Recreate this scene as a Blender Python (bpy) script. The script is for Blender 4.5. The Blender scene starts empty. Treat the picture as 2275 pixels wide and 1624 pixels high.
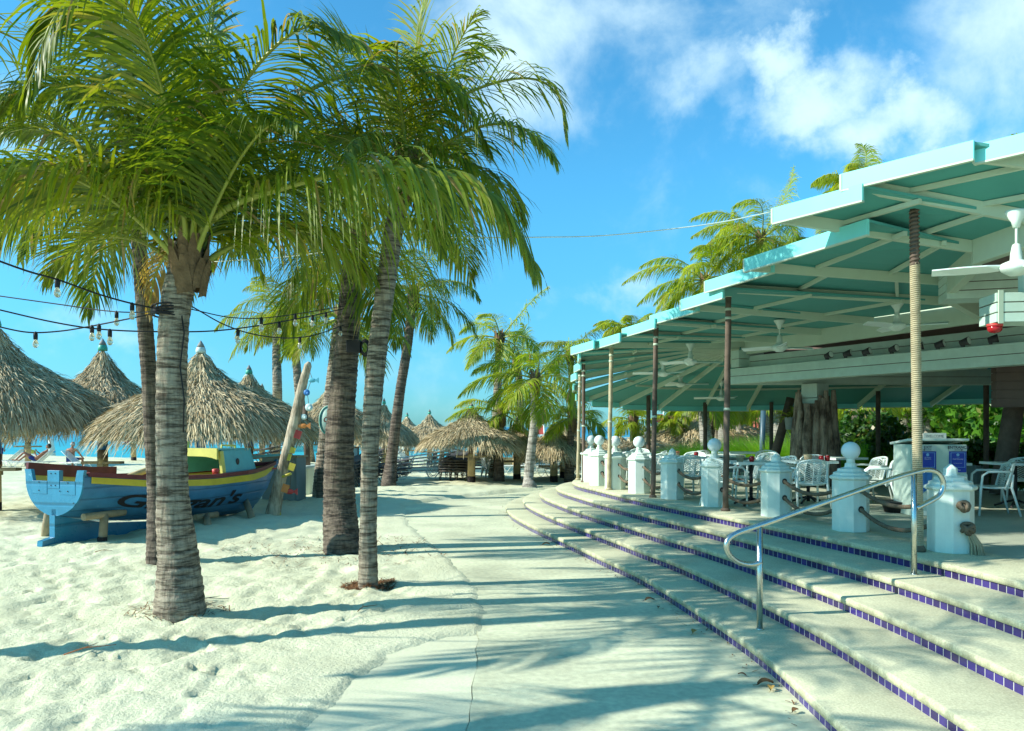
import bpy, bmesh, math, random
import numpy as np
from mathutils import Vector, Matrix, Euler
R = math.radians
C = bpy.context.scene.collection
SC = bpy.context.scene
rng = np.random.default_rng(7)
random.seed(7)

# ------------------------------------------------------------------ camera, sky, sun, exposure
F = 1750.0; HX = 1137.0; HY = 948.0          # pixel focal length / principal column / horizon row of the photo at 2274 px
cam = bpy.data.cameras.new("camera"); camo = bpy.data.objects.new("camera", cam); C.objects.link(camo)
camo.location = (0, 0, 2.0); camo.rotation_euler = (R(90), 0, 0)
cam.sensor_width = 36; cam.lens = 36 * F / 2274; cam.shift_y = 136 / 2274
cam.clip_start = 0.05; cam.clip_end = 9000
SC.camera = camo
SUN_EL = R(32); SUN_AZ = math.atan2(-math.sin(R(10)), -math.cos(R(10)))   # direction towards the sun, in plan
sun_dir = Vector((math.cos(SUN_EL) * math.cos(SUN_AZ), math.cos(SUN_EL) * math.sin(SUN_AZ), math.sin(SUN_EL)))
sl = bpy.data.lights.new("sun", 'SUN'); sl.energy = 4.6; sl.angle = R(0.53); sl.color = (1.0, 0.965, 0.88)
so = bpy.data.objects.new("sun", sl); C.objects.link(so); so.location = (-30, -10, 30)
so.rotation_euler = sun_dir.to_track_quat('Z', 'Y').to_euler()
SC.view_settings.view_transform = 'Standard'; SC.view_settings.look = 'None'
SC.view_settings.gamma = 1; SC.view_settings.exposure = 0.62
SC.cycles.max_bounces = 7; SC.cycles.diffuse_bounces = 3; SC.cycles.transparent_max_bounces = 6
SC.cycles.use_denoising = True
W = bpy.data.worlds.new("World"); SC.world = W; W.use_nodes = True
def build_world():
    nt = W.node_tree; nt.nodes.clear(); N = nt.nodes.new; L = nt.links.new
    out = N('ShaderNodeOutputWorld'); bg = N('ShaderNodeBackground'); bg.inputs[1].default_value = 0.145
    sky = N('ShaderNodeTexSky'); sky.sky_type = 'NISHITA'; sky.sun_disc = False
    sky.sun_elevation = SUN_EL
    sky.sun_rotation = math.atan2(sun_dir.x, sun_dir.y)
    sky.air_density = 1.0; sky.dust_density = 0.4; sky.ozone_density = 2.5
    tint = N('ShaderNodeMix'); tint.data_type = 'RGBA'; tint.blend_type = 'MULTIPLY'; tint.inputs[0].default_value = 1
    tint.inputs[7].default_value = SKY_TINT
    L(sky.outputs[0], tint.inputs[6])
    tc = N('ShaderNodeTexCoord')
    # clearer, deeper air low over the sea than the model sky gives
    sep = N('ShaderNodeSeparateXYZ'); L(tc.outputs['Generated'], sep.inputs[0])
    hr = N('ShaderNodeMapRange'); hr.interpolation_type = 'SMOOTHSTEP'; hr.inputs[1].default_value = 0.0; hr.inputs[2].default_value = 0.32; L(sep.outputs[2], hr.inputs[0])
    hm = N('ShaderNodeMix'); hm.data_type = 'RGBA'; L(hr.outputs[0], hm.inputs[0]); hm.inputs[6].default_value = SKY_LOW; hm.inputs[7].default_value = SKY_TINT
    L(hm.outputs[2], tint.inputs[7])
    # soft cloud banks: where they stand on the sky dome (direction, spread, density)
    wn = N('ShaderNodeTexNoise'); wn.inputs['Scale'].default_value = 9; wn.inputs['Detail'].default_value = 7; wn.inputs['Roughness'].default_value = .6; L(tc.outputs['Generated'], wn.inputs['Vector'])
    w1 = N('ShaderNodeVectorMath'); w1.operation = 'SUBTRACT'; w1.inputs[1].default_value = (.5, .5, .5); L(wn.outputs['Color'], w1.inputs[0])
    w2 = N('ShaderNodeVectorMath'); w2.operation = 'SCALE'; w2.inputs['Scale'].default_value = .16; L(w1.outputs[0], w2.inputs[0])
    w3 = N('ShaderNodeVectorMath'); w3.operation = 'ADD'; L(tc.outputs['Generated'], w3.inputs[0]); L(w2.outputs[0], w3.inputs[1])
    prev = None
    for (px, py, sx, sy, a) in CLOUDS:
        d = Vector(((px - HX) / F, 1, (HY - py) / F)).normalized()
        sub = N('ShaderNodeVectorMath'); sub.operation = 'SUBTRACT'; sub.inputs[1].default_value = d
        L(w3.outputs[0], sub.inputs[0])
        mul = N('ShaderNodeVectorMath'); mul.operation = 'MULTIPLY'
        mul.inputs[1].default_value = (F / sx, F / sx * 0.7, F / sy); L(sub.outputs[0], mul.inputs[0])
        ln = N('ShaderNodeVectorMath'); ln.operation = 'LENGTH'; L(mul.outputs[0], ln.inputs[0])
        mr = N('ShaderNodeMapRange'); mr.interpolation_type = 'SMOOTHSTEP'
        mr.inputs[1].default_value = 1.25; mr.inputs[2].default_value = 0.0; mr.inputs[3].default_value = 0; mr.inputs[4].default_value = a
        L(ln.outputs[1], mr.inputs[0])
        if prev is None: prev = mr.outputs[0]
        else:
            ad = N('ShaderNodeMath'); ad.operation = 'MAXIMUM'; L(prev, ad.inputs[0]); L(mr.outputs[0], ad.inputs[1]); prev = ad.outputs[0]
    def noise(scale, det, rough, dist=0.0):
        n = N('ShaderNodeTexNoise'); n.inputs['Scale'].default_value = scale; n.inputs['Detail'].default_value = det
        n.inputs['Roughness'].default_value = rough; n.inputs['Distortion'].default_value = dist
        L(tc.outputs['Generated'], n.inputs['Vector']); return n.outputs[0]
    n1 = noise(7.0, 12, 0.60, 0.25)
    nm = N('ShaderNodeMapRange'); nm.inputs[1].default_value = 0.30; nm.inputs[2].default_value = 0.70
    nm.inputs[3].default_value = -0.36; nm.inputs[4].default_value = 0.36; L(n1, nm.inputs[0])
    ad = N('ShaderNodeMath'); ad.operation = 'ADD'; L(prev, ad.inputs[0]); L(nm.outputs[0], ad.inputs[1])
    cl = N('ShaderNodeMapRange'); cl.interpolation_type = 'SMOOTHSTEP'; cl.inputs[1].default_value = 0.05; cl.inputs[2].default_value = 1.05
    cl.inputs[4].default_value = 0.86
    L(ad.outputs[0], cl.inputs[0])
    cmix = N('ShaderNodeMix'); cmix.data_type = 'RGBA'; L(cl.outputs[0], cmix.inputs[0])
    L(tint.outputs[2], cmix.inputs[6]); cmix.inputs[7].default_value = CLOUD_COL
    L(cmix.outputs[2], bg.inputs[0]); L(bg.outputs[0], out.inputs[0])
SKY_LOW = (0.22, 0.60, 0.86, 1)
SKY_TINT = (0.34, 0.98, 1.12, 1)
CLOUD_COL = (4.0, 5.3, 5.7, 1)
CLOUDS = [(1745, 125, 120, 90, 1.2), (1810, 215, 180, 110, 1.15), (1960, 275, 180, 95, 1.05), (1580, 190, 180, 110, 0.62), (1430, 120, 200, 140, 0.5),
          (1230, 50, 400, 230, 0.70), (1150, 220, 240, 190, 0.50), (1650, 10, 380, 90, 0.25), (2290, 60, 330, 190, 0.60), (2120, 350, 220, 90, 0.5), (1420, 675, 90, 70, 0.5),
          (2050, 700, 120, 60, 0.4), (230, 720, 260, 50, 0.32), (-400, 200, 500, 160, 0.5), (2900, 300, 500, 260, 0.6)]
build_world()

def P(x, y, Y):                                # photo pixel (2274 wide) at distance Y -> world
    return Vector(((x - HX) * Y / F, Y, 2.0 + (HY - y) * Y / F))
def G(x, y, z=0.0):                            # photo pixel on a level plane z -> world
    Y = F * (2.0 - z) / (y - HY)
    return Vector(((x - HX) * Y / F, Y, z))

# ------------------------------------------------------------------ materials
MATS = {}
def mat(name, col, rough=0.6, spec=0.4, metal=0.0, var=None, bump=None, col2=None, coat=0, fine=None, streak=None, seams=None):
    m = bpy.data.materials.new(name); m.use_nodes = True; nt = m.node_tree; b = nt.nodes['Principled BSDF']
    N = nt.nodes.new; L = nt.links.new
    c4 = (*col, 1); b.inputs['Base Color'].default_value = c4
    b.inputs['Roughness'].default_value = rough; b.inputs['Specular IOR Level'].default_value = spec
    b.inputs['Metallic'].default_value = metal; b.inputs['Coat Weight'].default_value = coat
    tc = N('ShaderNodeTexCoord')
    last = None
    if var:
        n = N('ShaderNodeTexNoise'); n.inputs['Scale'].default_value = var[0]; n.inputs['Detail'].default_value = 6
        n.inputs['Roughness'].default_value = 0.62
        L(tc.outputs['Object'], n.inputs['Vector'])
        mr = N('ShaderNodeMapRange'); mr.inputs[1].default_value = 0.32; mr.inputs[2].default_value = 0.68; L(n.outputs[0], mr.inputs[0])
        mx = N('ShaderNodeMix'); mx.data_type = 'RGBA'; L(mr.outputs[0], mx.inputs[0])
        d = col2 if col2 else tuple(max(0, c * (1 - var[1])) for c in col)
        mx.inputs[6].default_value = (*d, 1); mx.inputs[7].default_value = (*(c4[:3] if col2 else tuple(min(1, c * (1 + var[1] * .5)) for c in col)), 1)
        last = mx.outputs[2]
        rr = N('ShaderNodeMapRange'); rr.inputs[3].default_value = max(0, rough - .08); rr.inputs[4].default_value = min(1, rough + .12)
        L(n.outputs[0], rr.inputs[0]); L(rr.outputs[0], b.inputs['Roughness'])
    if fine:
        n = N('ShaderNodeTexNoise'); n.inputs['Scale'].default_value = fine[0]; n.inputs['Detail'].default_value = 3
        L(tc.outputs['Object'], n.inputs['Vector'])
        mr = N('ShaderNodeMapRange'); mr.inputs[1].default_value = .3; mr.inputs[2].default_value = .7
        mr.inputs[3].default_value = 1 - fine[1]; mr.inputs[4].default_value = 1 + fine[1] * .6; L(n.outputs[0], mr.inputs[0])
        mu = N('ShaderNodeMix'); mu.data_type = 'RGBA'; mu.blend_type = 'MULTIPLY'; mu.inputs[0].default_value = 1
        if last is None: mu.inputs[6].default_value = c4
        else: L(last, mu.inputs[6])
        L(mr.outputs[0], mu.inputs[7]); last = mu.outputs[2]
    if streak:      # stains running down upright faces
        mp = N('ShaderNodeMapping'); mp.inputs['Scale'].default_value = (streak[0], streak[0], .6); L(tc.outputs['Object'], mp.inputs[0])
        n = N('ShaderNodeTexNoise'); n.inputs['Scale'].default_value = 1; n.inputs['Detail'].default_value = 4; L(mp.outputs[0], n.inputs['Vector'])
        mr = N('ShaderNodeMapRange'); mr.inputs[1].default_value = .42; mr.inputs[2].default_value = .62; mr.inputs[3].default_value = 1; mr.inputs[4].default_value = 1 - streak[1]; L(n.outputs[0], mr.inputs[0])
        ge = N('ShaderNodeNewGeometry'); sx = N('ShaderNodeSeparateXYZ'); L(ge.outputs['True Normal'], sx.inputs[0])
        up = N('ShaderNodeMapRange'); up.inputs[1].default_value = .9; up.inputs[2].default_value = .3; L(sx.outputs[2], up.inputs[0])
        k = N('ShaderNodeMix'); k.data_type = 'RGBA'; k.blend_type = 'MULTIPLY'; L(up.outputs[0], k.inputs[0]); L(last, k.inputs[6]); L(mr.outputs[0], k.inputs[7]); last = k.outputs[2]
    if last is not None: L(last, b.inputs['Base Color'])
    if seams:       # plank seams and flaked paint
        wv = N('ShaderNodeTexWave'); wv.bands_direction = 'Z'; wv.inputs['Scale'].default_value = seams[0]; wv.inputs['Distortion'].default_value = .6; wv.inputs['Detail'].default_value = 1; L(tc.outputs['Object'], wv.inputs['Vector'])
        sm = N('ShaderNodeMapRange'); sm.inputs[1].default_value = .0; sm.inputs[2].default_value = .10; L(wv.outputs[0], sm.inputs[0])
        nz = N('ShaderNodeTexNoise'); nz.inputs['Scale'].default_value = 7; nz.inputs['Detail'].default_value = 10; nz.inputs['Roughness'].default_value = .75; L(tc.outputs['Object'], nz.inputs['Vector'])
        fl = N('ShaderNodeMapRange'); fl.inputs[1].default_value = .635; fl.inputs[2].default_value = .66; L(nz.outputs[0], fl.inputs[0])
        k = N('ShaderNodeMix'); k.data_type = 'RGBA'; k.blend_type = 'MULTIPLY'; k.inputs[0].default_value = .32; L(last, k.inputs[6]); L(sm.outputs[0], k.inputs[7])
        k2 = N('ShaderNodeMix'); k2.data_type = 'RGBA'; L(fl.outputs[0], k2.inputs[0]); L(k.outputs[2], k2.inputs[6]); k2.inputs[7].default_value = (*seams[1], 1); L(k2.outputs[2], b.inputs['Base Color'])
        bq = N('ShaderNodeBump'); bq.inputs['Strength'].default_value = .5; bq.inputs['Distance'].default_value = .012; L(sm.outputs[0], bq.inputs['Height']); L(bq.outputs[0], b.inputs['Normal']); bump = None
    if bump:
        n = N('ShaderNodeTexNoise'); n.inputs['Scale'].default_value = bump[0]; n.inputs['Detail'].default_value = 5
        L(tc.outputs['Object'], n.inputs['Vector'])
        bp = N('ShaderNodeBump'); bp.inputs['Strength'].default_value = bump[1]; bp.inputs['Distance'].default_value = bump[2] if len(bump) > 2 else 0.02
        L(n.outputs[0], bp.inputs['Height']); L(bp.outputs[0], b.inputs['Normal'])
    MATS[name] = m; return m

def leaf_mat(name, ca, cb, dry=(0.30, 0.22, 0.09), trans=0.36, rough=0.38):
    """leaf: colour runs between two greens by the leaflet's own random value; thin, lets light through"""
    m = bpy.data.materials.new(name); m.use_nodes = True; nt = m.node_tree; nt.nodes.clear(); N = nt.nodes.new; L = nt.links.new
    out = N('ShaderNodeOutputMaterial'); b = N('ShaderNodeBsdfPrincipled'); tr = N('ShaderNodeBsdfTranslucent'); mix = N('ShaderNodeMixShader')
    at = N('ShaderNodeAttribute'); at.attribute_name = 'rnd'
    cr = N('ShaderNodeValToRGB'); e = cr.color_ramp.elements
    e[0].position = 0; e[0].color = (*ca, 1); e[1].position = 0.9; e[1].color = (*cb, 1)
    x = cr.color_ramp.elements.new(0.97); x.color = (*dry, 1)
    L(at.outputs['Fac'], cr.inputs[0]); L(cr.outputs[0], b.inputs['Base Color'])
    b.inputs['Roughness'].default_value = rough; b.inputs['Specular IOR Level'].default_value = 0.45
    g = N('ShaderNodeMix'); g.data_type = 'RGBA'; g.blend_type = 'MULTIPLY'; g.inputs[0].default_value = 1
    g.inputs[7].default_value = (1.9, 1.75, 0.55, 1); L(cr.outputs[0], g.inputs[6]); L(g.outputs[2], tr.inputs[0])
    mix.inputs[0].default_value = trans; L(b.outputs[0], mix.inputs[1]); L(tr.outputs[0], mix.inputs[2]); L(mix.outputs[0], out.inputs[0])
    MATS[name] = m; return m

# ------------------------------------------------------------------ object helpers
def tag(o, label=None, cat=None, group=None, kind=None):
    if label: o['label'] = label
    if cat: o['category'] = cat
    if group: o['group'] = group
    if kind: o['kind'] = kind
    return o
def empty(name, loc=(0, 0, 0), rz=0.0, label=None, cat=None, group=None, kind=None):
    o = bpy.data.objects.new(name, None); C.objects.link(o); o.location = loc; o.rotation_euler = (0, 0, rz)
    o.empty_display_size = 0.1
    return tag(o, label, cat, group, kind)
def nmesh(name, V, Fq, m, parent=None, smooth=False, rnd=None, uv=None):
    """numpy mesh: V (n,3), Fq (k,4) or (k,3)"""
    V = np.asarray(V, dtype=np.float32); Fq = np.asarray(Fq, dtype=np.int32)
    me = bpy.data.meshes.new(name); k, w = Fq.shape
    me.vertices.add(len(V)); me.vertices.foreach_set('co', V.ravel())
    me.loops.add(k * w); me.loops.foreach_set('vertex_index', Fq.ravel())
    me.polygons.add(k); me.polygons.foreach_set('loop_start', np.arange(0, k * w, w, dtype=np.int32))
    me.polygons.foreach_set('loop_total', np.full(k, w, dtype=np.int32))
    if smooth: me.polygons.foreach_set('use_smooth', np.ones(k, dtype=bool))
    if uv is not None:
        l = me.uv_layers.new(name='UVMap'); l.data.foreach_set('uv', np.asarray(uv, dtype=np.float32)[Fq.ravel()].ravel())
    me.update(calc_edges=True)
    if rnd is not None:
        a = me.attributes.new('rnd', 'FLOAT', 'POINT'); a.data.foreach_set('value', np.asarray(rnd, dtype=np.float32))
    me.materials.append(m); o = bpy.data.objects.new(name, me); C.objects.link(o)
    if parent: o.parent = parent
    return o
class MB:
    """collects plain shapes and links them as ONE mesh"""
    def __init__(s): s.v = []; s.f = []; s.sm = []
    def add(s, vs, fs, sm=False):
        n = len(s.v); s.v.extend([tuple(q) for q in vs]); s.f.extend([tuple(i + n for i in q) for q in fs]); s.sm.extend([sm] * len(fs)); return s
    def box(s, c, size, rz=0.0, M=None, taper=1.0):
        hx, hy, hz = size[0] / 2, size[1] / 2, size[2] / 2
        vs = []
        for z in (-1, 1):
            t = taper if z > 0 else 1.0
            for x, y in ((-1, -1), (1, -1), (1, 1), (-1, 1)): vs.append(Vector((x * hx * t, y * hy * t, z * hz)))
        rot = M if M is not None else Matrix.Rotation(rz, 3, 'Z')
        vs = [rot @ q + Vector(c) for q in vs]
        return s.add(vs, [(3, 2, 1, 0), (4, 5, 6, 7), (0, 1, 5, 4), (1, 2, 6, 5), (2, 3, 7, 6), (3, 0, 4, 7)])
    def beam(s, a, b, w, h, up=(0, 0, 1), drop=0.0):
        a = Vector(a); b = Vector(b); d = (b - a); L = d.length; d.normalize(); u = Vector(up)
        sd = d.cross(u); sd.normalize(); u = sd.cross(d)
        vs = []
        for q in (a, b):
            for i, j in ((-1, -1), (1, -1), (1, 1), (-1, 1)): vs.append(q + sd * i * w / 2 + u * (j * h / 2 + drop))
        return s.add(vs, [(0, 1, 2, 3), (7, 6, 5, 4), (0, 4, 5, 1), (1, 5, 6, 2), (2, 6, 7, 3), (3, 7, 4, 0)])
    def tube(s, pts, r, n=8, cap=True, sm=True):
        pts = [Vector(q) for q in pts]; k = len(pts)
        rr = r if isinstance(r, (list, tuple)) else [r] * k
        vs = []; ref = None
        for i, q in enumerate(pts):
            t = (pts[min(i + 1, k - 1)] - pts[max(i - 1, 0)]); t.normalize()
            if ref is None:
                ref = Vector((0, 0, 1)) if abs(t.z) < .9 else Vector((1, 0, 0))
            ref = ref - t * ref.dot(t); ref.normalize(); b = t.cross(ref)
            for j in range(n):
                a = 2 * math.pi * j / n; vs.append(q + (ref * math.cos(a) + b * math.sin(a)) * rr[i])
        fs = [(i * n + j, i * n + (j + 1) % n, (i + 1) * n + (j + 1) % n, (i + 1) * n + j) for i in range(k - 1) for j in range(n)]
        s.add(vs, fs, sm)
        if cap: 
            s.add(vs[:n], [tuple(range(n - 1, -1, -1))]); s.add(vs[-n:], [tuple(range(n))])
        return s
    def lathe(s, prof, c=(0, 0, 0), n=16, sm=True, a0=0.0):
        c = Vector(c); vs = []
        for (r, z) in prof:
            for j in range(n):
                a = 2 * math.pi * j / n + a0; vs.append(c + Vector((r * math.cos(a), r * math.sin(a), z)))
        k = len(prof)
        fs = [(i * n + j, i * n + (j + 1) % n, (i + 1) * n + (j + 1) % n, (i + 1) * n + j) for i in range(k - 1) for j in range(n)]
        s.add(vs, fs, sm)
        if prof[0][0] > 1e-4: s.add(vs[:n], [tuple(range(n - 1, -1, -1))])
        if prof[-1][0] > 1e-4: s.add(vs[-n:], [tuple(range(n))])
        return s
    def sphere(s, c, r, n=14, m=9, sc=(1, 1, 1)):
        vs = []
        for i in range(m + 1):
            th = math.pi * i / m
            for j in range(n):
                a = 2 * math.pi * j / n
                vs.append((c[0] + r * sc[0] * math.sin(th) * math.cos(a), c[1] + r * sc[1] * math.sin(th) * math.sin(a), c[2] + r * sc[2] * math.cos(th)))
        fs = [(i * n + j, (i + 1) * n + j, (i + 1) * n + (j + 1) % n, i * n + (j + 1) % n) for i in range(m) for j in range(n)]
        return s.add(vs, fs, True)
    def poly(s, pts, th=0.0):
        """flat polygon (list of 3d points), optionally thickened downwards"""
        n = len(pts); pts = [Vector(q) for q in pts]
        if th == 0: return s.add(pts, [tuple(range(n))])
        lo = [q - Vector((0, 0, th)) for q in pts]
        return s.add(pts + lo, [tuple(range(n)), tuple(range(2 * n - 1, n - 1, -1))] + [(i, n + i, n + (i + 1) % n, (i + 1) % n) for i in range(n)])
    def build(s, name, m, parent=None, bevel=0.0, loc=None, fix=True):
        me = bpy.data.meshes.new(name); me.from_pydata(s.v, [], s.f)
        me.polygons.foreach_set('use_smooth', s.sm); 
        if fix:
            bm = bmesh.new(); bm.from_mesh(me); bmesh.ops.remove_doubles(bm, verts=bm.verts, dist=1e-5)
            bmesh.ops.recalc_face_normals(bm, faces=bm.faces); bm.to_mesh(me); bm.free()
        me.update(); me.materials.append(m)
        o = bpy.data.objects.new(name, me); C.objects.link(o)
        if loc is not None: o.location = loc
        if parent: o.parent = parent
        if bevel:
            b = o.modifiers.new('bevel', 'BEVEL'); b.width = bevel; b.segments = 2; b.limit_method = 'ANGLE'; b.angle_limit = R(35)
        return o
def copy_tree(o, parent=None, kids=None):
    kids = kids or {}
    c = o.copy(); C.objects.link(c)
    if parent: c.parent = parent
    for ch in o.children: copy_tree(ch, c)
    return c
def catmull(pts, n):
    """n points spread evenly along a Catmull-Rom curve through pts"""
    p = np.array([list(q) for q in pts], dtype=float); k = len(p)
    q = np.vstack([2 * p[0] - p[1], p, 2 * p[-1] - p[-2]]); out = []
    for i in range(k - 1):
        a, b, c, d = q[i], q[i + 1], q[i + 2], q[i + 3]
        for t in np.linspace(0, 1, 12, endpoint=False):
            out.append(0.5 * ((2 * b) + (-a + c) * t + (2 * a - 5 * b + 4 * c - d) * t * t + (-a + 3 * b - 3 * c + d) * t ** 3))
    out.append(p[-1]); out = np.array(out)
    s = np.concatenate([[0], np.cumsum(np.linalg.norm(np.diff(out, axis=0), axis=1))])
    u = np.linspace(0, s[-1], n)
    return np.stack([np.interp(u, s, out[:, i]) for i in range(out.shape[1])], axis=1)
_cache = {}
def text_mesh(txt, size, shear=0.0, offset=0.0, cuts=0):
    cu = bpy.data.curves.new('txt', 'FONT'); cu.body = txt; cu.size = size; cu.shear = shear; cu.offset = offset
    cu.align_x = 'CENTER'; cu.align_y = 'CENTER'; cu.resolution_u = 4
    o = bpy.data.objects.new('txt', cu); C.objects.link(o)
    dg = bpy.context.evaluated_depsgraph_get(); dg.update()
    me = bpy.data.meshes.new_from_object(o.evaluated_get(dg)); bpy.data.objects.remove(o)
    if cuts:
        bm = bmesh.new(); bm.from_mesh(me)
        bmesh.ops.triangulate(bm, faces=bm.faces)
        for _ in range(cuts):
            es = [e for e in bm.edges if e.calc_length() > size * 0.12]
            if es: bmesh.ops.subdivide_edges(bm, edges=es, cuts=1); bmesh.ops.triangulate(bm, faces=bm.faces)
        bm.to_mesh(me); bm.free()
    return me
def flat_text(name, txt, size, m, parent, loc, rot, **kw):
    me = text_mesh(txt, size, **kw); me.materials.clear(); me.materials.append(m)
    o = bpy.data.objects.new(name, me); C.objects.link(o); o.parent = parent; o.location = loc; o.rotation_euler = rot
    return o
def vnoise(x, y, seed=0):
    r = np.random.default_rng(seed).random((256, 256))
    xi = np.floor(x).astype(int); yi = np.floor(y).astype(int); fx = x - xi; fy = y - yi
    fx = fx * fx * (3 - 2 * fx); fy = fy * fy * (3 - 2 * fy)
    a = r[xi % 256, yi % 256]; b = r[(xi + 1) % 256, yi % 256]; c = r[xi % 256, (yi + 1) % 256]; d = r[(xi + 1) % 256, (yi + 1) % 256]
    return (a * (1 - fx) + b * fx) * (1 - fy) + (c * (1 - fx) + d * fx) * fy
def fbm(x, y, oct=4, seed=0):
    s = 0; a = 1; t = 0
    for i in range(oct): s = s + a * vnoise(x * 2 ** i, y * 2 ** i, seed + i); t += a; a *= .5
    return s / t
def sstep(a, b, x):
    t = np.clip((x - a) / (b - a), 0, 1); return t * t * (3 - 2 * t)
# ------------------------------------------------------------------ palette
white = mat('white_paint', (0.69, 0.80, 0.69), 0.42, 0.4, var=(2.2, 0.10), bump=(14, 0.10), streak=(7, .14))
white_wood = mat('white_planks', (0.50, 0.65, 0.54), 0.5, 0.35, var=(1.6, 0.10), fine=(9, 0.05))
plastic = mat('white_plastic', (0.74, 0.85, 0.77), 0.33, 0.45, var=(3, 0.05))
teal_fascia = mat('turquoise_fascia', (0.22, 0.72, 0.66), 0.4, 0.4, var=(1.2, 0.07))
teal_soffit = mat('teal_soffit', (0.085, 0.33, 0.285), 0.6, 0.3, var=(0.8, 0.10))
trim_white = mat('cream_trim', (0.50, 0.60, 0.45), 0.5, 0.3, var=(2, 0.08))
brown_soffit = mat('brown_soffit', (0.16, 0.12, 0.10), 0.7, 0.2, var=(1.5, 0.2))
metal = mat('brushed_steel', (0.62, 0.64, 0.58), 0.24, 0.5, 1.0, var=(6, 0.12), fine=(40, .05))
rust_post = mat('weathered_brown_post', (0.15, 0.11, 0.08), 0.75, 0.25, var=(5, 0.35), bump=(22, 0.3))
rope_m = mat('rope_fibre', (0.17, 0.135, 0.09), 0.9, 0.1, var=(14, 0.35), bump=(60, 0.5, 0.01))
sisal = mat('sisal_winding', (0.46, 0.40, 0.25), 0.9, 0.1, var=(9, 0.25), bump=(50, 0.4, 0.01))
black = mat('black_rubber', (0.02, 0.02, 0.022), 0.6, 0.3, var=(5, .3))
dark_m = mat('dark_iron', (0.035, 0.035, 0.035), 0.55, 0.4, var=(6, .3))
pole_wood = mat('pale_pole_wood', (0.55, 0.42, 0.22), 0.75, 0.2, var=(4, 0.25), bump=(18, .25))
plank_wood = mat('weathered_plank', (0.36, 0.29, 0.18), 0.8, 0.2, var=(6, 0.3), bump=(20, .3))
pole_blue = mat('blue_pole_paint', (0.03, 0.17, 0.42), 0.5, 0.35, var=(5, 0.2))
tar = mat('tar_band', (0.035, 0.03, 0.028), 0.75, 0.2, var=(8, 0.3))
cap_green = mat('green_cap', (0.05, 0.38, 0.26), 0.45, 0.4, var=(6, 0.15))
cap_white = mat('pale_cap', (0.55, 0.68, 0.64), 0.5, 0.4, var=(6, 0.15))
cap_grey = mat('grey_peak', (0.25, 0.25, 0.22), 0.7, 0.3, var=(6, 0.2))
husk = mat('palm_husk', (0.20, 0.13, 0.07), 0.9, 0.1, var=(8, 0.4), bump=(25, .6, .03))
petiole_m = mat('palm_petiole', (0.30, 0.33, 0.05), 0.45, 0.4, var=(5, 0.2))
skin = mat('tanned_skin', (0.30, 0.13, 0.075), 0.5, 0.35, var=(8, 0.12))
hair = mat('dark_hair', (0.02, 0.014, 0.01), 0.6, 0.3)
hair_grey = mat('grey_hair', (0.42, 0.38, 0.33), 0.6, 0.3)
navy = mat('navy_cloth', (0.03, 0.05, 0.20), 0.85, 0.1, var=(8, .2))
red_glass = mat('red_candle_glass', (0.34, 0.010, 0.012), 0.15, 0.5)
red_paint = mat('red_paint', (0.55, 0.06, 0.05), 0.45, 0.4, var=(6, .2))
blue_paint = mat('blue_paint', (0.04, 0.20, 0.50), 0.45, 0.4, var=(6, .15))
cyan_paint = mat('light_blue_paint', (0.12, 0.48, 0.60), 0.45, 0.4, var=(6, .15))
yellow_paint = mat('yellow_paint', (0.62, 0.50, 0.06), 0.45, 0.4, var=(6, .15))
orange_paint = mat('orange_paint', (0.70, 0.25, 0.06), 0.45, 0.4, var=(6, .15))
ink = mat('dark_ink', (0.05, 0.06, 0.07), 0.6, 0.2)
letter_white = mat('number_paint', (0.72, 0.75, 0.62), 0.6, 0.2)
terracotta = mat('terracotta_pot', (0.45, 0.20, 0.10), 0.7, 0.2, var=(6, .2))

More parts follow.
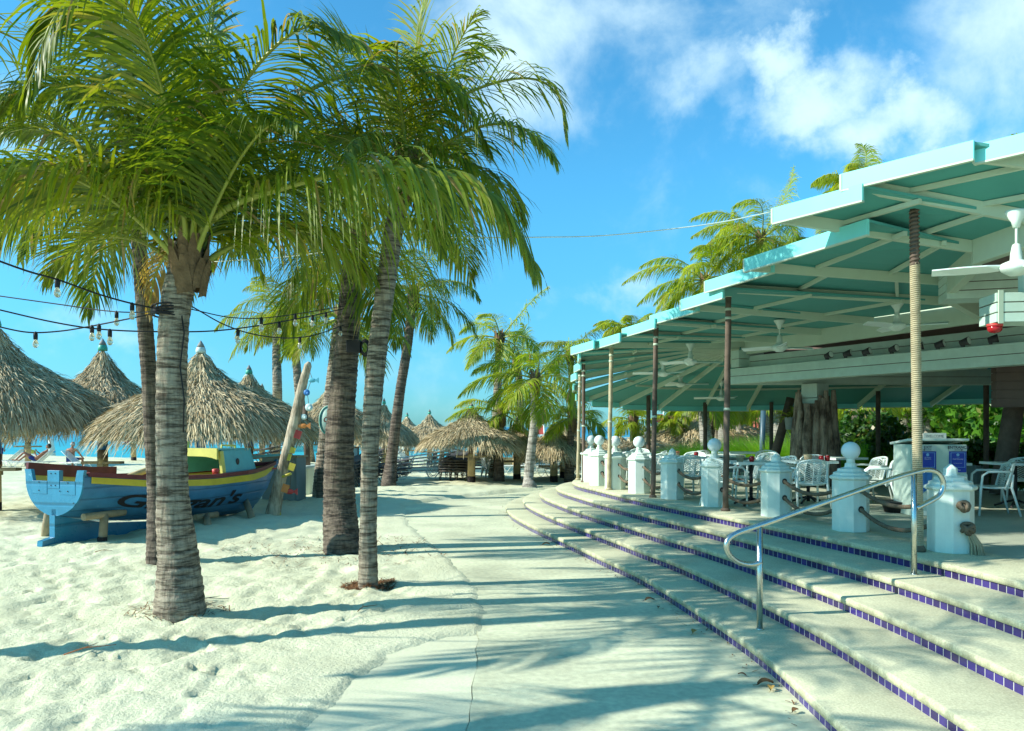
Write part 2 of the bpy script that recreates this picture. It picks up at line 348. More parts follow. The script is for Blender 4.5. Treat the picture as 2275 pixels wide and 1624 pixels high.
def sand_material():
    m = bpy.data.materials.new('beach_sand'); m.use_nodes = True; nt = m.node_tree; b = nt.nodes['Principled BSDF']; N = nt.nodes.new; L = nt.links.new
    tc = N('ShaderNodeTexCoord')
    def noise(sc, det, r=.6):
        n = N('ShaderNodeTexNoise'); n.inputs['Scale'].default_value = sc; n.inputs['Detail'].default_value = det; n.inputs['Roughness'].default_value = r
        L(tc.outputs['Object'], n.inputs['Vector']); return n.outputs[0]
    n1 = noise(0.7, 7); n2 = noise(160, 2); n3 = noise(26, 6)
    cr = N('ShaderNodeValToRGB'); e = cr.color_ramp.elements
    e[0].position = .33; e[0].color = (0.61, 0.62, 0.41, 1); e[1].position = .66; e[1].color = (0.76, 0.78, 0.53, 1); L(n1, cr.inputs[0])
    mr = N('ShaderNodeMapRange'); mr.inputs[1].default_value = .3; mr.inputs[2].default_value = .7; mr.inputs[3].default_value = .86; mr.inputs[4].default_value = 1.07; L(n2, mr.inputs[0])
    mu = N('ShaderNodeMix'); mu.data_type = 'RGBA'; mu.blend_type = 'MULTIPLY'; mu.inputs[0].default_value = 1; L(cr.outputs[0], mu.inputs[6]); L(mr.outputs[0], mu.inputs[7])
    # scattered bits of leaf litter
    vo = N('ShaderNodeTexVoronoi'); vo.inputs['Scale'].default_value = 15; L(tc.outputs['Object'], vo.inputs['Vector'])
    lt = N('ShaderNodeMath'); lt.operation = 'LESS_THAN'; lt.inputs[1].default_value = .085; L(vo.outputs['Distance'], lt.inputs[0])
    n4 = noise(0.55, 3); gt = N('ShaderNodeMapRange'); gt.inputs[1].default_value = .5; gt.inputs[2].default_value = .62; gt.inputs[4].default_value = .8; L(n4, gt.inputs[0])
    pm = N('ShaderNodeMath'); pm.operation = 'MULTIPLY'; L(lt.outputs[0], pm.inputs[0]); L(gt.outputs[0], pm.inputs[1])
    mx = N('ShaderNodeMix'); mx.data_type = 'RGBA'; L(pm.outputs[0], mx.inputs[0]); L(mu.outputs[2], mx.inputs[6]); mx.inputs[7].default_value = (0.20, 0.15, 0.09, 1)
    L(mx.outputs[2], b.inputs['Base Color']); b.inputs['Roughness'].default_value = .95; b.inputs['Specular IOR Level'].default_value = .12
    bp = N('ShaderNodeBump'); bp.inputs['Strength'].default_value = .55; bp.inputs['Distance'].default_value = .035; L(n3, bp.inputs['Height'])
    b2 = N('ShaderNodeBump'); b2.inputs['Strength'].default_value = .55; b2.inputs['Distance'].default_value = .006; L(n2, b2.inputs['Height']); L(bp.outputs[0], b2.inputs['Normal'])
    L(b2.outputs[0], b.inputs['Normal']); return m
sand_m = sand_material()

# ------------------------------------------------------------------ path outline (world plan)
S = 0.135                                     # step rise
N1 = [(2.06, -2), (2.06, 1), (2.06, 3.2), (2.06, 5.2), (2.05, 6.57), (1.884, 8.1), (1.615, 9.95), (1.30, 11.2), (.958, 12.6), (.572, 14.1), (.256, 15.4), (0.0, 16.7), (-.12, 17.8), (-.14, 18.8)]
N5 = [(4.6, -2), (4.6, 1), (4.55, 3.8), (4.42, 5.9), (4.27, 7.2), (4.03, 8.5), (3.62, 10.0), (3.24, 11.4), (2.83, 12.8), (2.40, 14.35), (2.05, 15.7), (1.78, 16.9), (1.55, 17.9), (1.45, 18.8)]
BC = (5.7, 18.8)
for th in range(168, -41, -12):
    N1.append((BC[0] + 5.84 * math.cos(R(th)), BC[1] + 5.84 * math.sin(R(th)))); N5.append((BC[0] + 4.25 * math.cos(R(th)), BC[1] + 4.25 * math.sin(R(th))))
def curve_k(k, n=260):
    a = np.array(N1); b = np.array(N5); f = (k - 1) / 4.0
    return catmull(a * (1 - f) + b * f, n)
PATH_L = [(-.30, -2), (-.294, 3.5), (-.294, 5.19), (-.296, 6.17), (-.317, 7.1), (-.336, 7.73), (-.40, 8.77), (-.53, 9.72), (-.758, 10.8), (-1.22, 12.6), (-1.6, 13.97), (-2.155, 16), (-2.55, 18.2), (-2.75, 19.9), (-1.9, 21.6), (-.6, 23.3), (1.5, 25.6), (4, 27)]
SLAB_L = [(-1.9, -2), (-1.75, 3.5), (-1.44, 5.27), (-1.41, 5.53), (-1.286, 6.3), (-1.155, 6.94), (-.874, 7.46), (-.36, 7.72)]
def inside(px, py, poly):
    r = np.zeros(px.shape, bool); n = len(poly)
    for i in range(n):
        x1, y1 = poly[i]; x2, y2 = poly[(i + 1) % n]
        if y1 == y2: continue
        c = ((y1 > py) != (y2 > py)) & (px < (x2 - x1) * (py - y1) / (y2 - y1) + x1); r ^= c
    return r
def pdist(px, py, line):
    d = np.full(px.shape, 1e9)
    for (x1, y1), (x2, y2) in zip(line[:-1], line[1:]):
        dx, dy = x2 - x1, y2 - y1; l2 = dx * dx + dy * dy
        t = np.clip(((px - x1) * dx + (py - y1) * dy) / l2, 0, 1)
        d = np.minimum(d, np.hypot(px - x1 - t * dx, py - y1 - t * dy))
    return d
left_line = SLAB_L + PATH_L[5:]
hard_poly = left_line + [(10, 27), (30, 27), (30, -2)]
SHORE = lambda X: 49.5 + 0.5 * np.maximum(0, -5 - X)

FOOT = []
_q = random.Random(12)
for _t in range(11):            # trails of footprints wandering over the near sand
    _x, _y, _a = _q.uniform(-8.5, -1.2), _q.uniform(4.6, 12.5), _q.uniform(0, 6.28)
    for _s in range(16):
        _a += _q.uniform(-.22, .22); _x += math.cos(_a) * .56; _y += math.sin(_a) * .56; _sd = .10 * (-1) ** _s
        FOOT.append((_x - math.sin(_a) * _sd, _y + math.cos(_a) * _sd, _a + _q.uniform(-.2, .2), _q.uniform(.7, 1.25)))
def footprints(X, Y):
    z = np.zeros(np.shape(X))
    for fx, fy, fa, k in FOOT:
        m = (np.abs(X - fx) < .3) & (np.abs(Y - fy) < .3)
        if not m.any(): continue
        dx, dy = X[m] - fx, Y[m] - fy; u = dx * math.cos(fa) + dy * math.sin(fa); v = -dx * math.sin(fa) + dy * math.cos(fa)
        r = np.sqrt((u / .15) ** 2 + (v / (.055 + .012 * np.sign(u))) ** 2)
        z[m] += k * (-.030 * sstep(1.15, .55, r) + .012 * np.exp(-((r - 1.35) / .28) ** 2))
    return z
def ground_height(X, Y, Yrow=None):
    ins = inside(X, Y, hard_poly); d = pdist(X, Y, left_line)
    big = (fbm(X * .35 + 9, Y * .35, 4, 3) - .5) * .10
    foot = (fbm(X * 1.9, Y * 1.9, 3, 11) - .5) * .045
    dimp = -.030 * sstep(.60, .84, vnoise(X * 3.4 + 3, Y * 3.4 + 1.7, 21)) + .016 * sstep(.62, .9, vnoise(X * 2.8 + 40, Y * 2.8, 23))
    fine = (fbm(X * 7, Y * 7, 3, 31) - .5) * .042 - .024 * sstep(.62, .82, vnoise(X * 6.5 + 8, Y * 6.5, 41)) + (fbm(X * 15, Y * 15, 2, 51) - .5) * .016
    amp = sstep(0.0, 1.3, d) * .9 + .1
    z = .022 + (big + foot + dimp + fine + footprints(X, Y)) * amp
    z = z + .10 * np.exp(-(((X + 1.2) / 2.6) ** 2 + ((Y - 24.6) / 1.6) ** 2)) + .16 * np.exp(-(((X + 4.2) / 2.4) ** 2 + ((Y - 22.5) / 2.6) ** 2))
    z = z + .10 * np.exp(-(((X + 6.0) / 1.5) ** 2 + ((Y - 15.6) / 1.8) ** 2)) + .05 * np.exp(-(((X + 3.55) / .7) ** 2 + ((Y - 8.4) / .6) ** 2))
    dip = sstep(-12, 14, Y - SHORE(X)) * 1.15
    z = np.where(ins, np.maximum(-.14, .020 - d * .30 + (fbm(X * 4, Y * 4, 3, 5) - .5) * .05), z)
    return z - dip
def build_sand():
    nr, nc = 460, 460
    ys = 2.2 * (95 / 2.2) ** np.linspace(0, 1, nr); s = np.linspace(-1, 1, nc)
    Y = np.repeat(ys[:, None], nc, 1); X = s[None, :] * (Y * .98 + 2.5)
    Z = ground_height(X, Y)
    V = np.stack([X, Y, Z], 2).reshape(-1, 3)
    i = np.arange(nr - 1)[:, None] * nc + np.arange(nc - 1)[None, :]; i = i.ravel()
    return nmesh('sand_ground', V, np.stack([i, i + 1, i + nc + 1, i + nc], 1), sand_m, smooth=True)
o = build_sand(); tag(o, kind='structure')
# the rest of the land under and beyond it, out to the horizon
b = MB(); b.poly([(-400, -300, -.46), (3000, -300, -.46), (3000, 3000, -.46), (420, 3000, -.46), (60, 120, -.46), (45, 62, -.46), (-60, 46, -.46), (-400, 46, -.46)])
tag(b.build('land', sand_m), kind='structure')

# concrete walkway
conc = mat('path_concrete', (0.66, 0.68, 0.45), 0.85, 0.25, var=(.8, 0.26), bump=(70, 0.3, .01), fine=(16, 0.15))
def jit(pts, n, a, seed):
    c = catmull(pts, n); r = np.random.default_rng(seed); c[:, 0] += (fbm(np.arange(n) * .55, np.zeros(n) + seed, 3, seed) - .5) * a; return c
pl = jit(PATH_L, 220, .05, 1)
strip = MB(); right = [(9, -2 + 29 * i / 219) for i in range(220)]
vs = [(x, y, 0.0) for x, y in pl] + [(x, min(y, 27), 0.0) for x, y in right]
strip.add(vs, [(i, i + 220, i + 221, i + 1) for i in range(219)])
tag(strip.build('walkway', conc), kind='structure')
conc2 = mat('edge_slab_concrete', (0.70, 0.715, 0.485), 0.85, 0.25, var=(1.1, 0.12), bump=(60, 0.2, .01), fine=(40, 0.08))
rl = [(x - .002 - .005 * abs(math.sin(i * .7 + math.sin(i * 1.3) * 2)), y) for i, (x, y) in enumerate(pl) if y < 7.70]
sl_ = jit(SLAB_L[:-1], len(rl), .05, 4)
m2 = MB(); n = len(rl)
m2.add([(x, y, -.006) for x, y in sl_] + [(x, y, -.006) for x, y in rl], [(i, i + n, i + n + 1, i + 1) for i in range(n - 1)])
tag(m2.build('edge_slab', conc2), kind='structure')
b = MB(); b.add([(x - .06, y, -.03) for x, y in rl] + [(x + .05, y, -.03) for x, y in rl], [(i, i + n, i + n + 1, i + 1) for i in range(n - 1)]); tag(b.build('joint_fill', sand_m), kind='structure')

# ------------------------------------------------------------------ curved steps with tiled risers
agg = mat('washed_aggregate', (0.54, 0.54, 0.35), 0.88, 0.2, var=(1.3, 0.20), bump=(120, 0.45, .006), fine=(60, 0.22), streak=(9, .30))
def tile_material():
    m = bpy.data.materials.new('purple_tiles'); m.use_nodes = True; nt = m.node_tree; b = nt.nodes['Principled BSDF']; N = nt.nodes.new; L = nt.links.new
    uv = N('ShaderNodeUVMap'); sp = N('ShaderNodeSeparateXYZ'); L(uv.outputs[0], sp.inputs[0])
    d = N('ShaderNodeMath'); d.operation = 'DIVIDE'; d.inputs[1].default_value = .098; L(sp.outputs[0], d.inputs[0])
    fr = N('ShaderNodeMath'); fr.operation = 'FRACT'; L(d.outputs[0], fr.inputs[0]); fl = N('ShaderNodeMath'); fl.operation = 'FLOOR'; L(d.outputs[0], fl.inputs[0])
    g = N('ShaderNodeMath'); g.operation = 'LESS_THAN'; g.inputs[1].default_value = .075; L(fr.outputs[0], g.inputs[0])
    g2 = N('ShaderNodeMath'); g2.operation = 'LESS_THAN'; g2.inputs[1].default_value = .004; L(sp.outputs[1], g2.inputs[0])
    gm = N('ShaderNodeMath'); gm.operation = 'MAXIMUM'; L(g.outputs[0], gm.inputs[0]); L(g2.outputs[0], gm.inputs[1])
    wn = N('ShaderNodeTexWhiteNoise'); wn.noise_dimensions = '1D'; L(fl.outputs[0], wn.inputs['W'])
    cr = N('ShaderNodeValToRGB'); e = cr.color_ramp.elements; e[0].color = (0.022, 0.014, 0.075, 1); e[1].color = (0.045, 0.028, 0.19, 1); L(wn.outputs[0], cr.inputs[0])
    mx = N('ShaderNodeMix'); mx.data_type = 'RGBA'; L(gm.outputs[0], mx.inputs[0]); L(cr.outputs[0], mx.inputs[6]); mx.inputs[7].default_value = (.50, .50, .44, 1)
    L(mx.outputs[2], b.inputs['Base Color'])
    rr = N('ShaderNodeMapRange'); rr.inputs[3].default_value = .13; rr.inputs[4].default_value = .8; L(gm.outputs[0], rr.inputs[0]); L(rr.outputs[0], b.inputs['Roughness'])
    iv = N('ShaderNodeMath'); iv.operation = 'SUBTRACT'; iv.inputs[0].default_value = 1; L(gm.outputs[0], iv.inputs[1])
    tc = N('ShaderNodeTexCoord'); nz = N('ShaderNodeTexNoise'); nz.inputs['Scale'].default_value = 20; L(tc.outputs['Object'], nz.inputs['Vector'])
    sm = N('ShaderNodeMath'); sm.operation = 'MULTIPLY_ADD'; sm.inputs[1].default_value = .4; L(nz.outputs[0], sm.inputs[0]); L(iv.outputs[0], sm.inputs[2])
    bp = N('ShaderNodeBump'); bp.inputs['Strength'].default_value = .4; bp.inputs['Distance'].default_value = .004; L(sm.outputs[0], bp.inputs['Height']); L(bp.outputs[0], b.inputs['Normal'])
    return m
tile_m = tile_material()
steps = empty('curved_steps', (0, 0, 0), label='wide curved steps of pale aggregate treads with purple tiled risers', cat='steps', kind='structure')
curves = [None] + [curve_k(k) for k in range(1, 6)]
for k in range(1, 6):
    c = curves[k]; n = len(c); z = k * S
    t = np.gradient(c, axis=0); t /= np.linalg.norm(t, axis=1)[:, None]; nr = np.stack([t[:, 1], -t[:, 0]], 1)   # towards the terrace
    prof = [(.03, z - .062), (0.0, z - .060), (0.0, z - .020), (.005, z - .008), (.018, z)]
    rows = [np.column_stack([c + nr * o_, np.full(n, zz)]) for o_, zz in prof]
    if k < 5: rows.append(np.column_stack([curves[k + 1] + .04 * nr, np.full(n, z)]))
    else: rows.append(np.column_stack([c + nr * .9, np.full(n, z)]))
    V = np.vstack(rows); m = len(rows)
    i = (np.arange(m - 1)[:, None] * n + np.arange(n - 1)[None, :]).ravel()
    o = nmesh('tread', V, np.stack([i, i + n, i + n + 1, i + 1], 1), agg, steps)
    s_ = np.concatenate([[0], np.cumsum(np.linalg.norm(np.diff(c, axis=0), axis=1))])
    ci = c + nr * .028
    V = np.vstack([np.column_stack([ci, np.full(n, z - S - .004)]), np.column_stack([ci, np.full(n, z - .055)])])
    uv = np.vstack([np.column_stack([s_, np.zeros(n)]), np.column_stack([s_, np.full(n, .08)])])
    i = np.arange(n - 1)
    nmesh('tiled_riser', V, np.stack([i, i + 1, i + n + 1, i + n], 1), tile_m, steps, uv=uv)
# terrace floor
fl = MB(); c5 = curves[5]; t = np.gradient(c5, axis=0); t /= np.linalg.norm(t, axis=1)[:, None]; nrm = np.stack([t[:, 1], -t[:, 0]], 1)
cc = c5 + nrm * .5
cx, cy = 7.0, 17.5
keep = [tuple(q) for q in cc if q[1] > -1.9]
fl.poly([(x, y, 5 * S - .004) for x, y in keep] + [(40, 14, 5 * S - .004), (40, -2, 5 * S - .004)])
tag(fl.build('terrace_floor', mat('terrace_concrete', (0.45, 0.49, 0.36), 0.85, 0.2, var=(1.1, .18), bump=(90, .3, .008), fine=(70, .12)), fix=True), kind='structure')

# ------------------------------------------------------------------ sea
def sea_material():
    m = bpy.data.materials.new('turquoise_sea'); m.use_nodes = True; nt = m.node_tree; b = nt.nodes['Principled BSDF']; N = nt.nodes.new; L = nt.links.new
    tc = N('ShaderNodeTexCoord'); sp = N('ShaderNodeSeparateXYZ'); L(tc.outputs['Object'], sp.inputs[0])
    mp = N('ShaderNodeMapping'); mp.inputs['Scale'].default_value = (.012, .06, 1); L(tc.outputs['Object'], mp.inputs[0])
    n = N('ShaderNodeTexNoise'); n.inputs['Scale'].default_value = 1; n.inputs['Detail'].default_value = 5; L(mp.outputs[0], n.inputs['Vector'])
    mr = N('ShaderNodeMapRange'); mr.inputs[1].default_value = 50; mr.inputs[2].default_value = 420; L(sp.outputs[1], mr.inputs[0])
    ad = N('ShaderNodeMath'); ad.operation = 'MULTIPLY_ADD'; ad.inputs[1].default_value = .55; L(n.outputs[0], ad.inputs[0]); L(mr.outputs[0], ad.inputs[2])
    cr = N('ShaderNodeValToRGB'); e = cr.color_ramp.elements; e[0].position = .16; e[0].color = (0.055, 0.46, 0.43, 1); e[1].position = 1.0; e[1].color = (0.008, 0.21, 0.33, 1)
    x = e.new(.34); x.color = (0.014, 0.36, 0.40, 1); x = e.new(.5); x.color = (0.010, 0.29, 0.37, 1)
    L(ad.outputs[0], cr.inputs[0]); L(cr.outputs[0], b.inputs['Base Color']); b.inputs['Roughness'].default_value = .3; b.inputs['Specular IOR Level'].default_value = .10
    m2 = N('ShaderNodeMapping'); m2.inputs['Scale'].default_value = (.35, .9, 1); L(tc.outputs['Object'], m2.inputs[0])
    w = N('ShaderNodeTexNoise'); w.inputs['Scale'].default_value = 1.6; w.inputs['Detail'].default_value = 6; L(m2.outputs[0], w.inputs['Vector'])
    bp = N('ShaderNodeBump'); bp.inputs['Strength'].default_value = .55; bp.inputs['Distance'].default_value = .25; L(w.outputs[0], bp.inputs['Height']); L(bp.outputs[0], b.inputs['Normal'])
    return m
b = MB(); b.poly([(-4000, 42, -.5), (60, 42, -.5), (2500, 6000, -.5), (-6000, 6000, -.5)])
tag(b.build('sea', sea_material()), kind='structure')
# ------------------------------------------------------------------ coconut palms
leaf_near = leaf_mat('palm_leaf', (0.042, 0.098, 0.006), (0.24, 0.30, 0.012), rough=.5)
leaf_bright = leaf_mat('bright_palm_leaf', (0.10, 0.20, 0.012), (0.36, 0.43, 0.03), trans=.48, rough=.5)  # lighter, yellower leaf for the windswept and background palms
def trunk_material(name, c1, c2, ring):
    m = bpy.data.materials.new(name); m.use_nodes = True; nt = m.node_tree; b = nt.nodes['Principled BSDF']; N = nt.nodes.new; L = nt.links.new
    tc = N('ShaderNodeTexCoord')
    mp = N('ShaderNodeMapping'); mp.inputs['Scale'].default_value = (3, 3, ring); L(tc.outputs['Object'], mp.inputs[0])
    n = N('ShaderNodeTexNoise'); n.inputs['Scale'].default_value = 1.0; n.inputs['Detail'].default_value = 7; n.inputs['Roughness'].default_value = .7; L(mp.outputs[0], n.inputs['Vector'])
    m2 = N('ShaderNodeMapping'); m2.inputs['Scale'].default_value = (26, 26, 3); L(tc.outputs['Object'], m2.inputs[0])
    n2 = N('ShaderNodeTexNoise'); n2.inputs['Scale'].default_value = 1; n2.inputs['Detail'].default_value = 4; L(m2.outputs[0], n2.inputs['Vector'])
    cr = N('ShaderNodeValToRGB'); e = cr.color_ramp.elements; e[0].position = .40; e[0].color = (*c1, 1); e[1].position = .57; e[1].color = (*c2, 1); L(n.outputs[0], cr.inputs[0])
    mr = N('ShaderNodeMapRange'); mr.inputs[1].default_value = .35; mr.inputs[2].default_value = .55; mr.inputs[3].default_value = .72; mr.inputs[4].default_value = 1.06; L(n2.outputs[0], mr.inputs[0])
    mu = N('ShaderNodeMix'); mu.data_type = 'RGBA'; mu.blend_type = 'MULTIPLY'; mu.inputs[0].default_value = 1; L(cr.outputs[0], mu.inputs[6]); L(mr.outputs[0], mu.inputs[7])
    L(mu.outputs[2], b.inputs['Base Color']); b.inputs['Roughness'].default_value = .9; b.inputs['Specular IOR Level'].default_value = .15
    ad = N('ShaderNodeMath'); ad.operation = 'ADD'; L(n.outputs[0], ad.inputs[0]); L(n2.outputs[0], ad.inputs[1])
    bp = N('ShaderNodeBump'); bp.inputs['Strength'].default_value = .8; bp.inputs['Distance'].default_value = .03; L(ad.outputs[0], bp.inputs['Height']); L(bp.outputs[0], b.inputs['Normal'])
    return m
bark = trunk_material('palm_bark', (0.085, 0.068, 0.048), (0.37, 0.32, 0.235), 26)
bark_dark = trunk_material('dark_palm_bark', (0.05, 0.04, 0.032), (0.19, 0.155, 0.115), 22)
bark_pale = trunk_material('pale_palm_bark', (0.17, 0.16, 0.13), (0.42, 0.40, 0.34), 12)

def trunk_mesh(name, pts, rad, m, parent, rings=11.0, n=20, seed=0):
    """ringed, slightly irregular trunk along pts; rings = leaf scars per metre"""
    L = sum((Vector(pts[i + 1]) - Vector(pts[i])).length for i in range(len(pts) - 1)); k = max(14, int(L * rings * 4))
    r_ = np.random.default_rng(seed)
    c = catmull(pts, k); u = np.linspace(0, 1, k); ks = np.concatenate([[0], np.cumsum([(Vector(pts[i + 1]) - Vector(pts[i])).length for i in range(len(pts) - 1)])]); rad = list(rad) if len(rad) == len(pts) else list(np.interp(np.linspace(0, 1, len(pts)), np.linspace(0, 1, len(rad)), rad)); rr = np.interp(u, ks / ks[-1], rad)
    s = u * L * rings + (fbm(u * L * 1.7, u * 0, 2, seed) - .5) * 1.6
    saw = (s % 1.0); prof = np.where(saw < .72, saw / .72, (1 - saw) / .28)
    amp = .045 + .03 * vnoise(np.floor(s), s * 0 + seed, 5)
    rr = rr * (1 + amp * (prof - .5))
    t = np.gradient(c, axis=0); t /= np.linalg.norm(t, axis=1)[:, None]
    e1 = np.cross(t, [0, 1, 0.0]); e1 /= np.linalg.norm(e1, axis=1)[:, None]; e2 = np.cross(t, e1)
    a = np.linspace(0, 2 * np.pi, n, endpoint=False)
    lump = 1 + .06 * (fbm(np.cos(a)[None, :] * 1.5 + 5 + u[:, None] * L * .9, np.sin(a)[None, :] * 1.5 + 5, 2, seed + 2) - .5) * 2
    wob = np.sin(a[None, :] + s[:, None] * 2.1) * .012
    V = c[:, None, :] + rr[:, None, None] * (lump + wob)[..., None] * (np.cos(a)[None, :, None] * e1[:, None, :] + np.sin(a)[None, :, None] * e2[:, None, :])
    V = V.reshape(-1, 3); i = np.arange(k - 1)[:, None] * n; j = np.arange(n)[None, :]; j2 = (j + 1) % n
    Fq = np.stack([(i + j).ravel(), (i + j2).ravel(), (i + n + j2).ravel(), (i + n + j).ravel()], 1)
    return nmesh(name, V, Fq, m, parent, smooth=True)

def rachis_from(base, az, el, length, sag, wind=(0, 0, 0), n=9, side=0.0):
    p = np.array(base, float); d = np.array([math.cos(az) * math.cos(el), math.sin(az) * math.cos(el), math.sin(el)])
    w = np.array(wind); sd = np.array([-math.sin(az), math.cos(az), 0]) * side; pts = [p.copy()]
    for i in range(n):
        d = d + np.array([0, 0, -1.0]) * sag * (i + 1.5) / n + (w + sd) * (i + 1) / n; d /= np.linalg.norm(d); p = p + d * length / n; pts.append(p.copy())
    return np.array(pts)

def frond_arrays(ctrl, leafL=.9, nl=70, droop=.5, width=.042, seg=4, seed=0, wind=(0, 0, 0), kink=.12, tone=.5, start=.16, dead=False):
    """one frond: returns leaflet vertices, faces, random values and the rachis points"""
    r = np.random.default_rng(seed)
    c = catmull(ctrl, 60); t = np.linspace(start, .985, nl); u = np.linspace(0, 1, 60)
    p = np.stack([np.interp(t, u, c[:, i]) for i in range(3)], 1)
    tg = np.gradient(c, axis=0); T = np.stack([np.interp(t, u, tg[:, i]) for i in range(3)], 1); T /= np.linalg.norm(T, axis=1)[:, None]
    hz = c[-1] - c[0]; ref = np.cross([hz[0], hz[1], 0.0], [0, 0, 1.0]); ref = ref / (np.linalg.norm(ref) + 1e-6)
    Sd = ref[None, :] - T * (T @ ref)[:, None]; Sd /= np.linalg.norm(Sd, axis=1)[:, None]; Nn = np.cross(Sd, T)
    VV = []; RR = []
    for sgn in (-1, 1):
        tt = np.clip(t + r.normal(0, .006, nl), 0, 1)
        Lm = leafL * (.50 + .62 * np.sin(np.pi * np.clip((tt - .05) / .78, 0, 1)) ** .8) * np.where(tt > .8, 1 - (tt - .8) * 2.3, 1) * r.uniform(.82, 1.1, nl)
        th = np.interp(tt, [0, .25, .75, 1], [R(68), R(60), R(42), R(18)]) + r.normal(0, .07, nl)
        v = R(18) + r.normal(0, .16, nl)
        d = T * np.cos(th)[:, None] + (sgn * Sd * np.cos(v)[:, None] + Nn * np.sin(v)[:, None]) * np.sin(th)[:, None]
        q = p.copy() + r.normal(0, .004, (nl, 3)); kk = r.random(nl) < kink; kp = r.integers(1, max(2, seg - 1), nl)
        dr = droop * r.uniform(.7, 1.35, nl); rv = np.clip(r.normal(tone, .2, nl), 0, .93); dry = r.random(nl) < .045; rv = np.where(dry | dead, .97, rv)
        hw = width * .5 * r.uniform(.8, 1.15, nl) * (r.random(nl) > .05)
        rows = []
        for j in range(seg + 1):
            f = j / seg; prof = (.55 + .9 * f) if f < .35 else max(.02, 1.06 - ((f - .35) / .65) ** 1.6 * 1.05)
            wv = T - d * np.sum(T * d, 1)[:, None]; wv /= np.linalg.norm(wv, axis=1)[:, None] + 1e-6
            wv = wv * .9 + Nn * .3 * sgn
            rows.append(q - wv * (hw * prof)[:, None]); rows.append(q + wv * (hw * prof)[:, None])
            g = np.zeros((nl, 3)); g[:, 2] = -dr * (.55 + 1.1 * f); 
            g = g + np.array(wind)[None, :] * (.4 + f)
            g[kk & (kp == j), 2] -= 1.8
            d = d + g * (2.0 / seg); d /= np.linalg.norm(d, axis=1)[:, None]; q = q + d * (Lm / seg)[:, None]
        VV.append(np.stack(rows, 1)); RR.append(np.repeat(rv[:, None], 2 * (seg + 1), 1))
    V = np.vstack(VV).reshape(-1, 3); rv = np.vstack(RR).ravel(); w = 2 * (seg + 1); nleaf = 2 * nl
    b0 = (np.arange(nleaf) * w)[:, None] + (np.arange(seg) * 2)[None, :]; b0 = b0.ravel()
    return V, np.stack([b0, b0 + 1, b0 + 3, b0 + 2], 1), rv, c
def rachis_arrays(c, r0, r1=.004, n=5):
    k = len(c); u = np.linspace(0, 1, k); rr = r0 * (1 - u) ** .8 + r1
    rr = rr * (1 + .9 * np.exp(-u * 12)); rr[0] *= .5
    t = np.gradient(c, axis=0); t /= np.linalg.norm(t, axis=1)[:, None]
    e1 = np.cross(t, [0.31, .2, .93]); e1 /= np.linalg.norm(e1, axis=1)[:, None] + 1e-6; e2 = np.cross(t, e1)
    a = np.linspace(0, 2 * np.pi, n, endpoint=False)
    V = c[:, None, :] + rr[:, None, None] * (np.cos(a)[None, :, None] * e1[:, None, :] + np.sin(a)[None, :, None] * e2[:, None, :])
    i = np.arange(k - 1)[:, None] * n; j = np.arange(n)[None, :]; j2 = (j + 1) % n
    return V.reshape(-1, 3), np.stack([(i + j).ravel(), (i + j2).ravel(), (i + n + j2).ravel(), (i + n + j).ravel()], 1)
def merge(parts):
    V = []; Fq = []; rv = []; n = 0
    for v, f, r in parts: V.append(v); Fq.append(f + n); rv.append(r); n += len(v)
    return np.vstack(V), np.vstack(Fq), np.concatenate(rv)

def crown(parent, base, fronds, leaf, detail=True, split=False, petioles=None, **kw):
    """fronds: list of (control points, dict); split -> every frond is a part of its own"""
    geo = []; rc = []
    for ctrl, k2 in fronds:
        a = dict(kw); a.update(k2); r0 = a.pop('r0', .022)
        v, f, r, c = frond_arrays(ctrl, **a)
        cv, cf = rachis_arrays(c[:: (1 if detail else 5)], r0)
        if split:
            o = nmesh('frond', v, f, leaf, parent, rnd=r); nmesh('midrib', cv, cf, petiole_m, o, smooth=True)
        else: geo.append((v, f, r)); rc.append((cv, cf, np.zeros(len(cv))))
    if not split:
        V, Fq, r = merge(geo); nmesh('crown', V, Fq, leaf, parent, rnd=r)
        V, Fq, r = merge(rc); nmesh('midribs', V, Fq, petiole_m, parent, smooth=True)
def husk_mesh(parent, top, r, h=.7, n=26, seed=0):
    """fibrous leaf bases wrapped round the top of a trunk, frayed at their upper ends"""
    b = MB(); q = random.Random(seed); t = Vector(top)
    for i in range(n):
        a = 2.39996 * i + q.uniform(-.2, .2); z0 = -h * (.75 - .75 * i / n) - h * .35; hh = h * q.uniform(.55, .8); vs = []; rows = 5; tip = q.uniform(1.0, 1.5)
        for k in range(rows):
            f = k / (rows - 1); rad = r * (1.0 + .10 * math.sin(3 * f) + (tip - .95) * f ** 2.2); w = (.85 - .62 * f ** 1.3) * q.uniform(.85, 1.1)
            for m_ in range(5):
                u = m_ / 2 - 1; aa = a + u * w * .62; vs.append(t + Vector((math.cos(aa) * rad * (1 - .04 * u * u), math.sin(aa) * rad * (1 - .04 * u * u), z0 + hh * f - .05 * h * u * u * (1 - f) + q.uniform(-.02, .02) * h)))
        b.add(vs, [(k * 5 + m_, k * 5 + m_ + 1, k * 5 + m_ + 6, k * 5 + m_ + 5) for k in range(rows - 1) for m_ in range(4)], True)
    return b.build('leaf_base_husk', husk, parent, fix=False)

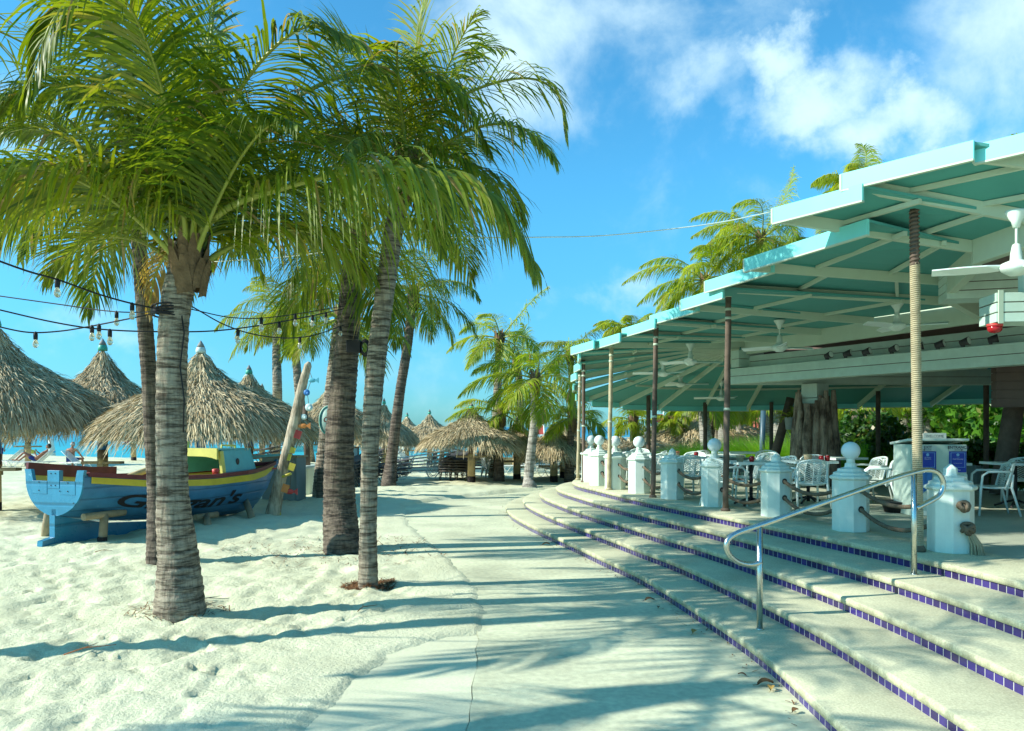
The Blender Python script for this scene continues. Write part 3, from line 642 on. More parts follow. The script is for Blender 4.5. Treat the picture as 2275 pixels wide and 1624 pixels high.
def palm(name, pts, rad, label, group=None, n=18, flen=3.6, leafL=.8, nl=60, seg=4, wind=(0, 0, 0), lw=(0, 0, 0), m=None, leaf=None, seed=0, special=(), split=False,
         detail=True, rings=11, droop=.5, width=.042, elev=(-25, 80), sag=.26, husk_h=.7, tone=.5, sides=20):
    pts = [Vector(q) for q in pts]; base = pts[0].copy(); base.z -= .0
    root = empty(name, base, label=label, cat='palm tree', group=group)
    loc = [q - base for q in pts]; loc0 = [Vector((loc[0].x, loc[0].y, -.25))] + loc
    trunk_mesh('trunk', loc0, [rad[0]] + list(rad), m or bark, root, rings=rings, seed=seed, n=sides)
    top = loc[-1]; q = random.Random(seed)
    fr = []
    for i in range(n):
        f = (i + .5) / n; az = 2.39996 * i + q.uniform(-.25, .25)
        el = R(elev[1] + (elev[0] - elev[1]) * f ** .8 + q.uniform(-6, 6))
        L_ = flen * q.uniform(.85, 1.1) * (.8 + .25 * math.sin(math.pi * min(1, f + .25)))
        b0 = np.array(top) + np.array([math.cos(az), math.sin(az), 0]) * rad[-1] * .5 + np.array([0, 0, .12 * (1 - f) - .26])
        fr.append((rachis_from(b0, az, el, L_, sag * q.uniform(.85, 1.2) * (.75 + .6 * f), wind, side=q.uniform(-.08, .08)), dict(seed=seed * 100 + i, tone=tone + q.uniform(-.22, .2))))
    for sp in special:
        ctrl = [np.array(top) + [0, 0, -.28]] + [np.array(v) - np.array(base) for v in sp[0]]; ctrl[1] = ctrl[1] * .5 + ctrl[2] * .2 + (np.array(top) + [0, 0, .04]) * .3; d = dict(seed=seed * 100 + 50 + len(fr)); d.update(sp[1]); fr.append((ctrl, d))
    crown(root, top, fr, leaf or leaf_near, detail, split, leafL=leafL, nl=nl, droop=droop, width=width, seg=seg, wind=lw)
    if husk_h: husk_mesh(root, top, rad[-1] * 1.15, husk_h, seed=seed)
    return root

def cen(Y, *px): return [P(x, y, Y) for x, y in px]
# nearest palm, its arching fronds placed one by one
Y1 = 8.4
sp1 = [
 ([P(405, 525, 8.35), P(330, 420, 8.2), P(200, 372, 7.9), P(80, 380, 7.7), P(-60, 450, 7.5)], dict(leafL=1.32, nl=120, droop=1.1, tone=.93, r0=.036, kink=.05)),
 ([P(440, 530, 8.3), P(505, 462, 8.1), P(620, 420, 7.9), P(800, 378, 7.7), P(980, 384, 7.5), P(1110, 450, 7.4), P(1190, 590, 7.4)], dict(leafL=1.3, nl=150, droop=1.15, kink=.16, tone=.55, r0=.038, start=.26)),
 ([P(435, 505, 8.5), P(520, 350, 8.7), P(660, 215, 9.0), P(850, 150, 9.2), P(1000, 190, 9.3), P(1085, 330, 9.3)], dict(leafL=1.1, nl=130, droop=1.05, kink=.16, tone=.4, r0=.04)),
 ([P(420, 510, 8.4), P(440, 340, 8.5), P(462, 160, 8.6), P(480, -40, 8.6), P(490, -180, 8.3)], dict(leafL=1.05, nl=120, droop=.14, tone=.2, r0=.036)),
 ([P(410, 500, 8.3), P(385, 330, 8.0), P(330, 120, 7.6), P(240, -10, 7.2), P(130, 30, 6.9), P(60, 200, 6.7)], dict(leafL=1.15, nl=120, droop=1.1, tone=.5, r0=.036)),
 ([P(400, 500, 8.4), P(330, 340, 8.2), P(220, 220, 8.0), P(90, 190, 7.9), P(-60, 260, 7.8)], dict(leafL=1.0, nl=110, droop=.85, tone=.55, r0=.034)),
 ([P(430, 500, 8.2), P(470, 330, 7.8), P(560, 160, 7.4), P(680, 60, 7.1), P(800, 90, 7.0)], dict(leafL=1.0, nl=110, droop=.9, tone=.35, r0=.034)),
 ([P(410, 510, 8.6), P(420, 330, 9.0), P(380, 150, 9.4), P(300, 40, 9.7), P(180, 0, 10.0)], dict(leafL=1.0, nl=110, droop=.7, tone=.3, r0=.034)),
 ([P(445, 535, 8.6), P(520, 510, 8.9), P(610, 500, 9.2), P(740, 530, 9.5), P(850, 640, 9.8)], dict(leafL=.9, nl=70, droop=.7, tone=.3, r0=.03)),
 ([P(415, 545, 8.75), P(375, 560, 9.0), P(345, 610, 9.2), P(330, 690, 9.3)], dict(leafL=.6, nl=40, droop=1.3, dead=True, r0=.03)),
 ([P(405, 520, 8.6), P(320, 450, 9.0), P(220, 430, 9.4), P(110, 470, 9.8), P(40, 560, 10.0)], dict(leafL=.95, nl=70, droop=.7, tone=.35, r0=.03)),
]
palm('coconut_palm', [G(400, 1362, .03), P(396, 1240, Y1), P(384, 1100, Y1), P(380, 900, Y1), P(388, 700, Y1), P(412, 585, Y1), P(420, 545, Y1)],
     [.262, .205, .165, .15, .15, .16, .15], 'nearest palm with thick curved ringed trunk in front of the painted boat', 'coconut palms on the beach',
     n=10, flen=3.0, leafL=1.05, nl=90, seg=5, special=sp1, split=True, seed=1, rings=10, elev=(34, 88), width=.032, droop=.62, husk_h=.5, sides=28, sag=.24)
# palm behind it, left of its trunk
palm('coconut_palm', [G(351, 1244, .05), P(347, 1100, 11.8), P(340, 1000, 11.8), P(332, 850, 11.8), P(318, 660, 11.8), P(305, 480, 11.8), P(300, 360, 11.8)], [.17, .13, .12, .115, .11, .105, .10],
     'slender dark palm standing just behind and left of the nearest ringed trunk', 'coconut palms on the beach', n=15, flen=3.2, leafL=.95, nl=80, width=.03, seed=2, m=bark_dark, split=True, elev=(-20, 75), tone=.4, droop=.75, husk_h=.5)
# thick dark trunk by the path
palm('coconut_palm', [G(762, 1222, .03), P(754, 1120, 12.9), P(755, 960, 12.9), P(768, 800, 12.9), P(776, 690, 12.9), P(785, 560, 12.9), P(790, 500, 12.9)], [.31, .265, .225, .20, .185, .165, .15],
     'stout dark palm with swollen base beside the thin pale trunk', 'coconut palms on the beach', n=11, flen=2.4, leafL=.95, nl=76, width=.03, seed=3, m=bark_dark, split=True, elev=(-28, 70), tone=.45, droop=.75, husk_h=.5)
sp4 = [
 ([P(915, 330, 9.8), P(985, 240, 9.7), P(1080, 190, 9.6), P(1180, 175, 9.5), P(1240, 215, 9.4), P(1255, 300, 9.4)], dict(leafL=.75, nl=84, droop=.5, tone=.7, r0=.026, wind=(.06, 0, 0))),
 ([P(905, 320, 9.8), P(915, 200, 9.9), P(930, 60, 10.0), P(960, -80, 10.0)], dict(leafL=.85, nl=70, droop=.25, tone=.75, r0=.026)),
 ([P(900, 320, 9.8), P(840, 200, 9.9), P(760, 90, 10.0), P(660, 30, 10.0)], dict(leafL=.85, nl=70, droop=.4, tone=.6)),
 ([P(915, 320, 9.9), P(990, 190, 10.1), P(1060, 110, 10.4), P(1130, 110, 10.6)], dict(leafL=.7, nl=64, droop=.5, tone=.4)),
 ([P(895, 340, 9.8), P(820, 300, 9.8), P(740, 290, 9.8), P(650, 340, 9.8), P(600, 430, 9.8)], dict(leafL=.8, nl=64, droop=.75, tone=.6)),
 ([P(920, 345, 9.7), P(1000, 350, 9.5), P(1070, 390, 9.3), P(1110, 470, 9.2)], dict(leafL=.75, nl=60, droop=.6, tone=.4)),
 ([P(905, 345, 9.7), P(930, 400, 9.2), P(960, 470, 8.9), P(980, 560, 8.8)], dict(leafL=.8, nl=50, droop=.5, tone=.4)),
]
palm('coconut_palm', [G(818, 1303, .02), P(818, 1150, 9.8), P(824, 950, 9.8), P(838, 780, 9.8), P(864, 580, 9.8), P(888, 440, 9.8), P(908, 350, 9.8)], [.125, .105, .112, .12, .12, .115, .12],
     'thin palm beside the path with a ring of brown litter round its foot', 'coconut palms on the beach', n=12, flen=2.1, leafL=.85, nl=80, width=.028, seed=4, special=sp4, split=True, elev=(-5, 85), tone=.6, husk_h=.6, droop=.7)
palm('coconut_palm', [G(714, 1112, .0), P(722, 1000, 21.4), P(738, 860, 21.4), P(752, 740, 21.4), P(760, 690, 21.4)], [.26, .21, .19, .17, .16], 'grey palm behind the stout dark trunk carrying the round sign',
     'coconut palms on the beach', n=14, flen=2.5, leafL=.85, nl=46, seg=3, seed=5, elev=(-30, 75), wind=(-.05, 0, 0), tone=.65)
palm('coconut_palm', [G(862, 1083, .05), P(868, 1030, 26.), P(878, 950, 26.), P(890, 860, 26.), P(906, 760, 26.), P(918, 640, 26.)], [.26, .19, .17, .16, .15, .14], 'leaning dark palm right of the thin trunk, beside a stack of loungers',
     'coconut palms on the beach', n=15, flen=2.6, leafL=1.0, nl=50, seg=3, seed=6, droop=.9, m=bark_dark, elev=(-35, 75), tone=.35)
palm('coconut_palm', [G(612, 1022, .0), P(616, 900, 34), P(614, 780, 34), P(618, 700, 34)], [.26, .2, .18, .16], 'far palm behind the driftwood signpost, nearer the boat', 'coconut palms on the beach', n=14, flen=3.1, leafL=1.0, nl=48, seg=3, droop=.8, seed=7, wind=(-.08, 0, 0), elev=(-30, 70), tone=.6)
palm('coconut_palm', [G(690, 1018, .0), P(668, 900, 36), P(658, 800, 36), P(652, 740, 36), P(648, 680, 36)], [.26, .2, .18, .16, .15], 'far bent palm just behind the top of the driftwood signpost', 'coconut palms on the beach', n=14, flen=3.1, leafL=1.0, nl=48, seg=3, droop=.8, seed=8, wind=(-.08, 0, 0), elev=(-30, 70), tone=.6)
# middle distance, windswept
WN = (-.16, 0, 0); LW = (-.12, 0, -.02)
mid = 'windswept palms beyond the path'
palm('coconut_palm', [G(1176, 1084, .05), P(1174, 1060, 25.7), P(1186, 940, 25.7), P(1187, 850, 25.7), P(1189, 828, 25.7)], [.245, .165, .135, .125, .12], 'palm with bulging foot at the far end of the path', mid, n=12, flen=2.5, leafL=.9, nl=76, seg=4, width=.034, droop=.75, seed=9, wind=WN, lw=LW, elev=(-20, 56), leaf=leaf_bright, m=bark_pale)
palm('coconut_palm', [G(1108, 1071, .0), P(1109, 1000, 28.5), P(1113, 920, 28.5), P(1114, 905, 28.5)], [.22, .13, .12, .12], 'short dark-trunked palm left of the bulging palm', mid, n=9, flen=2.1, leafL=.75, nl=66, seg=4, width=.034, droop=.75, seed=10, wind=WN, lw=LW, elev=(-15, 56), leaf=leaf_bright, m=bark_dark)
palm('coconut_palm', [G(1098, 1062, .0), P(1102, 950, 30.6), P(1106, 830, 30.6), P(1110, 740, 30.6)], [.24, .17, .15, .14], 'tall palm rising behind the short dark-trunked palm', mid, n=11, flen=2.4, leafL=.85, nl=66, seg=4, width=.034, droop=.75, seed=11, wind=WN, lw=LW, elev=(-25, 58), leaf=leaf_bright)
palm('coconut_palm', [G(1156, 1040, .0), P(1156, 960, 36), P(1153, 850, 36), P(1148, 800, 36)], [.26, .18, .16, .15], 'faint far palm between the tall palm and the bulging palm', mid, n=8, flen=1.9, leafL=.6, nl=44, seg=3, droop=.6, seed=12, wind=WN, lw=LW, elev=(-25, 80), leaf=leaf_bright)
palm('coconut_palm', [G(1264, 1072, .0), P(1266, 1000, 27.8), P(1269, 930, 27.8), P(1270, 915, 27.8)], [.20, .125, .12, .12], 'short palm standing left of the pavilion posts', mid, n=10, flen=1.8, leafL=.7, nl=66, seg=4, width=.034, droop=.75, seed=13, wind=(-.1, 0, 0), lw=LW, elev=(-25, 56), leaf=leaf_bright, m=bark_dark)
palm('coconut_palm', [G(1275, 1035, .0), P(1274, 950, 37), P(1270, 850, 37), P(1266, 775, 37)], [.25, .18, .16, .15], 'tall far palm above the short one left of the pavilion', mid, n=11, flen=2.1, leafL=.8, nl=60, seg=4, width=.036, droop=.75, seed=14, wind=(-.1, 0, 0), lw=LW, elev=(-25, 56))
# behind the pavilion
bk = 'palms behind the pavilion roof'
for i, (bx, cx_, cy_, Yd, fl_, lab) in enumerate([
    (1700, 1690, 520, 33, 3.0, 'tall windswept palm rising highest behind the middle of the pavilion roof'), (1600, 1565, 612, 34, 3.0, 'windswept palm hanging over the left part of the pavilion roof'),
    (1412, 1398, 730, 36, 1.5, 'small palm top showing over the far left eave'), (1905, 1900, 405, 30, 1.7, 'palm top peeping between two steps of the roof'),
    (1830, 1830, 545, 31, 1.7, 'palm fronds low behind the middle roof steps'), (2235, 2240, 360, 30, 1.2, 'palm tip just above the near end of the roof')]):
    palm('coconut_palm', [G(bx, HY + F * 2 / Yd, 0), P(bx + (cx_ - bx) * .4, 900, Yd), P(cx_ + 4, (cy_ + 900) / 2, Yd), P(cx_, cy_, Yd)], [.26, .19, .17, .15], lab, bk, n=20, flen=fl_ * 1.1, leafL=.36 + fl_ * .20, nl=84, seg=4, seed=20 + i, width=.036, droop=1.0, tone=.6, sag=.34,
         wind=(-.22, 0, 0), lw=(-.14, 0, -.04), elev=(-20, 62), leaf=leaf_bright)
bg_ = 'palms seen under the pavilion roof'
for i, (bx, by, cx_, cy_, Yd, r_, fl_, lf, mm, lab) in enumerate([
    (1416, 1010, 1407, 925, 34, .2, 2.4, .6, bark, 'short feathery palm behind the bollards, left of the striped sail'),
    (1500, 1010, 1494, 920, 36, .22, 1.8, .5, bark_pale, 'slim pale palm right of the striped sail'),
    (1572, 1020, 1556, 870, 30, .24, 2.8, .7, bark_pale, 'thick white trunk leaning over the thatched roof'),
    (1567, 1020, 1592, 870, 31, .22, 2.8, .7, bark_dark, 'dark curved trunk crossing behind the white one'),
    (1608, 1010, 1600, 872, 33, .22, 2.8, .7, bark_pale, 'speckled pale trunk right of the dark curved one'),
    (1645, 1000, 1638, 880, 35, .2, 2.6, .7, bark_pale, 'pale trunk in front of the red tiled roof'),
    (1732, 1010, 1724, 870, 29, .24, 2.8, .7, bark_pale, 'white trunk beside the dark leaning post'),
    (1770, 1000, 1700, 905, 38, .2, 3.4, .9, bark, 'yellow-green palm above the red roof ridge'),
    (1928, 1010, 1935, 850, 27, .22, 3.2, .8, bark_dark, 'dark upright trunk right of the driftwood column'),
    (1985, 990, 1962, 905, 34, .2, 3.2, .9, bark, 'yellow fronded palm seen over the hedge'),
    (2012, 1000, 2004, 850, 31, .2, 3.2, .9, bark_pale, 'grey trunk just left of the rope-wound post'),
    (2070, 990, 2036, 850, 30, .2, 3.2, .9, bark_pale, 'curved pale trunk leaning left over the host stand'),
    (2085, 990, 2094, 850, 32, .2, 3.2, .9, bark_pale, 'straight pale trunk above the entrance sign'),
    (2170, 1010, 2172, 840, 29, .24, 3.0, .8, bark, 'grey trunk in front of the thatched hut')]):
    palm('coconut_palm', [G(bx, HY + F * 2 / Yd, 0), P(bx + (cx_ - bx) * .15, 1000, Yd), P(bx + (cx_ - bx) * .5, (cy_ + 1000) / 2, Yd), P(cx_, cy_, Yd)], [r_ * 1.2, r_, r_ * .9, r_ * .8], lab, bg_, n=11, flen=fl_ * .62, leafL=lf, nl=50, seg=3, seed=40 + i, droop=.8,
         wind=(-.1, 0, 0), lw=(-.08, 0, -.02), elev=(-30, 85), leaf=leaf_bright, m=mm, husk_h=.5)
# two more of the grove stand just out of frame on the left; their shadows lie across the sand, path and steps
palm('coconut_palm', [Vector((-8.2, 6.15, 0)), Vector((-8.0, 6.3, 2)), Vector((-7.6, 6.7, 4)), Vector((-7.3, 7.0, 5.9))], [.22, .16, .15, .13], 'palm at the left edge casting its long trunk shadow over the sand', 'coconut palms on the beach', n=9, flen=3.0, leafL=.85, nl=46, seg=3, seed=70)
palm('coconut_palm', [Vector((-9.0, 1.2, 0)), Vector((-8.8, 2.0, 2)), Vector((-8.1, 3.4, 4)), Vector((-7.2, 4.5, 5.6))], [.22, .16, .15, .13], 'palm left of the viewer casting feathery shadows on the path', 'coconut palms on the beach', n=6, flen=3.2, leafL=.85, nl=46, seg=3, seed=71)
# ------------------------------------------------------------------ thatched palapas
def thatch_material(name, ca, cb, cd):
    m = bpy.data.materials.new(name); m.use_nodes = True; nt = m.node_tree; b = nt.nodes['Principled BSDF']; N = nt.nodes.new; L = nt.links.new
    at = N('ShaderNodeAttribute'); at.attribute_name = 'rnd'; cr = N('ShaderNodeValToRGB'); e = cr.color_ramp.elements
    e[0].position = 0; e[0].color = (*cd, 1); e[1].position = 1; e[1].color = (*cb, 1); x = e.new(.4); x.color = (*ca, 1)
    L(at.outputs['Fac'], cr.inputs[0])
    tc = N('ShaderNodeTexCoord'); n = N('ShaderNodeTexNoise'); n.inputs['Scale'].default_value = 3; n.inputs['Detail'].default_value = 5; L(tc.outputs['Object'], n.inputs['Vector'])
    mr = N('ShaderNodeMapRange'); mr.inputs[1].default_value = .3; mr.inputs[2].default_value = .7; mr.inputs[3].default_value = .7; mr.inputs[4].default_value = 1.15; L(n.outputs[0], mr.inputs[0])
    mu = N('ShaderNodeMix'); mu.data_type = 'RGBA'; mu.blend_type = 'MULTIPLY'; mu.inputs[0].default_value = 1; L(cr.outputs[0], mu.inputs[6]); L(mr.outputs[0], mu.inputs[7])
    L(mu.outputs[2], b.inputs['Base Color']); b.inputs['Roughness'].default_value = .85; b.inputs['Specular IOR Level'].default_value = .15; return m
thatch = thatch_material('dry_thatch', (0.47, 0.385, 0.22), (0.76, 0.64, 0.40), (0.25, 0.185, 0.10))
PROF = np.array([(0.0, 1.0), (.05, .92), (.12, .79), (.25, .635), (.43, .50), (.61, .385), (.78, .27), (.91, .145), (1.0, .0)])   # radius, height of the thatch
def thatch_geo(r, h, ns, seed, sl=.34):
    """shaggy bell of overlapping dry strands, eave at z=0"""
    g = np.random.default_rng(seed)
    parts = []
    # underlying solid bell
    n = 40; k = len(PROF); a = np.linspace(0, 2 * np.pi, n, endpoint=False)
    V = np.stack([(PROF[:, 0, None] * r * .95) * np.cos(a), (PROF[:, 0, None] * r * .95) * np.sin(a), np.repeat(PROF[:, 1, None] * h - .02 * h, n, 1)], 2).reshape(-1, 3)
    i = np.arange(k - 1)[:, None] * n; j = np.arange(n)[None, :]; j2 = (j + 1) % n
    parts.append((V, np.stack([(i + j).ravel(), (i + j2).ravel(), (i + n + j2).ravel(), (i + n + j).ravel()], 1), np.full(len(V), .25)))
    # strands
    m = ns; u = g.random(m) ** .62; u = .03 + u * .99        # arc position, more near the eave
    a = g.random(m) * 2 * np.pi
    seg = np.linalg.norm(np.diff(PROF * [r, h], axis=0), axis=1); s = np.concatenate([[0], np.cumsum(seg)]); s /= s[-1]
    rr = np.interp(u, s, PROF[:, 0]) * r; zz = np.interp(u, s, PROF[:, 1]) * h
    e = .02; r2 = np.interp(np.minimum(u + e, 1), s, PROF[:, 0]) * r; z2 = np.interp(np.minimum(u + e, 1), s, PROF[:, 1]) * h
    r1 = np.interp(np.maximum(u - e, 0), s, PROF[:, 0]) * r; z1 = np.interp(np.maximum(u - e, 0), s, PROF[:, 1]) * h
    dr, dz = r2 - r1, z2 - z1; L = np.hypot(dr, dz) + 1e-6; dr /= L; dz /= L
    er = np.stack([np.cos(a), np.sin(a), 0 * a], 1); et = np.stack([-np.sin(a), np.cos(a), 0 * a], 1); ez = np.array([0, 0, 1.0])
    down = er * dr[:, None] + ez * dz[:, None]; nor = er * (-dz)[:, None] + ez * dr[:, None]
    lift = g.uniform(.0, .30, m); lift = np.where(g.random(m) < .12, lift + .35, lift)
    d = down + nor * lift[:, None] + et * g.normal(0, .16, m)[:, None]; d /= np.linalg.norm(d, axis=1)[:, None]
    ln = sl * g.uniform(.6, 1.35, m) * (.55 + .6 * rr / r); w = g.uniform(.007, .017, m) * (r / 2.0) ** .5 * (2600 / ns) ** .35
    p = er * rr[:, None] + ez * zz[:, None] + nor * .01
    sd = np.cross(d, nor); sd /= np.linalg.norm(sd, axis=1)[:, None]; tw = g.normal(0, .5, m)
    sd = sd * np.cos(tw)[:, None] + nor * np.sin(tw)[:, None]
    mid = p + d * (ln * .55)[:, None]; d2 = d + np.array([0, 0, -1]) * g.uniform(.2, .7, m)[:, None]; d2 /= np.linalg.norm(d2, axis=1)[:, None]
    end = mid + d2 * (ln * .5)[:, None]
    V = np.stack([p - sd * w[:, None], p + sd * w[:, None], mid - sd * w[:, None], mid + sd * w[:, None], end - sd * (w * .35)[:, None], end + sd * (w * .35)[:, None]], 1).reshape(-1, 3)
    b0 = (np.arange(m) * 6)[:, None] + np.array([0, 2])[None, :]; b0 = b0.ravel()
    rv = np.repeat(np.clip(g.beta(2.2, 1.8, m), 0, 1), 6)
    parts.append((V, np.stack([b0, b0 + 1, b0 + 3, b0 + 2], 1), rv))
    V, Fq, rv = merge(parts); a = np.arctan2(V[:, 1], V[:, 0]); k = 1 + .07 * np.sin(2 * a + seed) + .045 * np.sin(5 * a + seed * 2.3); V[:, :2] *= k[:, None]; V[:, 2] += .05 * h * np.sin(a * 2 + seed * 1.3) * (np.hypot(V[:, 0], V[:, 1]) / r)
    return V, Fq, rv
THATCH_MESH = {}
def palapa(pos, r, h, eave, label, number=None, cap='green', ns=2600, table=None, seed=0, rot=0.0, pole_r=None, tz=1.0):
    root = empty('thatched_umbrella', pos, rot, label=label, cat='palapa', group='thatched umbrellas along the beach')
    key = (round(r, 2), round(h, 2), ns)
    if key in THATCH_MESH:
        o = bpy.data.objects.new('thatch', THATCH_MESH[key]); C.objects.link(o); o.parent = root
    else:
        V, Fq, rv = thatch_geo(r, h, int(ns * 1.7), seed); o = nmesh('thatch', V, Fq, thatch, root, rnd=rv); THATCH_MESH[key] = o.data
    o.location = (0, 0, eave); o.rotation_euler = (0, 0, seed * 1.7)
    pr = pole_r or r * .055; top = eave + h
    b = MB(); b.lathe([(r * .050, top - h * .05), (r * .052, top - h * .02), (r * .044, top + h * .012), (r * .038, top + h * .02)], n=14)
    b.build('cap_ring', {'green': cap_green, 'white': cap_white, 'grey': cap_grey}[cap], root)
    b = MB(); b.lathe([(r * .042, top + h * .018), (r * .03, top + h * .05), (.004, top + h * .10)], n=12); b.build('peak', cap_grey, root)
    zt = tz; b = MB(); b.lathe([(pr * 1.05, .22), (pr, zt - .02), (pr, zt + .12)], n=14); b.build('pole', pole_wood, root)
    b = MB(); b.lathe([(pr * 1.09, -.3), (pr * 1.08, .23)], n=14); b.build('tarred_foot', tar, root)
    b = MB(); b.lathe([(pr * 1.03, zt + .12), (pr * 1.03, zt + .36)], n=14); b.build('dark_band', rust_post, root)
    pb = MB(); pb.lathe([(pr, zt + .36), (pr, eave + h * .35)], n=14); po = pb.build('painted_pole_top', pole_blue, root)
    if number:
        me = text_mesh(number, .24, offset=.008); me.materials.clear(); me.materials.append(letter_white)
        for v in me.vertices:       # wrap round the pole, towards the viewer's side
            a = -math.pi / 2 - rot + v.co.x / pr + .25; z = v.co.y + zt + .36 + .30; v.co = Vector((math.cos(a) * (pr + .006), math.sin(a) * (pr + .006), z))
        q = bpy.data.objects.new('number', me); C.objects.link(q); q.parent = po
    tb = MB(); tb.box((0, 0, zt), (table or r * .5, .24, .07)); tb.box((0, 0, zt - .09), (.18, .30, .10)); tb.build('shelf_table', plank_wood, root, bevel=.008)
    return root
# apex px x, thatch top px y, eave px y, distance, radius m, thatch height m, cap, number, strands
PAL = [
 (-10, 716, 940, 18.5, 2.36, 'green', None, 5200, 'largest thatched umbrella cut by the left edge, over the sunbathers', 0),
 (228, 770, 958, 22.0, 2.45, 'green', '54', 4600, 'thatched umbrella with green cap behind the largest one, number 54 on its pole', 0),
 (446, 775, 965, 18.8, 2.28, 'white', None, 5200, 'thatched umbrella with pale cap right above the boat cuddy', 0),
 (553, 824, 962, 26.0, 2.2, 'green', '47', 3200, 'thatched umbrella half hidden behind the pale-capped one', 0),
 (582, 862, 965, 35.0, 2.1, 'green', None, 1800, 'small far thatched tip left of the driftwood signpost', 0),
 (736, 845, 968, 29.0, 1.65, 'green', None, 2600, 'thatched umbrella behind the round sign and stout trunk', 0),
 (853, 893, 984, 36.5, 1.62, 'green', '21', 2200, 'thatched umbrella between the thin trunk and the leaning palm', 0),
 (904, 922, 985, 48.0, 1.8, 'green', None, 1200, 'tiny thatched umbrella tip right of the leaning palm', 0),
 (954, 916, 986, 42.0, 1.75, 'green', '32', 1800, 'thatched umbrella behind the left shoulder of the broad central one', 0),
 (1047, 903, 988, 28.2, 1.85, 'green', '28', 4600, 'broad central thatched umbrella beside the stacked white loungers', 0),
 (1148, 932, 1000, 29.5, 1.28, 'grey', '31', 2600, 'thatched umbrella with bare dark peak left of the bulging palm', 0),
 (1230, 942, 1010, 28.5, 1.24, 'white', '11', 2600, 'thatched umbrella with pale cap right of the bulging palm', 0),
 (1251, 940, 1012, 31.0, 1.5, 'green', '20', 2400, 'thatched umbrella with green cap behind the short palm', 0),
 (1330, 962, 1010, 36.0, 1.7, 'white', None, 1800, 'thatched umbrella behind the farthest bollards', 0),
 (1376, 966, 1014, 38.0, 1.8, 'green', None, 1600, 'low thatched umbrella behind the bollard row, second from the posts', 0),
 (1436, 962, 1014, 33.0, 1.9, 'grey', None, 1800, 'dark thatched umbrella under the feathery palm', 0),
]
for i, (x, yt, ye, Yd, r, cap, num, ns, lab, rot) in enumerate(PAL):
    base = Vector(((x - HX) * Yd / F, Yd, 0)); zt = 2 + (HY - yt) * Yd / F; ze = 2 + (HY - ye) * Yd / F
    palapa(base, r, zt - ze, ze, lab, num, cap, ns, seed=i, pole_r=.135 if num else .12, tz=min(1.0, ze - .42), table=1.1)
# the poles seen under the left umbrellas with their own tables are farther rows whose tops are hidden
for i, (x, Yd, num, lab) in enumerate([(62, 40, None, 'far thatched umbrella pole with shelf between the sunbather and the sea'), (297, 46, '42', 'far thatched umbrella with bags on its shelf, number 42'), (722, 44, '30', 'far thatched umbrella pole behind the white planter')]):
    palapa(Vector(((x - HX) * Yd / F, Yd, 0)), 1.9, 1.7, 2.0, lab, num, 'green', 900, seed=30 + i, pole_r=.14, table=1.3)
# large thatched roofs inland
def big_thatch(pos, r, h, eave, label, ns, seed):
    root = empty('thatched_hut', pos, label=label, cat='thatched hut')
    V, Fq, rv = thatch_geo(r, h, ns, seed, sl=.5); o = nmesh('thatched_roof', V, Fq, thatch, root, rnd=rv); o.location = (0, 0, eave)
    for a in range(6): MB().lathe([(.14, -.3), (.12, eave + h * .2)], (math.cos(a) * r * .7, math.sin(a) * r * .7, 0), n=8).build('hut_post', rust_post, root)
    return root
p_ = P(1556, 1010, 38); big_thatch((p_.x, 38, 0), 3.9, 2.2, 1.1, 'broad low thatched roof behind the bright grass mounds', 3600, 61)
p_ = P(2220, 1010, 33); big_thatch((p_.x, 33, 0), 3.1, 2.3, .9, 'thatched hut among the trees behind the host stand', 3600, 62)
# ------------------------------------------------------------------ beach bar pavilion with spiral stepped roof
TZ = 5 * S                                     # terrace level
shade_wall_m = mat('shade_wall_paint', (.30, .30, .24), .8, .2, var=(1, .15))
pav = empty('beach_pavilion', (6, 14, TZ), label='open beach bar pavilion with stepped turquoise roof panels, white beams and planked girders', cat='pavilion')
OFF = Vector((6, 14, TZ))
def pv(*q): return Vector(q) - OFF
CEN = (5.31, 18.5, 3.84)
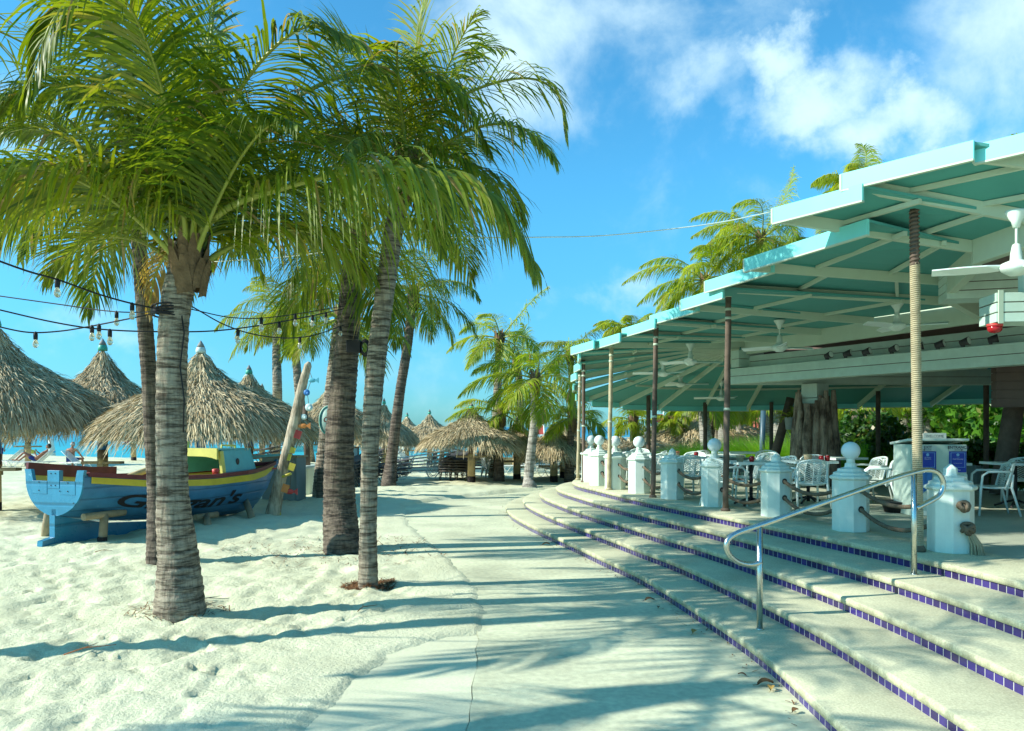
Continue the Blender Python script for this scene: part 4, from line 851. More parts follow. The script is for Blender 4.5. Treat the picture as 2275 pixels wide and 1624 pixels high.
# left tip, right end of the eave (plan), fascia bottom height, inner left, inner right
RP = [
 ((5.5, 6.1), (7.0, 4.6), 4.47, (7.2, 5.6, 4.04), (8.4, 4.2, 4.04)),
 ((4.36, 7.42), (5.5, 6.1), 4.47, (6.2, 6.9, 4.04), (7.2, 5.6, 4.04)),
 ((3.48, 8.30), (4.3, 7.32), 4.48, (5.27, 8.0, 4.04), (6.2, 6.9, 4.04)),
 ((3.00, 9.02), (3.62, 8.1), 4.32, (5.20, 8.9, 3.96), (5.27, 8.0, 4.0)),
 ((3.15, 10.6), (3.88, 8.55), 4.08, (6.0, 11.0, 3.97), (5.2, 8.9, 3.93)),
 ((2.99, 12.1), (3.52, 10.55), 4.06, (7.2, 12.4, 3.885), (6.0, 11.0, 3.9)),
 ((2.81, 13.0), (3.17, 11.75), 3.917, (6.5, 14.3, 3.85), (7.2, 12.4, 3.85)),
 ((2.59, 14.6), (3.08, 12.9), 3.886, (6.1, 15.6, 3.81), (6.5, 14.3, 3.82)),
 ((2.24, 15.8), (2.62, 14.3), 3.79, (5.79, 16.8, 3.79), (6.1, 15.6, 3.79)),
 ((1.82, 16.9), (2.15, 15.5), 3.67, (5.45, 17.9, 3.82), (5.79, 16.8, 3.77)),
 ((1.38, 18.0), (1.75, 16.6), 3.646, CEN, (5.45, 17.9, 3.8)),
 ((1.62, 19.0), (1.55, 17.7), 3.53, CEN, CEN), ((1.60, 19.9), (1.66, 18.8), 3.376, CEN, CEN), ((1.59, 20.8), (1.64, 19.7), 3.19, CEN, CEN),
 ((1.705, 21.7), (1.63, 20.6), 2.955, CEN, CEN), ((2.23, 22.5), (1.76, 21.5), 2.72, CEN, CEN), ((3.2, 23.2), (2.28, 22.3), 2.57, CEN, CEN),
 ((4.47, 23.8), (3.25, 23.0), 2.503, CEN, CEN), ((5.87, 24.0), (4.5, 23.6), 2.48, CEN, CEN), ((7.15, 23.8), (5.87, 23.8), 2.476, (6.4, 18.6, 3.84), CEN),
 ((8.5, 23.4), (7.15, 23.6), 2.50, (8.0, 18.8, 3.84), (6.4, 18.6, 3.8)), ((10.1, 22.9), (8.5, 23.2), 2.53, (9.8, 18.5, 3.84), (8.0, 18.8, 3.8)),
 ((11.9, 22.3), (10.1, 22.7), 2.56, (11.6, 18.0, 3.84), (9.8, 18.5, 3.8)), ((13.3, 20.6), (11.9, 22.1), 2.62, (13.0, 17.0, 3.84), (11.6, 18.0, 3.8)),
 ((14.2, 18.6), (13.3, 20.4), 2.66, (13.4, 15.0, 3.84), (13.0, 17.0, 3.8)), ((14.6, 16.2), (14.2, 18.4), 2.7, (13.4, 12.5, 3.84), (13.4, 15.0, 3.8)),
]
FH = 0.17
for n_, (tl, tr, z, il, ir) in enumerate(RP):
    a = Vector((*tl, z + FH)); d = Vector((*tr, z + FH)); e_ = Vector(il) + Vector((0, 0, .16)); f_ = Vector(ir) + Vector((0, 0, .13))
    e_.z -= .0008 * n_; f_.z -= .0011 * n_
    tri = (e_ - f_).length < .12
    pts = [a, d, f_] if tri else [a, d, f_, e_]
    b = MB(); b.poly([q - OFF for q in pts], .03)
    pn = b.build('roof_panel', teal_soffit, pav)
    # fascia along the eave: outward of the sheet edge
    ev = (d - a); ev.normalize(); outw = Vector((ev.y, -ev.x, 0)) * 1.0
    cen_ = (e_ + f_) / 2
    if outw.dot(a - cen_) < 0: outw = -outw
    q = MB(); q.beam(a + outw * .02 - Vector((0, 0, FH / 2 - .005)) - OFF, d + outw * .02 - Vector((0, 0, FH / 2 - .005)) - OFF, .035, FH); fo = q.build('fascia', teal_fascia, pn)
    q = MB(); q.beam(a + outw * .02 - Vector((0, 0, FH + .004)) - OFF, d + outw * .02 - Vector((0, 0, FH + .004)) - OFF, .045, .018)
    q.beam(a + outw * .041 - ev * .012 - Vector((0, 0, FH / 2)) - OFF, a + outw * .041 + ev * .012 - Vector((0, 0, FH / 2)) - OFF, .006, FH)
    q.build('eave_trim', trim_white, pn)
    # end cap on the left side and the white rafter under it
    q = MB(); lo = Vector((0, 0, .095)); q.beam(a + ev * .035 - lo - OFF, (e_ + (f_ - e_) * (.0 if tri else .03)) - lo - OFF, .06, .13)
    q.build('rafter', trim_white, pn)
    for t in (.34, .72):
        p0 = a.lerp(e_, t); p1 = d.lerp(f_, t)
        if (p0 - p1).length > .25: MB().beam(p0 - Vector((0, 0, .055)) - OFF, p1 - Vector((0, 0, .055)) - OFF, .045, .05).build('purlin', trim_white, pn)
# solid roof deck over the bar, with the boarded soffit below it
core = [(7.2, 5.6), (6.2, 6.9), (5.27, 8.0), (5.2, 8.9), (6.0, 11.0), (7.2, 12.4), (6.5, 14.3), (6.1, 15.6), (5.79, 16.8), (5.31, 18.5), (6.4, 18.6), (8.0, 18.8), (9.8, 18.5), (11.6, 18.0), (13.0, 17), (13.4, 15), (13.4, 12.5), (15, 9), (15, 4.2), (8.4, 4.2)]
b = MB(); b.poly([pv(x, y, 4.24) for x, y in core], .22); b.build('bar_roof_deck', brown_soffit, pav)
def planks(a, c, z0, z1, th, n, name='planked_girder', gap=.012, mat_=None, sheath=True):
    """boarded beam from plan point a to c, z0..z1, n boards"""
    b = MB(); h = (z1 - z0) / n; A = Vector((*a, 0)); B = Vector((*c, 0)); m_ = MB()
    for i in range(n):
        z = z0 + h * (i + .5); b.beam(A + Vector((0, 0, z)) - OFF, B + Vector((0, 0, z)) - OFF, th, h - gap)
    o = b.build(name, mat_ or white_wood, pav, bevel=.004)
    d = (B - A).normalized() * .02; m_.beam(A + d + Vector((0, 0, (z0 + z1) / 2)) - OFF, B - d + Vector((0, 0, (z0 + z1) / 2)) - OFF, th - .03, z1 - z0 - .02); m_.build('girder_core', brown_soffit, o)
    return o
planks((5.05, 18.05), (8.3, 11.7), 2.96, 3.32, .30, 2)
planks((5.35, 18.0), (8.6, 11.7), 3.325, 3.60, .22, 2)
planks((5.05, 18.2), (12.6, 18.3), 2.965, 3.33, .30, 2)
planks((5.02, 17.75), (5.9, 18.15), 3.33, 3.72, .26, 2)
b = MB()
for a, c in (((5.25, 17.9, 3.74), (7.35, 12.35, 3.74)), ((7.3, 12.3, 3.78), (6.05, 10.95, 3.85)), ((6.0, 10.95, 3.86), (5.25, 8.9, 3.88)), ((5.22, 8.85, 3.93), (5.3, 8.05, 3.95)), ((5.3, 7.98, 3.96), (6.25, 6.85, 3.96)), ((6.25, 6.8, 3.96), (7.25, 5.55, 3.96))):
    b.beam(pv(*a) + Vector((0, 0, .075)), pv(*c) + Vector((0, 0, .075)), .11, .37)
b.build('ring_beam', trim_white, pav, bevel=.006)
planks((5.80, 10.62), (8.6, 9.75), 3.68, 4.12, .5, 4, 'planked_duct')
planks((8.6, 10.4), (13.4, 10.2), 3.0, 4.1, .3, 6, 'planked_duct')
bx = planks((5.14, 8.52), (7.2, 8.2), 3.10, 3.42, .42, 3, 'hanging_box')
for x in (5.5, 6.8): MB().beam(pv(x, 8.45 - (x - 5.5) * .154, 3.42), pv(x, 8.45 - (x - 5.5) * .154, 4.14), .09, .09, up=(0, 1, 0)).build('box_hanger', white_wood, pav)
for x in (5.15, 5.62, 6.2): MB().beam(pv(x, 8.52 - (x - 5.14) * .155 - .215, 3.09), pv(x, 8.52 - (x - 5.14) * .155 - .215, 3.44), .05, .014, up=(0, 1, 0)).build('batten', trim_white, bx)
planks((8.8, 14.4), (13.0, 13.2), 2.35, 3.3, .3, 6, 'planked_duct', mat_=brown_soffit)
b = MB(); b.beam(pv(5.75, 17.95, 3.87), pv(8.95, 11.75, 3.87), .05, .72); b.build('soffit_board', brown_soffit, pav)
b = MB(); b.beam(pv(8.95, 11.75, 3.87), pv(14.9, 10.6, 3.87), .05, .72); b.build('soffit_board', brown_soffit, pav)
# red beacon under the box
bc = empty('red_beacon', P(2209, 728, 8.42), label='small red lamp bowl under the white hanging box', cat='lamp'); z_ = 3.10 - bc.location.z
b = MB(); b.lathe([(.005, -.06), (.05, -.05), (.07, -.028), (.075, z_ - .02)], n=16); b.build('red_bowl', red_glass, bc)
b = MB(); b.lathe([(.079, z_ - .03), (.079, z_ - .002)], n=16); b.build('rim', red_paint, bc)
b = MB(); b.beam(pv(15.2, 2.0, 2.4), pv(15.2, 19.5, 2.4), .2, 4.2); b.build('added_shade_wall', shade_wall_m, pav)  # unseen wall, added to keep light from the right out of the pavilion
# posts
def post(px, py_base, top_z, r, m, Yd=None, name='roof_post', lean=(0, 0), bands=True):
    q = G(px, py_base, TZ); pts = [q + Vector((lean[0] * t, lean[1] * t, (top_z - TZ) * t)) for t in np.linspace(0, 1, 14)]
    pts = [v + Vector((.003 * math.sin(i * 1.7 + px), 0, 0)) - OFF for i, v in enumerate(pts)]
    b = MB(); rr = [r * (1 + .07 * math.sin(i * 2.3 + px)) for i in range(14)]; b.tube(pts, rr, 12)
    o = b.build(name, m, pav); tag(o, None)
    f = MB(); f.lathe([(r * 1.55, 0), (r * 1.55, .03), (r * 1.1, .05)], pts[0], n=12); f.build('post_foot', m, o)
    if bands:
        for t in (.46, .87, .91, .97): MB().lathe([(r * 1.12, -.02), (r * 1.12, .02)], pts[0].lerp(pts[-1], t), n=12).build('white_band', trim_white, o)
    return o
post(1611, 1135, 4.16, .048, rust_post, lean=(.05, 0)); post(1450, 1105, 3.97, .046, rust_post, lean=(.06, 0)); post(1352, 1088, 3.78, .044, sisal, lean=(.06, 0))
post(1296, 1071, 3.6, .042, rust_post); post(1283, 1066, 3.35, .04, sisal, lean=(.06, 0))
for (x, Yd, zt) in ((1440, 22.3, 2.95), (1566, 23.3, 2.62), (1713, 23.2, 2.62), (1950, 21.0, 2.85), (2190, 18.5, 3.0)):
    q = P(x, 948, Yd); b = MB(); b.tube([pv(q.x, Yd, TZ - .3), pv(q.x, Yd, zt + .1)], .06, 10); b.build('roof_post', rust_post, pav)
# near post wound with rope: the winding is its own spiral
q = G(2040, 1225, TZ); b = MB(); top = Vector((4.27, 8.37, 4.36)); b.tube([q - OFF, top - OFF], .04, 12); po = b.build('roof_post', rust_post, pav); tag(po, 'post wound with pale rope')
b = MB(); n = 140 * 10; zs = q.z + .02; L_ = 3.05 - .0
b.tube([(q.lerp(top, .01 + .82 * i / n) + Vector((math.cos(i / 10 * 2 * math.pi) * .042, math.sin(i / 10 * 2 * math.pi) * .042, 0))) - OFF for i in range(n)], .0115, 5)
b.build('rope_winding', sisal, po)
b = MB(); b.tube([(q.lerp(top, .82 + .175 * i / 120) + Vector((math.cos(i / 8 * 2 * math.pi) * .043, math.sin(i / 8 * 2 * math.pi) * .043, 0))) - OFF for i in range(120)], .014, 5); b.build('dark_winding', rust_post, po)
b = MB(); b.lathe([(.065, 0), (.075, .02), (.06, .05), (.048, .07)], q - OFF, n=12); b.build('rope_foot', rope_m, po)
# central column clad in planks
cx, cy = 6.92, 18.0
b = MB(); 
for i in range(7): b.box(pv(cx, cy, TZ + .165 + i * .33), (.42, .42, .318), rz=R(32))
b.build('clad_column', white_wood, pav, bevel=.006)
for (x, y) in ((9.9, 15.4),): 
    b = MB(); b.tube([pv(x - .35, y, TZ), pv(x, y, 3.0)], [.2, .17], 10); b.build('dark_trunk_post', rust_post, pav)
b = MB(); b.tube([pv(6.65, 20.5, TZ - .1), pv(7.25, 20.5, 2.75)], [.13, .11], 10); b.build('dark_trunk_post', rust_post, pav)
b = MB(); q = P(1689, 948, 25.5); b.tube([pv(q.x, 25.5, 0), pv(q.x + .1, 25.5, 2.75)], .085, 12); b.build('steel_post', mat('blue_grey_post', (.06, .12, .14), .4, .4, var=(3, .2)), pav)
# driftwood trunk cluster round the column
drift = trunk_material('driftwood', (0.09, 0.065, 0.048), (0.36, 0.29, 0.21), 1.6)
dw = empty('driftwood_cluster', (cx, cy, TZ), label='cluster of gnarled driftwood trunks bundled round the white column', cat='driftwood')
q = random.Random(5)
trunk_mesh('driftwood_stump', [(0, 0, -.05), (.02, 0, .6), (0, .02, 1.2), (0, 0, 1.86)], [.46, .40, .38, .33], drift, dw, rings=1.5, n=22, seed=77)
for i in range(40):
    a = 2 * math.pi * i / 40 + q.uniform(-.15, .15); r0 = q.uniform(.38, .50); h = q.uniform(1.5, 2.2); tw = q.uniform(-.6, .6)
    pts = [Vector((math.cos(a + tw * t) * (r0 * (1 + .12 * math.sin(3 * t + i)) - .10 * t), math.sin(a + tw * t) * (r0 - .10 * t), h * t - .02)) for t in np.linspace(0, 1, 7)]
    r_ = q.uniform(.07, .13); o = trunk_mesh('driftwood_limb', [tuple(p) for p in pts], [r_ * 1.15, r_, r_, r_ * .8, r_ * .45], drift, dw, rings=2.5, n=10, seed=i)
# hanging planter
hp = empty('hanging_planter', P(1757, 940, 19.5), label='grey pot with a spiky plant hanging beside the driftwood column', cat='planter')
b = MB(); b.lathe([(.13, -.16), (.16, .14), (.165, .15), (.15, .15), (.14, .10)], n=16); b.build('pot', mat('grey_metal_pot', (.20, .27, .27), .4, .5, var=(4, .2)), hp)
fr = [(rachis_from((0, 0, .1), 2.4 * i, R(35 + 40 * (i % 3) / 2), .5, .5, n=5), dict(seed=900 + i)) for i in range(14)]
crown(hp, Vector((0, 0, .1)), fr, leaf_near, False, leafL=.10, nl=14, seg=2, width=.02, r0=.01)
b = MB(); b.tube([Vector((0, 0, .15)), Vector((0.1, 0, .55)), Vector((.25, -.2, 1.0))], .008, 5); b.build('hanger', dark_m, hp)

# ceiling fans
def ceiling_fan(pos, ceil, label, rot, sc=1.0):
    f = empty('ceiling_fan', pos, rot, label=label, cat='ceiling fan', group='white ceiling fans under the pavilion roof')
    h = max(.12, ceil - pos[2])
    b = MB(); b.lathe([(.012, .1), (.012, h - .1)], n=8); b.build('rod', white, f)
    b = MB(); b.lathe([(.03, h - .16), (.045, h - .10), (.10, h - .02), (.10, h)], n=16); b.build('canopy', white, f)
    b = MB(); b.lathe([(.0, -.10), (.06, -.095), (.13, -.05), (.15, -.02), (.13, .02), (.055, .05), (.05, .12), (.035, .20), (.02, .21)], n=18); b.build('motor', white, f)
    for i in range(3):
        m_ = MB(); a = 2 * math.pi * i / 3; w0, w1 = .065, .055; vs = []
        for (r_, w) in ((.12, .03), (.25, .075), (.45, .085), (.72, .045)):
            for sgn, zz in ((-1, -.02), (1, .02)):
                vs.append((math.cos(a) * r_ - math.sin(a) * w * sgn, math.sin(a) * r_ + math.cos(a) * w * sgn, zz - .02))
        vs += [(x, y, z + .012) for x, y, z in vs]
        fs = [(2 * k, 2 * k + 1, 2 * k + 3, 2 * k + 2) for k in range(3)] + [(8 + 2 * k + 2, 8 + 2 * k + 3, 8 + 2 * k + 1, 8 + 2 * k) for k in range(3)]
        fs += [(2 * k, 2 * k + 2, 10 + 2 * k, 8 + 2 * k) for k in range(3)] + [(2 * k + 3, 2 * k + 1, 9 + 2 * k, 11 + 2 * k) for k in range(3)] + [(6, 7, 15, 14), (1, 0, 8, 9)]
        m_.add(vs, fs); m_.build('blade', plastic, f)
    return f
ceiling_fan(P(2257, 590, 7.6), 4.08, 'nearest ceiling fan, cut by the right edge above the hanging box', .6)
ceiling_fan(P(1992, 722, 12.6), 3.98, 'ceiling fan beside the rope-wound post, over the planked girder', 1.5)
ceiling_fan(P(1731, 770, 14.4), 3.95, 'ceiling fan right of the tall brown post, under the ring beam', .3)
ceiling_fan(P(1533, 802, 16.6), 3.75, 'ceiling fan with sunlit blades left of the tall brown post', .2)
ceiling_fan(P(1473, 828, 18.6), 3.55, 'ceiling fan nearest the outer posts of the fan-shaped bay', 1.0)
ceiling_fan(P(1511, 852, 20.6), 3.35, 'ceiling fan low in the middle of the fan-shaped bay', 2.0)
ceiling_fan(P(1602, 883, 21.2), 3.25, 'small ceiling fan at the back of the fan-shaped bay, left of the brown post', .8)
# spotlights on the girder
def spot(px, py, t, lab):
    a = Vector((5.05, 18.05)); c = Vector((8.3, 11.7)); u = (px - HX) / F
    # where the sight line in plan meets the girder face
    d = c - a; k = (u * a.y - a.x) / (d.x - u * d.y); q = a + d * k
    f = empty('spotlight', (q.x - .17, q.y - .09, 3.36), R(25 + t * 40), label=lab, cat='spotlight', group='small black spotlights along the girder')
    b = MB(); M = Euler((R(60), 0, 0)).to_matrix(); b.box((0, 0, -.02), (.05, .05, .05)); b.build('bracket', dark_m, f)
    b = MB(); b.tube([Vector((0, .04, .02)), Vector((0, -.10, .05))], [.045, .07], 12, cap=True); b.build('lamp_head', dark_m, f)
    b = MB(); b.tube([Vector((0, -.10, .05)), Vector((0, -.104, .051))], .06, 12); b.build('lens', white, f)
for i, (x, y) in enumerate(((1852, 804), (1893, 798), (1936, 794), (1996, 786), (2052, 778), (2098, 778), (2154, 772), (2216, 766))):
    spot(x, y, (i * 37 % 10) / 10, f'black spotlight on the planked girder, {["first", "second", "third", "fourth", "fifth", "sixth", "seventh", "eighth"][i]} from its left end')

# ------------------------------------------------------------------ bollards with rope
def bollard(pos, rz, ball, label):
    root = empty('rope_bollard', pos, rz, label=label, cat='bollard', group='white octagonal bollards round the terrace')
    r = .225; a0 = math.pi / 8
    b = MB(); b.lathe([(r, 0), (r, .66)], n=8, sm=False, a0=a0); b.build('body', white, root, bevel=.006)
    b = MB(); b.lathe([(r * 1.06, .655), (r * 1.14, .67), (r * 1.14, .695), (r * .95, .715), (r * .95, .74), (r * .72, .76), (r * .70, .79), (r * .34, .81), (r * .30, .86)], n=8, sm=False, a0=a0)
    if not ball: b.lathe([(r * .31, .855), (r * .30, .88), (.01, .93)], n=8, sm=False, a0=a0)
    b.build('stepped_cap', white, root, bevel=.004)
    if ball:
        b = MB(); b.lathe([(.055, .85), (.05, .90), (.05, .93)], n=16); b.build('neck', white, root)
        b = MB(); b.sphere((0, 0, 1.02), .115, 24, 16); b.build('ball', mat_ball, root)
    return root
mat_ball = mat('glossy_white_ball', (.70, .80, .78), .18, .5, var=(2, .05))
BOL = [(2110.6, 1230.6, 0, 'nearest white bollard with a stepped cap, rope knots on its right side'), (1889, 1183, 1, 'white bollard topped by the largest ball, behind the handrail'),
       (1724, 1150, 0, 'white bollard with stepped cap left of the facing chair'), (1586.6, 1127, 1, 'ball-topped white bollard just left of the tall brown post'), (1493, 1110, 0, 'white bollard with stepped cap between two ball-topped ones'),
       (1419, 1097, 1, 'ball-topped white bollard between the pale post and a brown post'), (1366, 1088, 1, 'white bollard half behind the pale rope-covered post'), (1331, 1079.5, 1, 'sunlit ball-topped bollard near the far end of the row'), (1312, 1072, 1, 'farthest ball-topped white bollard')]
bpos = []
for i, (x, y, ball, lab) in enumerate(BOL):
    q = G(x, y, TZ); q.y += .2; q.x = (x - HX) * q.y / F; bpos.append(q); bollard(q, R(8 * i), ball, lab)
def rope_pts(a, c, sag, n=40): return [a.lerp(c, i / n) - Vector((0, 0, sag * 4 * (i / n) * (1 - i / n))) for i in range(n + 1)]
def twist(pts, r, strands=3, pitch=.09):
    """laid rope: strands wound round each other"""
    b = MB(); L = 0; lens = [0]
    for i in range(len(pts) - 1): L += (pts[i + 1] - pts[i]).length; lens.append(L)
    for s_ in range(strands):
        out = []
        k = max(20, int(L / pitch * 8))
        for i in range(k + 1):
            t = L * i / k; j = max(0, min(len(pts) - 2, next((m for m in range(len(pts) - 1) if lens[m + 1] >= t - 1e-9), len(pts) - 2)))
            f = (t - lens[j]) / max(1e-6, lens[j + 1] - lens[j]); p = pts[j].lerp(pts[j + 1], f); d = (pts[j + 1] - pts[j]).normalized()
            u = d.cross(Vector((0, 0, 1))); u = u.normalized() if u.length > .05 else Vector((1, 0, 0)); w = u.cross(d); a = 2 * math.pi * (t / pitch + s_ / strands)
            out.append(p + (u * math.cos(a) + w * math.sin(a)) * r * .5)
        b.tube(out, r * .58, 6)
    return b
names = ['nearest and the largest-ball bollard', 'largest-ball bollard and the next stepped one', 'third and fourth bollards', 'fourth and fifth bollards', 'fifth and sixth bollards', 'sixth and seventh bollards', 'seventh and eighth bollards', 'two farthest bollards']
hole_b = {}
for i in range(len(bpos) - 1):
    A, B_ = bpos[i + 1], bpos[i]; d = (B_ - A); d.z = 0; d.normalize()
    for hz, nm, sg in ((.53, 'upper', .13), (.29, 'lower', .16)):
        a = A + d * .20 + Vector((0, 0, hz)); c = B_ - d * .20 + Vector((0, 0, hz)); pts = rope_pts(a, c, sg * (B_ - A).length / 1.6)
        org = a.copy(); b = twist([p - org for p in pts], .026) if i < 5 else MB().tube([p - org for p in pts], .026, 7)
        o = b.build('barrier_rope', rope_m, None, loc=org); tag(o, f'{nm} grey-brown rope sagging between the {names[i]}', 'rope', 'ropes slung between the bollards')
        for qq, sgn in ((a, 1), (c, -1)):
            e = qq + d * sgn * .013
            M = d.to_track_quat('Z', 'Y').to_matrix(); m_ = MB()
            ring = [(math.cos(2 * math.pi * k / 14) * .042, math.sin(2 * math.pi * k / 14) * .042, 0) for k in range(14)]
            m_.add([M @ Vector(p) + (e - org) for p in ring], [tuple(range(14))]); m_.build('rope_hole', black, o, fix=False)
# knots and tassel on the near bollard
B0 = bpos[0]; kd = Vector((-.08, -.997, 0)).normalized(); side = Vector((.997, -.08, 0))
def knot(c, r, seed, label, tassel=False):
    root = empty('rope_knot', c, label=label, cat='rope knot'); b = MB(); q = random.Random(seed)
    for k in range(4):
        ax = Euler((q.uniform(0, 3), q.uniform(0, 3), q.uniform(0, 3))).to_matrix()
        pts = [ax @ Vector((math.cos(t) * r * .85, math.sin(t) * r * .85, math.sin(2 * t + k) * r * .45)) for t in np.linspace(0, 2 * math.pi, 26)]
        b.tube(pts, r * .34, 8)
    b.sphere((0, 0, 0), r * .5, 12, 8); b.build('knot', rope_m, root)
    if tassel:
        t = MB()
        for i in range(110):
            a = q.uniform(0, 6.28); rr = q.random() ** .5; s0 = Vector((math.cos(a), math.sin(a), 0)) * r * .5 * rr + Vector((0, 0, -r * .5)) + side * .02
            e = s0 + Vector((math.cos(a), math.sin(a), 0)) * r * .75 * rr + side * .09 + Vector((0, 0, -.24 - q.uniform(0, .06))); mdl = s0.lerp(e, .5) + side * .025
            t.tube([s0, mdl, e], [.005, .006, .004], 4, cap=False)
        t.build('tassel', sisal, root)
    return root
off = B0 + kd * .245
knot(off + Vector((0, 0, .50)) + side * .02, .055, 1, 'upper round rope knot on the nearest bollard')
knot(off + Vector((0, 0, .27)) + side * .06, .062, 2, 'lower rope knot with a frayed tassel on the nearest bollard', True)

# ------------------------------------------------------------------ steel handrail
hr = empty('steel_handrail', G(1687, 1398, S), label='tubular steel handrail with looped ends across the steps', cat='handrail')
def RP_(x, y): return P(x, y, 7.25 + (x - 1687) * .00157) - hr.location
up = [(1687, 1174), (1760, 1150), (1880, 1107), (1980, 1068), (2032, 1051)]
loop_lo = [(1690, 1249), (1665, 1254), (1638, 1248), (1618, 1230), (1613, 1208), (1622, 1193), (1645, 1181), (1687, 1167)]
loop_hi = [(2032, 1049), (2062, 1044), (2084, 1052), (2095, 1074), (2088, 1098), (2068, 1112), (2034, 1129)]
path_ = loop_lo + [(1780, 1134), (1900, 1092), (1980, 1064)] + loop_hi
b = MB(); c = catmull([RP_(x, y) for x, y in path_], 120); b.tube([Vector(q) for q in c], .025, 14); b.build('rail', metal, hr)
for (x, y, yt, k) in ((1687, 1398, 1170, 1), (2030, 1276, 1053, 4)):
    g = G(x, y, k * S) - hr.location; t = RP_(x, yt); b = MB(); b.tube([g, Vector((g.x, g.y, t.z))], .027, 14); b.lathe([(.034, -.002), (.034, .008), (.028, .012)], g, n=16); b.build('post', metal, hr)
# ------------------------------------------------------------------ white armchairs, tables, host stand, planting round the terrace
def make_chair():
    root = empty('armchair', (0, 0, 0))
    def backpt(u, v):       # u -1..1 across, v 0..1 up; the chair faces +Y, its back stands towards -Y
        w = .215 + .035 * math.sin(math.pi * min(1, v * .9 + .1)); lean = .10 * v; curve = .09 * u * u
        top = .40 + .40 * v - .03 * v * u * u
        return Vector((u * w, -.20 - lean + curve, top))
    b = MB()
    edge = [backpt(-1, v) for v in np.linspace(0, .9, 7)] + [backpt(u, 1.0 - .04 * abs(u) ** 3) for u in np.linspace(-.9, .9, 9)] + [backpt(1, v) for v in np.linspace(.9, 0, 7)]
    b.tube(edge, .015, 7)
    for u in (-.5, 0, .5): b.tube([backpt(u, v) for v in np.linspace(0, .98, 7)], .008, 5)
    b.tube([backpt(u, 0) for u in np.linspace(-1, 1, 7)], .015, 6)
    for col in range(4):                                   # herringbone slats
        u0 = -1 + .5 * col; sg = 1 if col % 2 == 0 else -1
        for k in range(-2, 13):
            v0 = .02 + k * .078; v1 = v0 + .16
            if sg < 0: a, c = (u0, v1), (u0 + .5, v0)
            else: a, c = (u0, v0), (u0 + .5, v1)
            (ua, va), (uc, vc) = a, c
            if max(va, vc) < .03 or min(va, vc) > .93: continue
            cl = lambda t: min(.97, max(.0, t)); pa, pc = backpt(ua, cl(va)), backpt(uc, cl(vc))
            if (pa - pc).length > .03: b.tube([pa, (pa + pc) / 2, pc], .0075, 4, cap=False)
    b.build('backrest', plastic, root)
    b = MB(); n = 6
    vs = []; 
    for i in range(7):
        for j in range(7):
            x = -1 + 2 * i / 6; y = -1 + 2 * j / 6; vs.append((x * (.235 - .015 * (y < 0)), y * .21 + .01, .425 + .012 * x * x - .012 * (1 - y * y) + .02 * (y > .8) * 0))
    fs = [(i * 7 + j, (i + 1) * 7 + j, (i + 1) * 7 + j + 1, i * 7 + j + 1) for i in range(6) for j in range(6)]
    b.add(vs, fs, True); b.add([(x, y, z - .02) for x, y, z in vs], [tuple(reversed(q)) for q in fs], True)
    rim = [Vector(vs[i * 7]) for i in range(7)] + [Vector(vs[42 + j]) for j in range(7)] + [Vector(vs[i * 7 + 6]) for i in range(6, -1, -1)] + [Vector(vs[j]) for j in range(6, -1, -1)]
    b.tube([p - Vector((0, 0, .01)) for p in rim], .014, 6); b.build('seat', plastic, root)
    for sx in (-1, 1):
        b = MB(); b.tube([Vector((sx * .27, .245, 0)), Vector((sx * .255, .22, .42)), Vector((sx * .27, .20, .60)), Vector((sx * .275, .13, .655)), Vector((sx * .265, -.05, .66)), Vector((sx * .245, -.20, .655))], [.016, .02, .018, .018, .017, .016], 7); b.build('front_leg_and_arm', plastic, root)
        b = MB(); b.tube([Vector((sx * .275, -.30, 0)), Vector((sx * .24, -.19, .42)), Vector((sx * .235, -.21, .62))], [.015, .02, .016], 7); b.build('rear_leg', plastic, root)
    return root
def make_table(round_=False):
    root = empty('cafe_table', (0, 0, 0)); b = MB()
    if round_: b.lathe([(.0, .705), (.46, .705), (.475, .715), (.475, .735), (.465, .74), (.0, .74)], n=32)
    else:
        for i in range(7): b.box((-.30 + .10 * i, 0, .727), (.094, .70, .026))
        b.box((-.36, 0, .72), (.02, .74, .04)); b.box((.36, 0, .72), (.02, .74, .04)); b.box((0, .36, .72), (.74, .02, .04)); b.box((0, -.36, .72), (.74, .02, .04))
    b.build('tabletop', plastic, root, bevel=.004)
    b = MB(); b.tube([Vector((0, 0, .03)), Vector((0, 0, .70))], .03, 10)
    for a in range(4): b.tube([Vector((0, 0, .12)), Vector((math.cos(a * 1.57 + .78) * .16, math.sin(a * 1.57 + .78) * .16, .07)), Vector((math.cos(a * 1.57 + .78) * .30, math.sin(a * 1.57 + .78) * .30, .012))], .018, 6)
    b.build('pedestal', dark_m, root); return root
chair0 = make_chair(); table0 = make_table(); used = {'c': 0, 't': 0}
def place(kind, x, y, rz, label, group):
    src = chair0 if kind == 'c' else table0
    o = src if not used[kind] else copy_tree(src); used[kind] += 1
    o.location = (x, y, TZ); o.rotation_euler = (0, 0, rz); tag(o, label, 'chair' if kind == 'c' else 'table', group); return o
GC = 'white herringbone armchairs on the terrace'; GT = 'white cafe tables on the terrace'
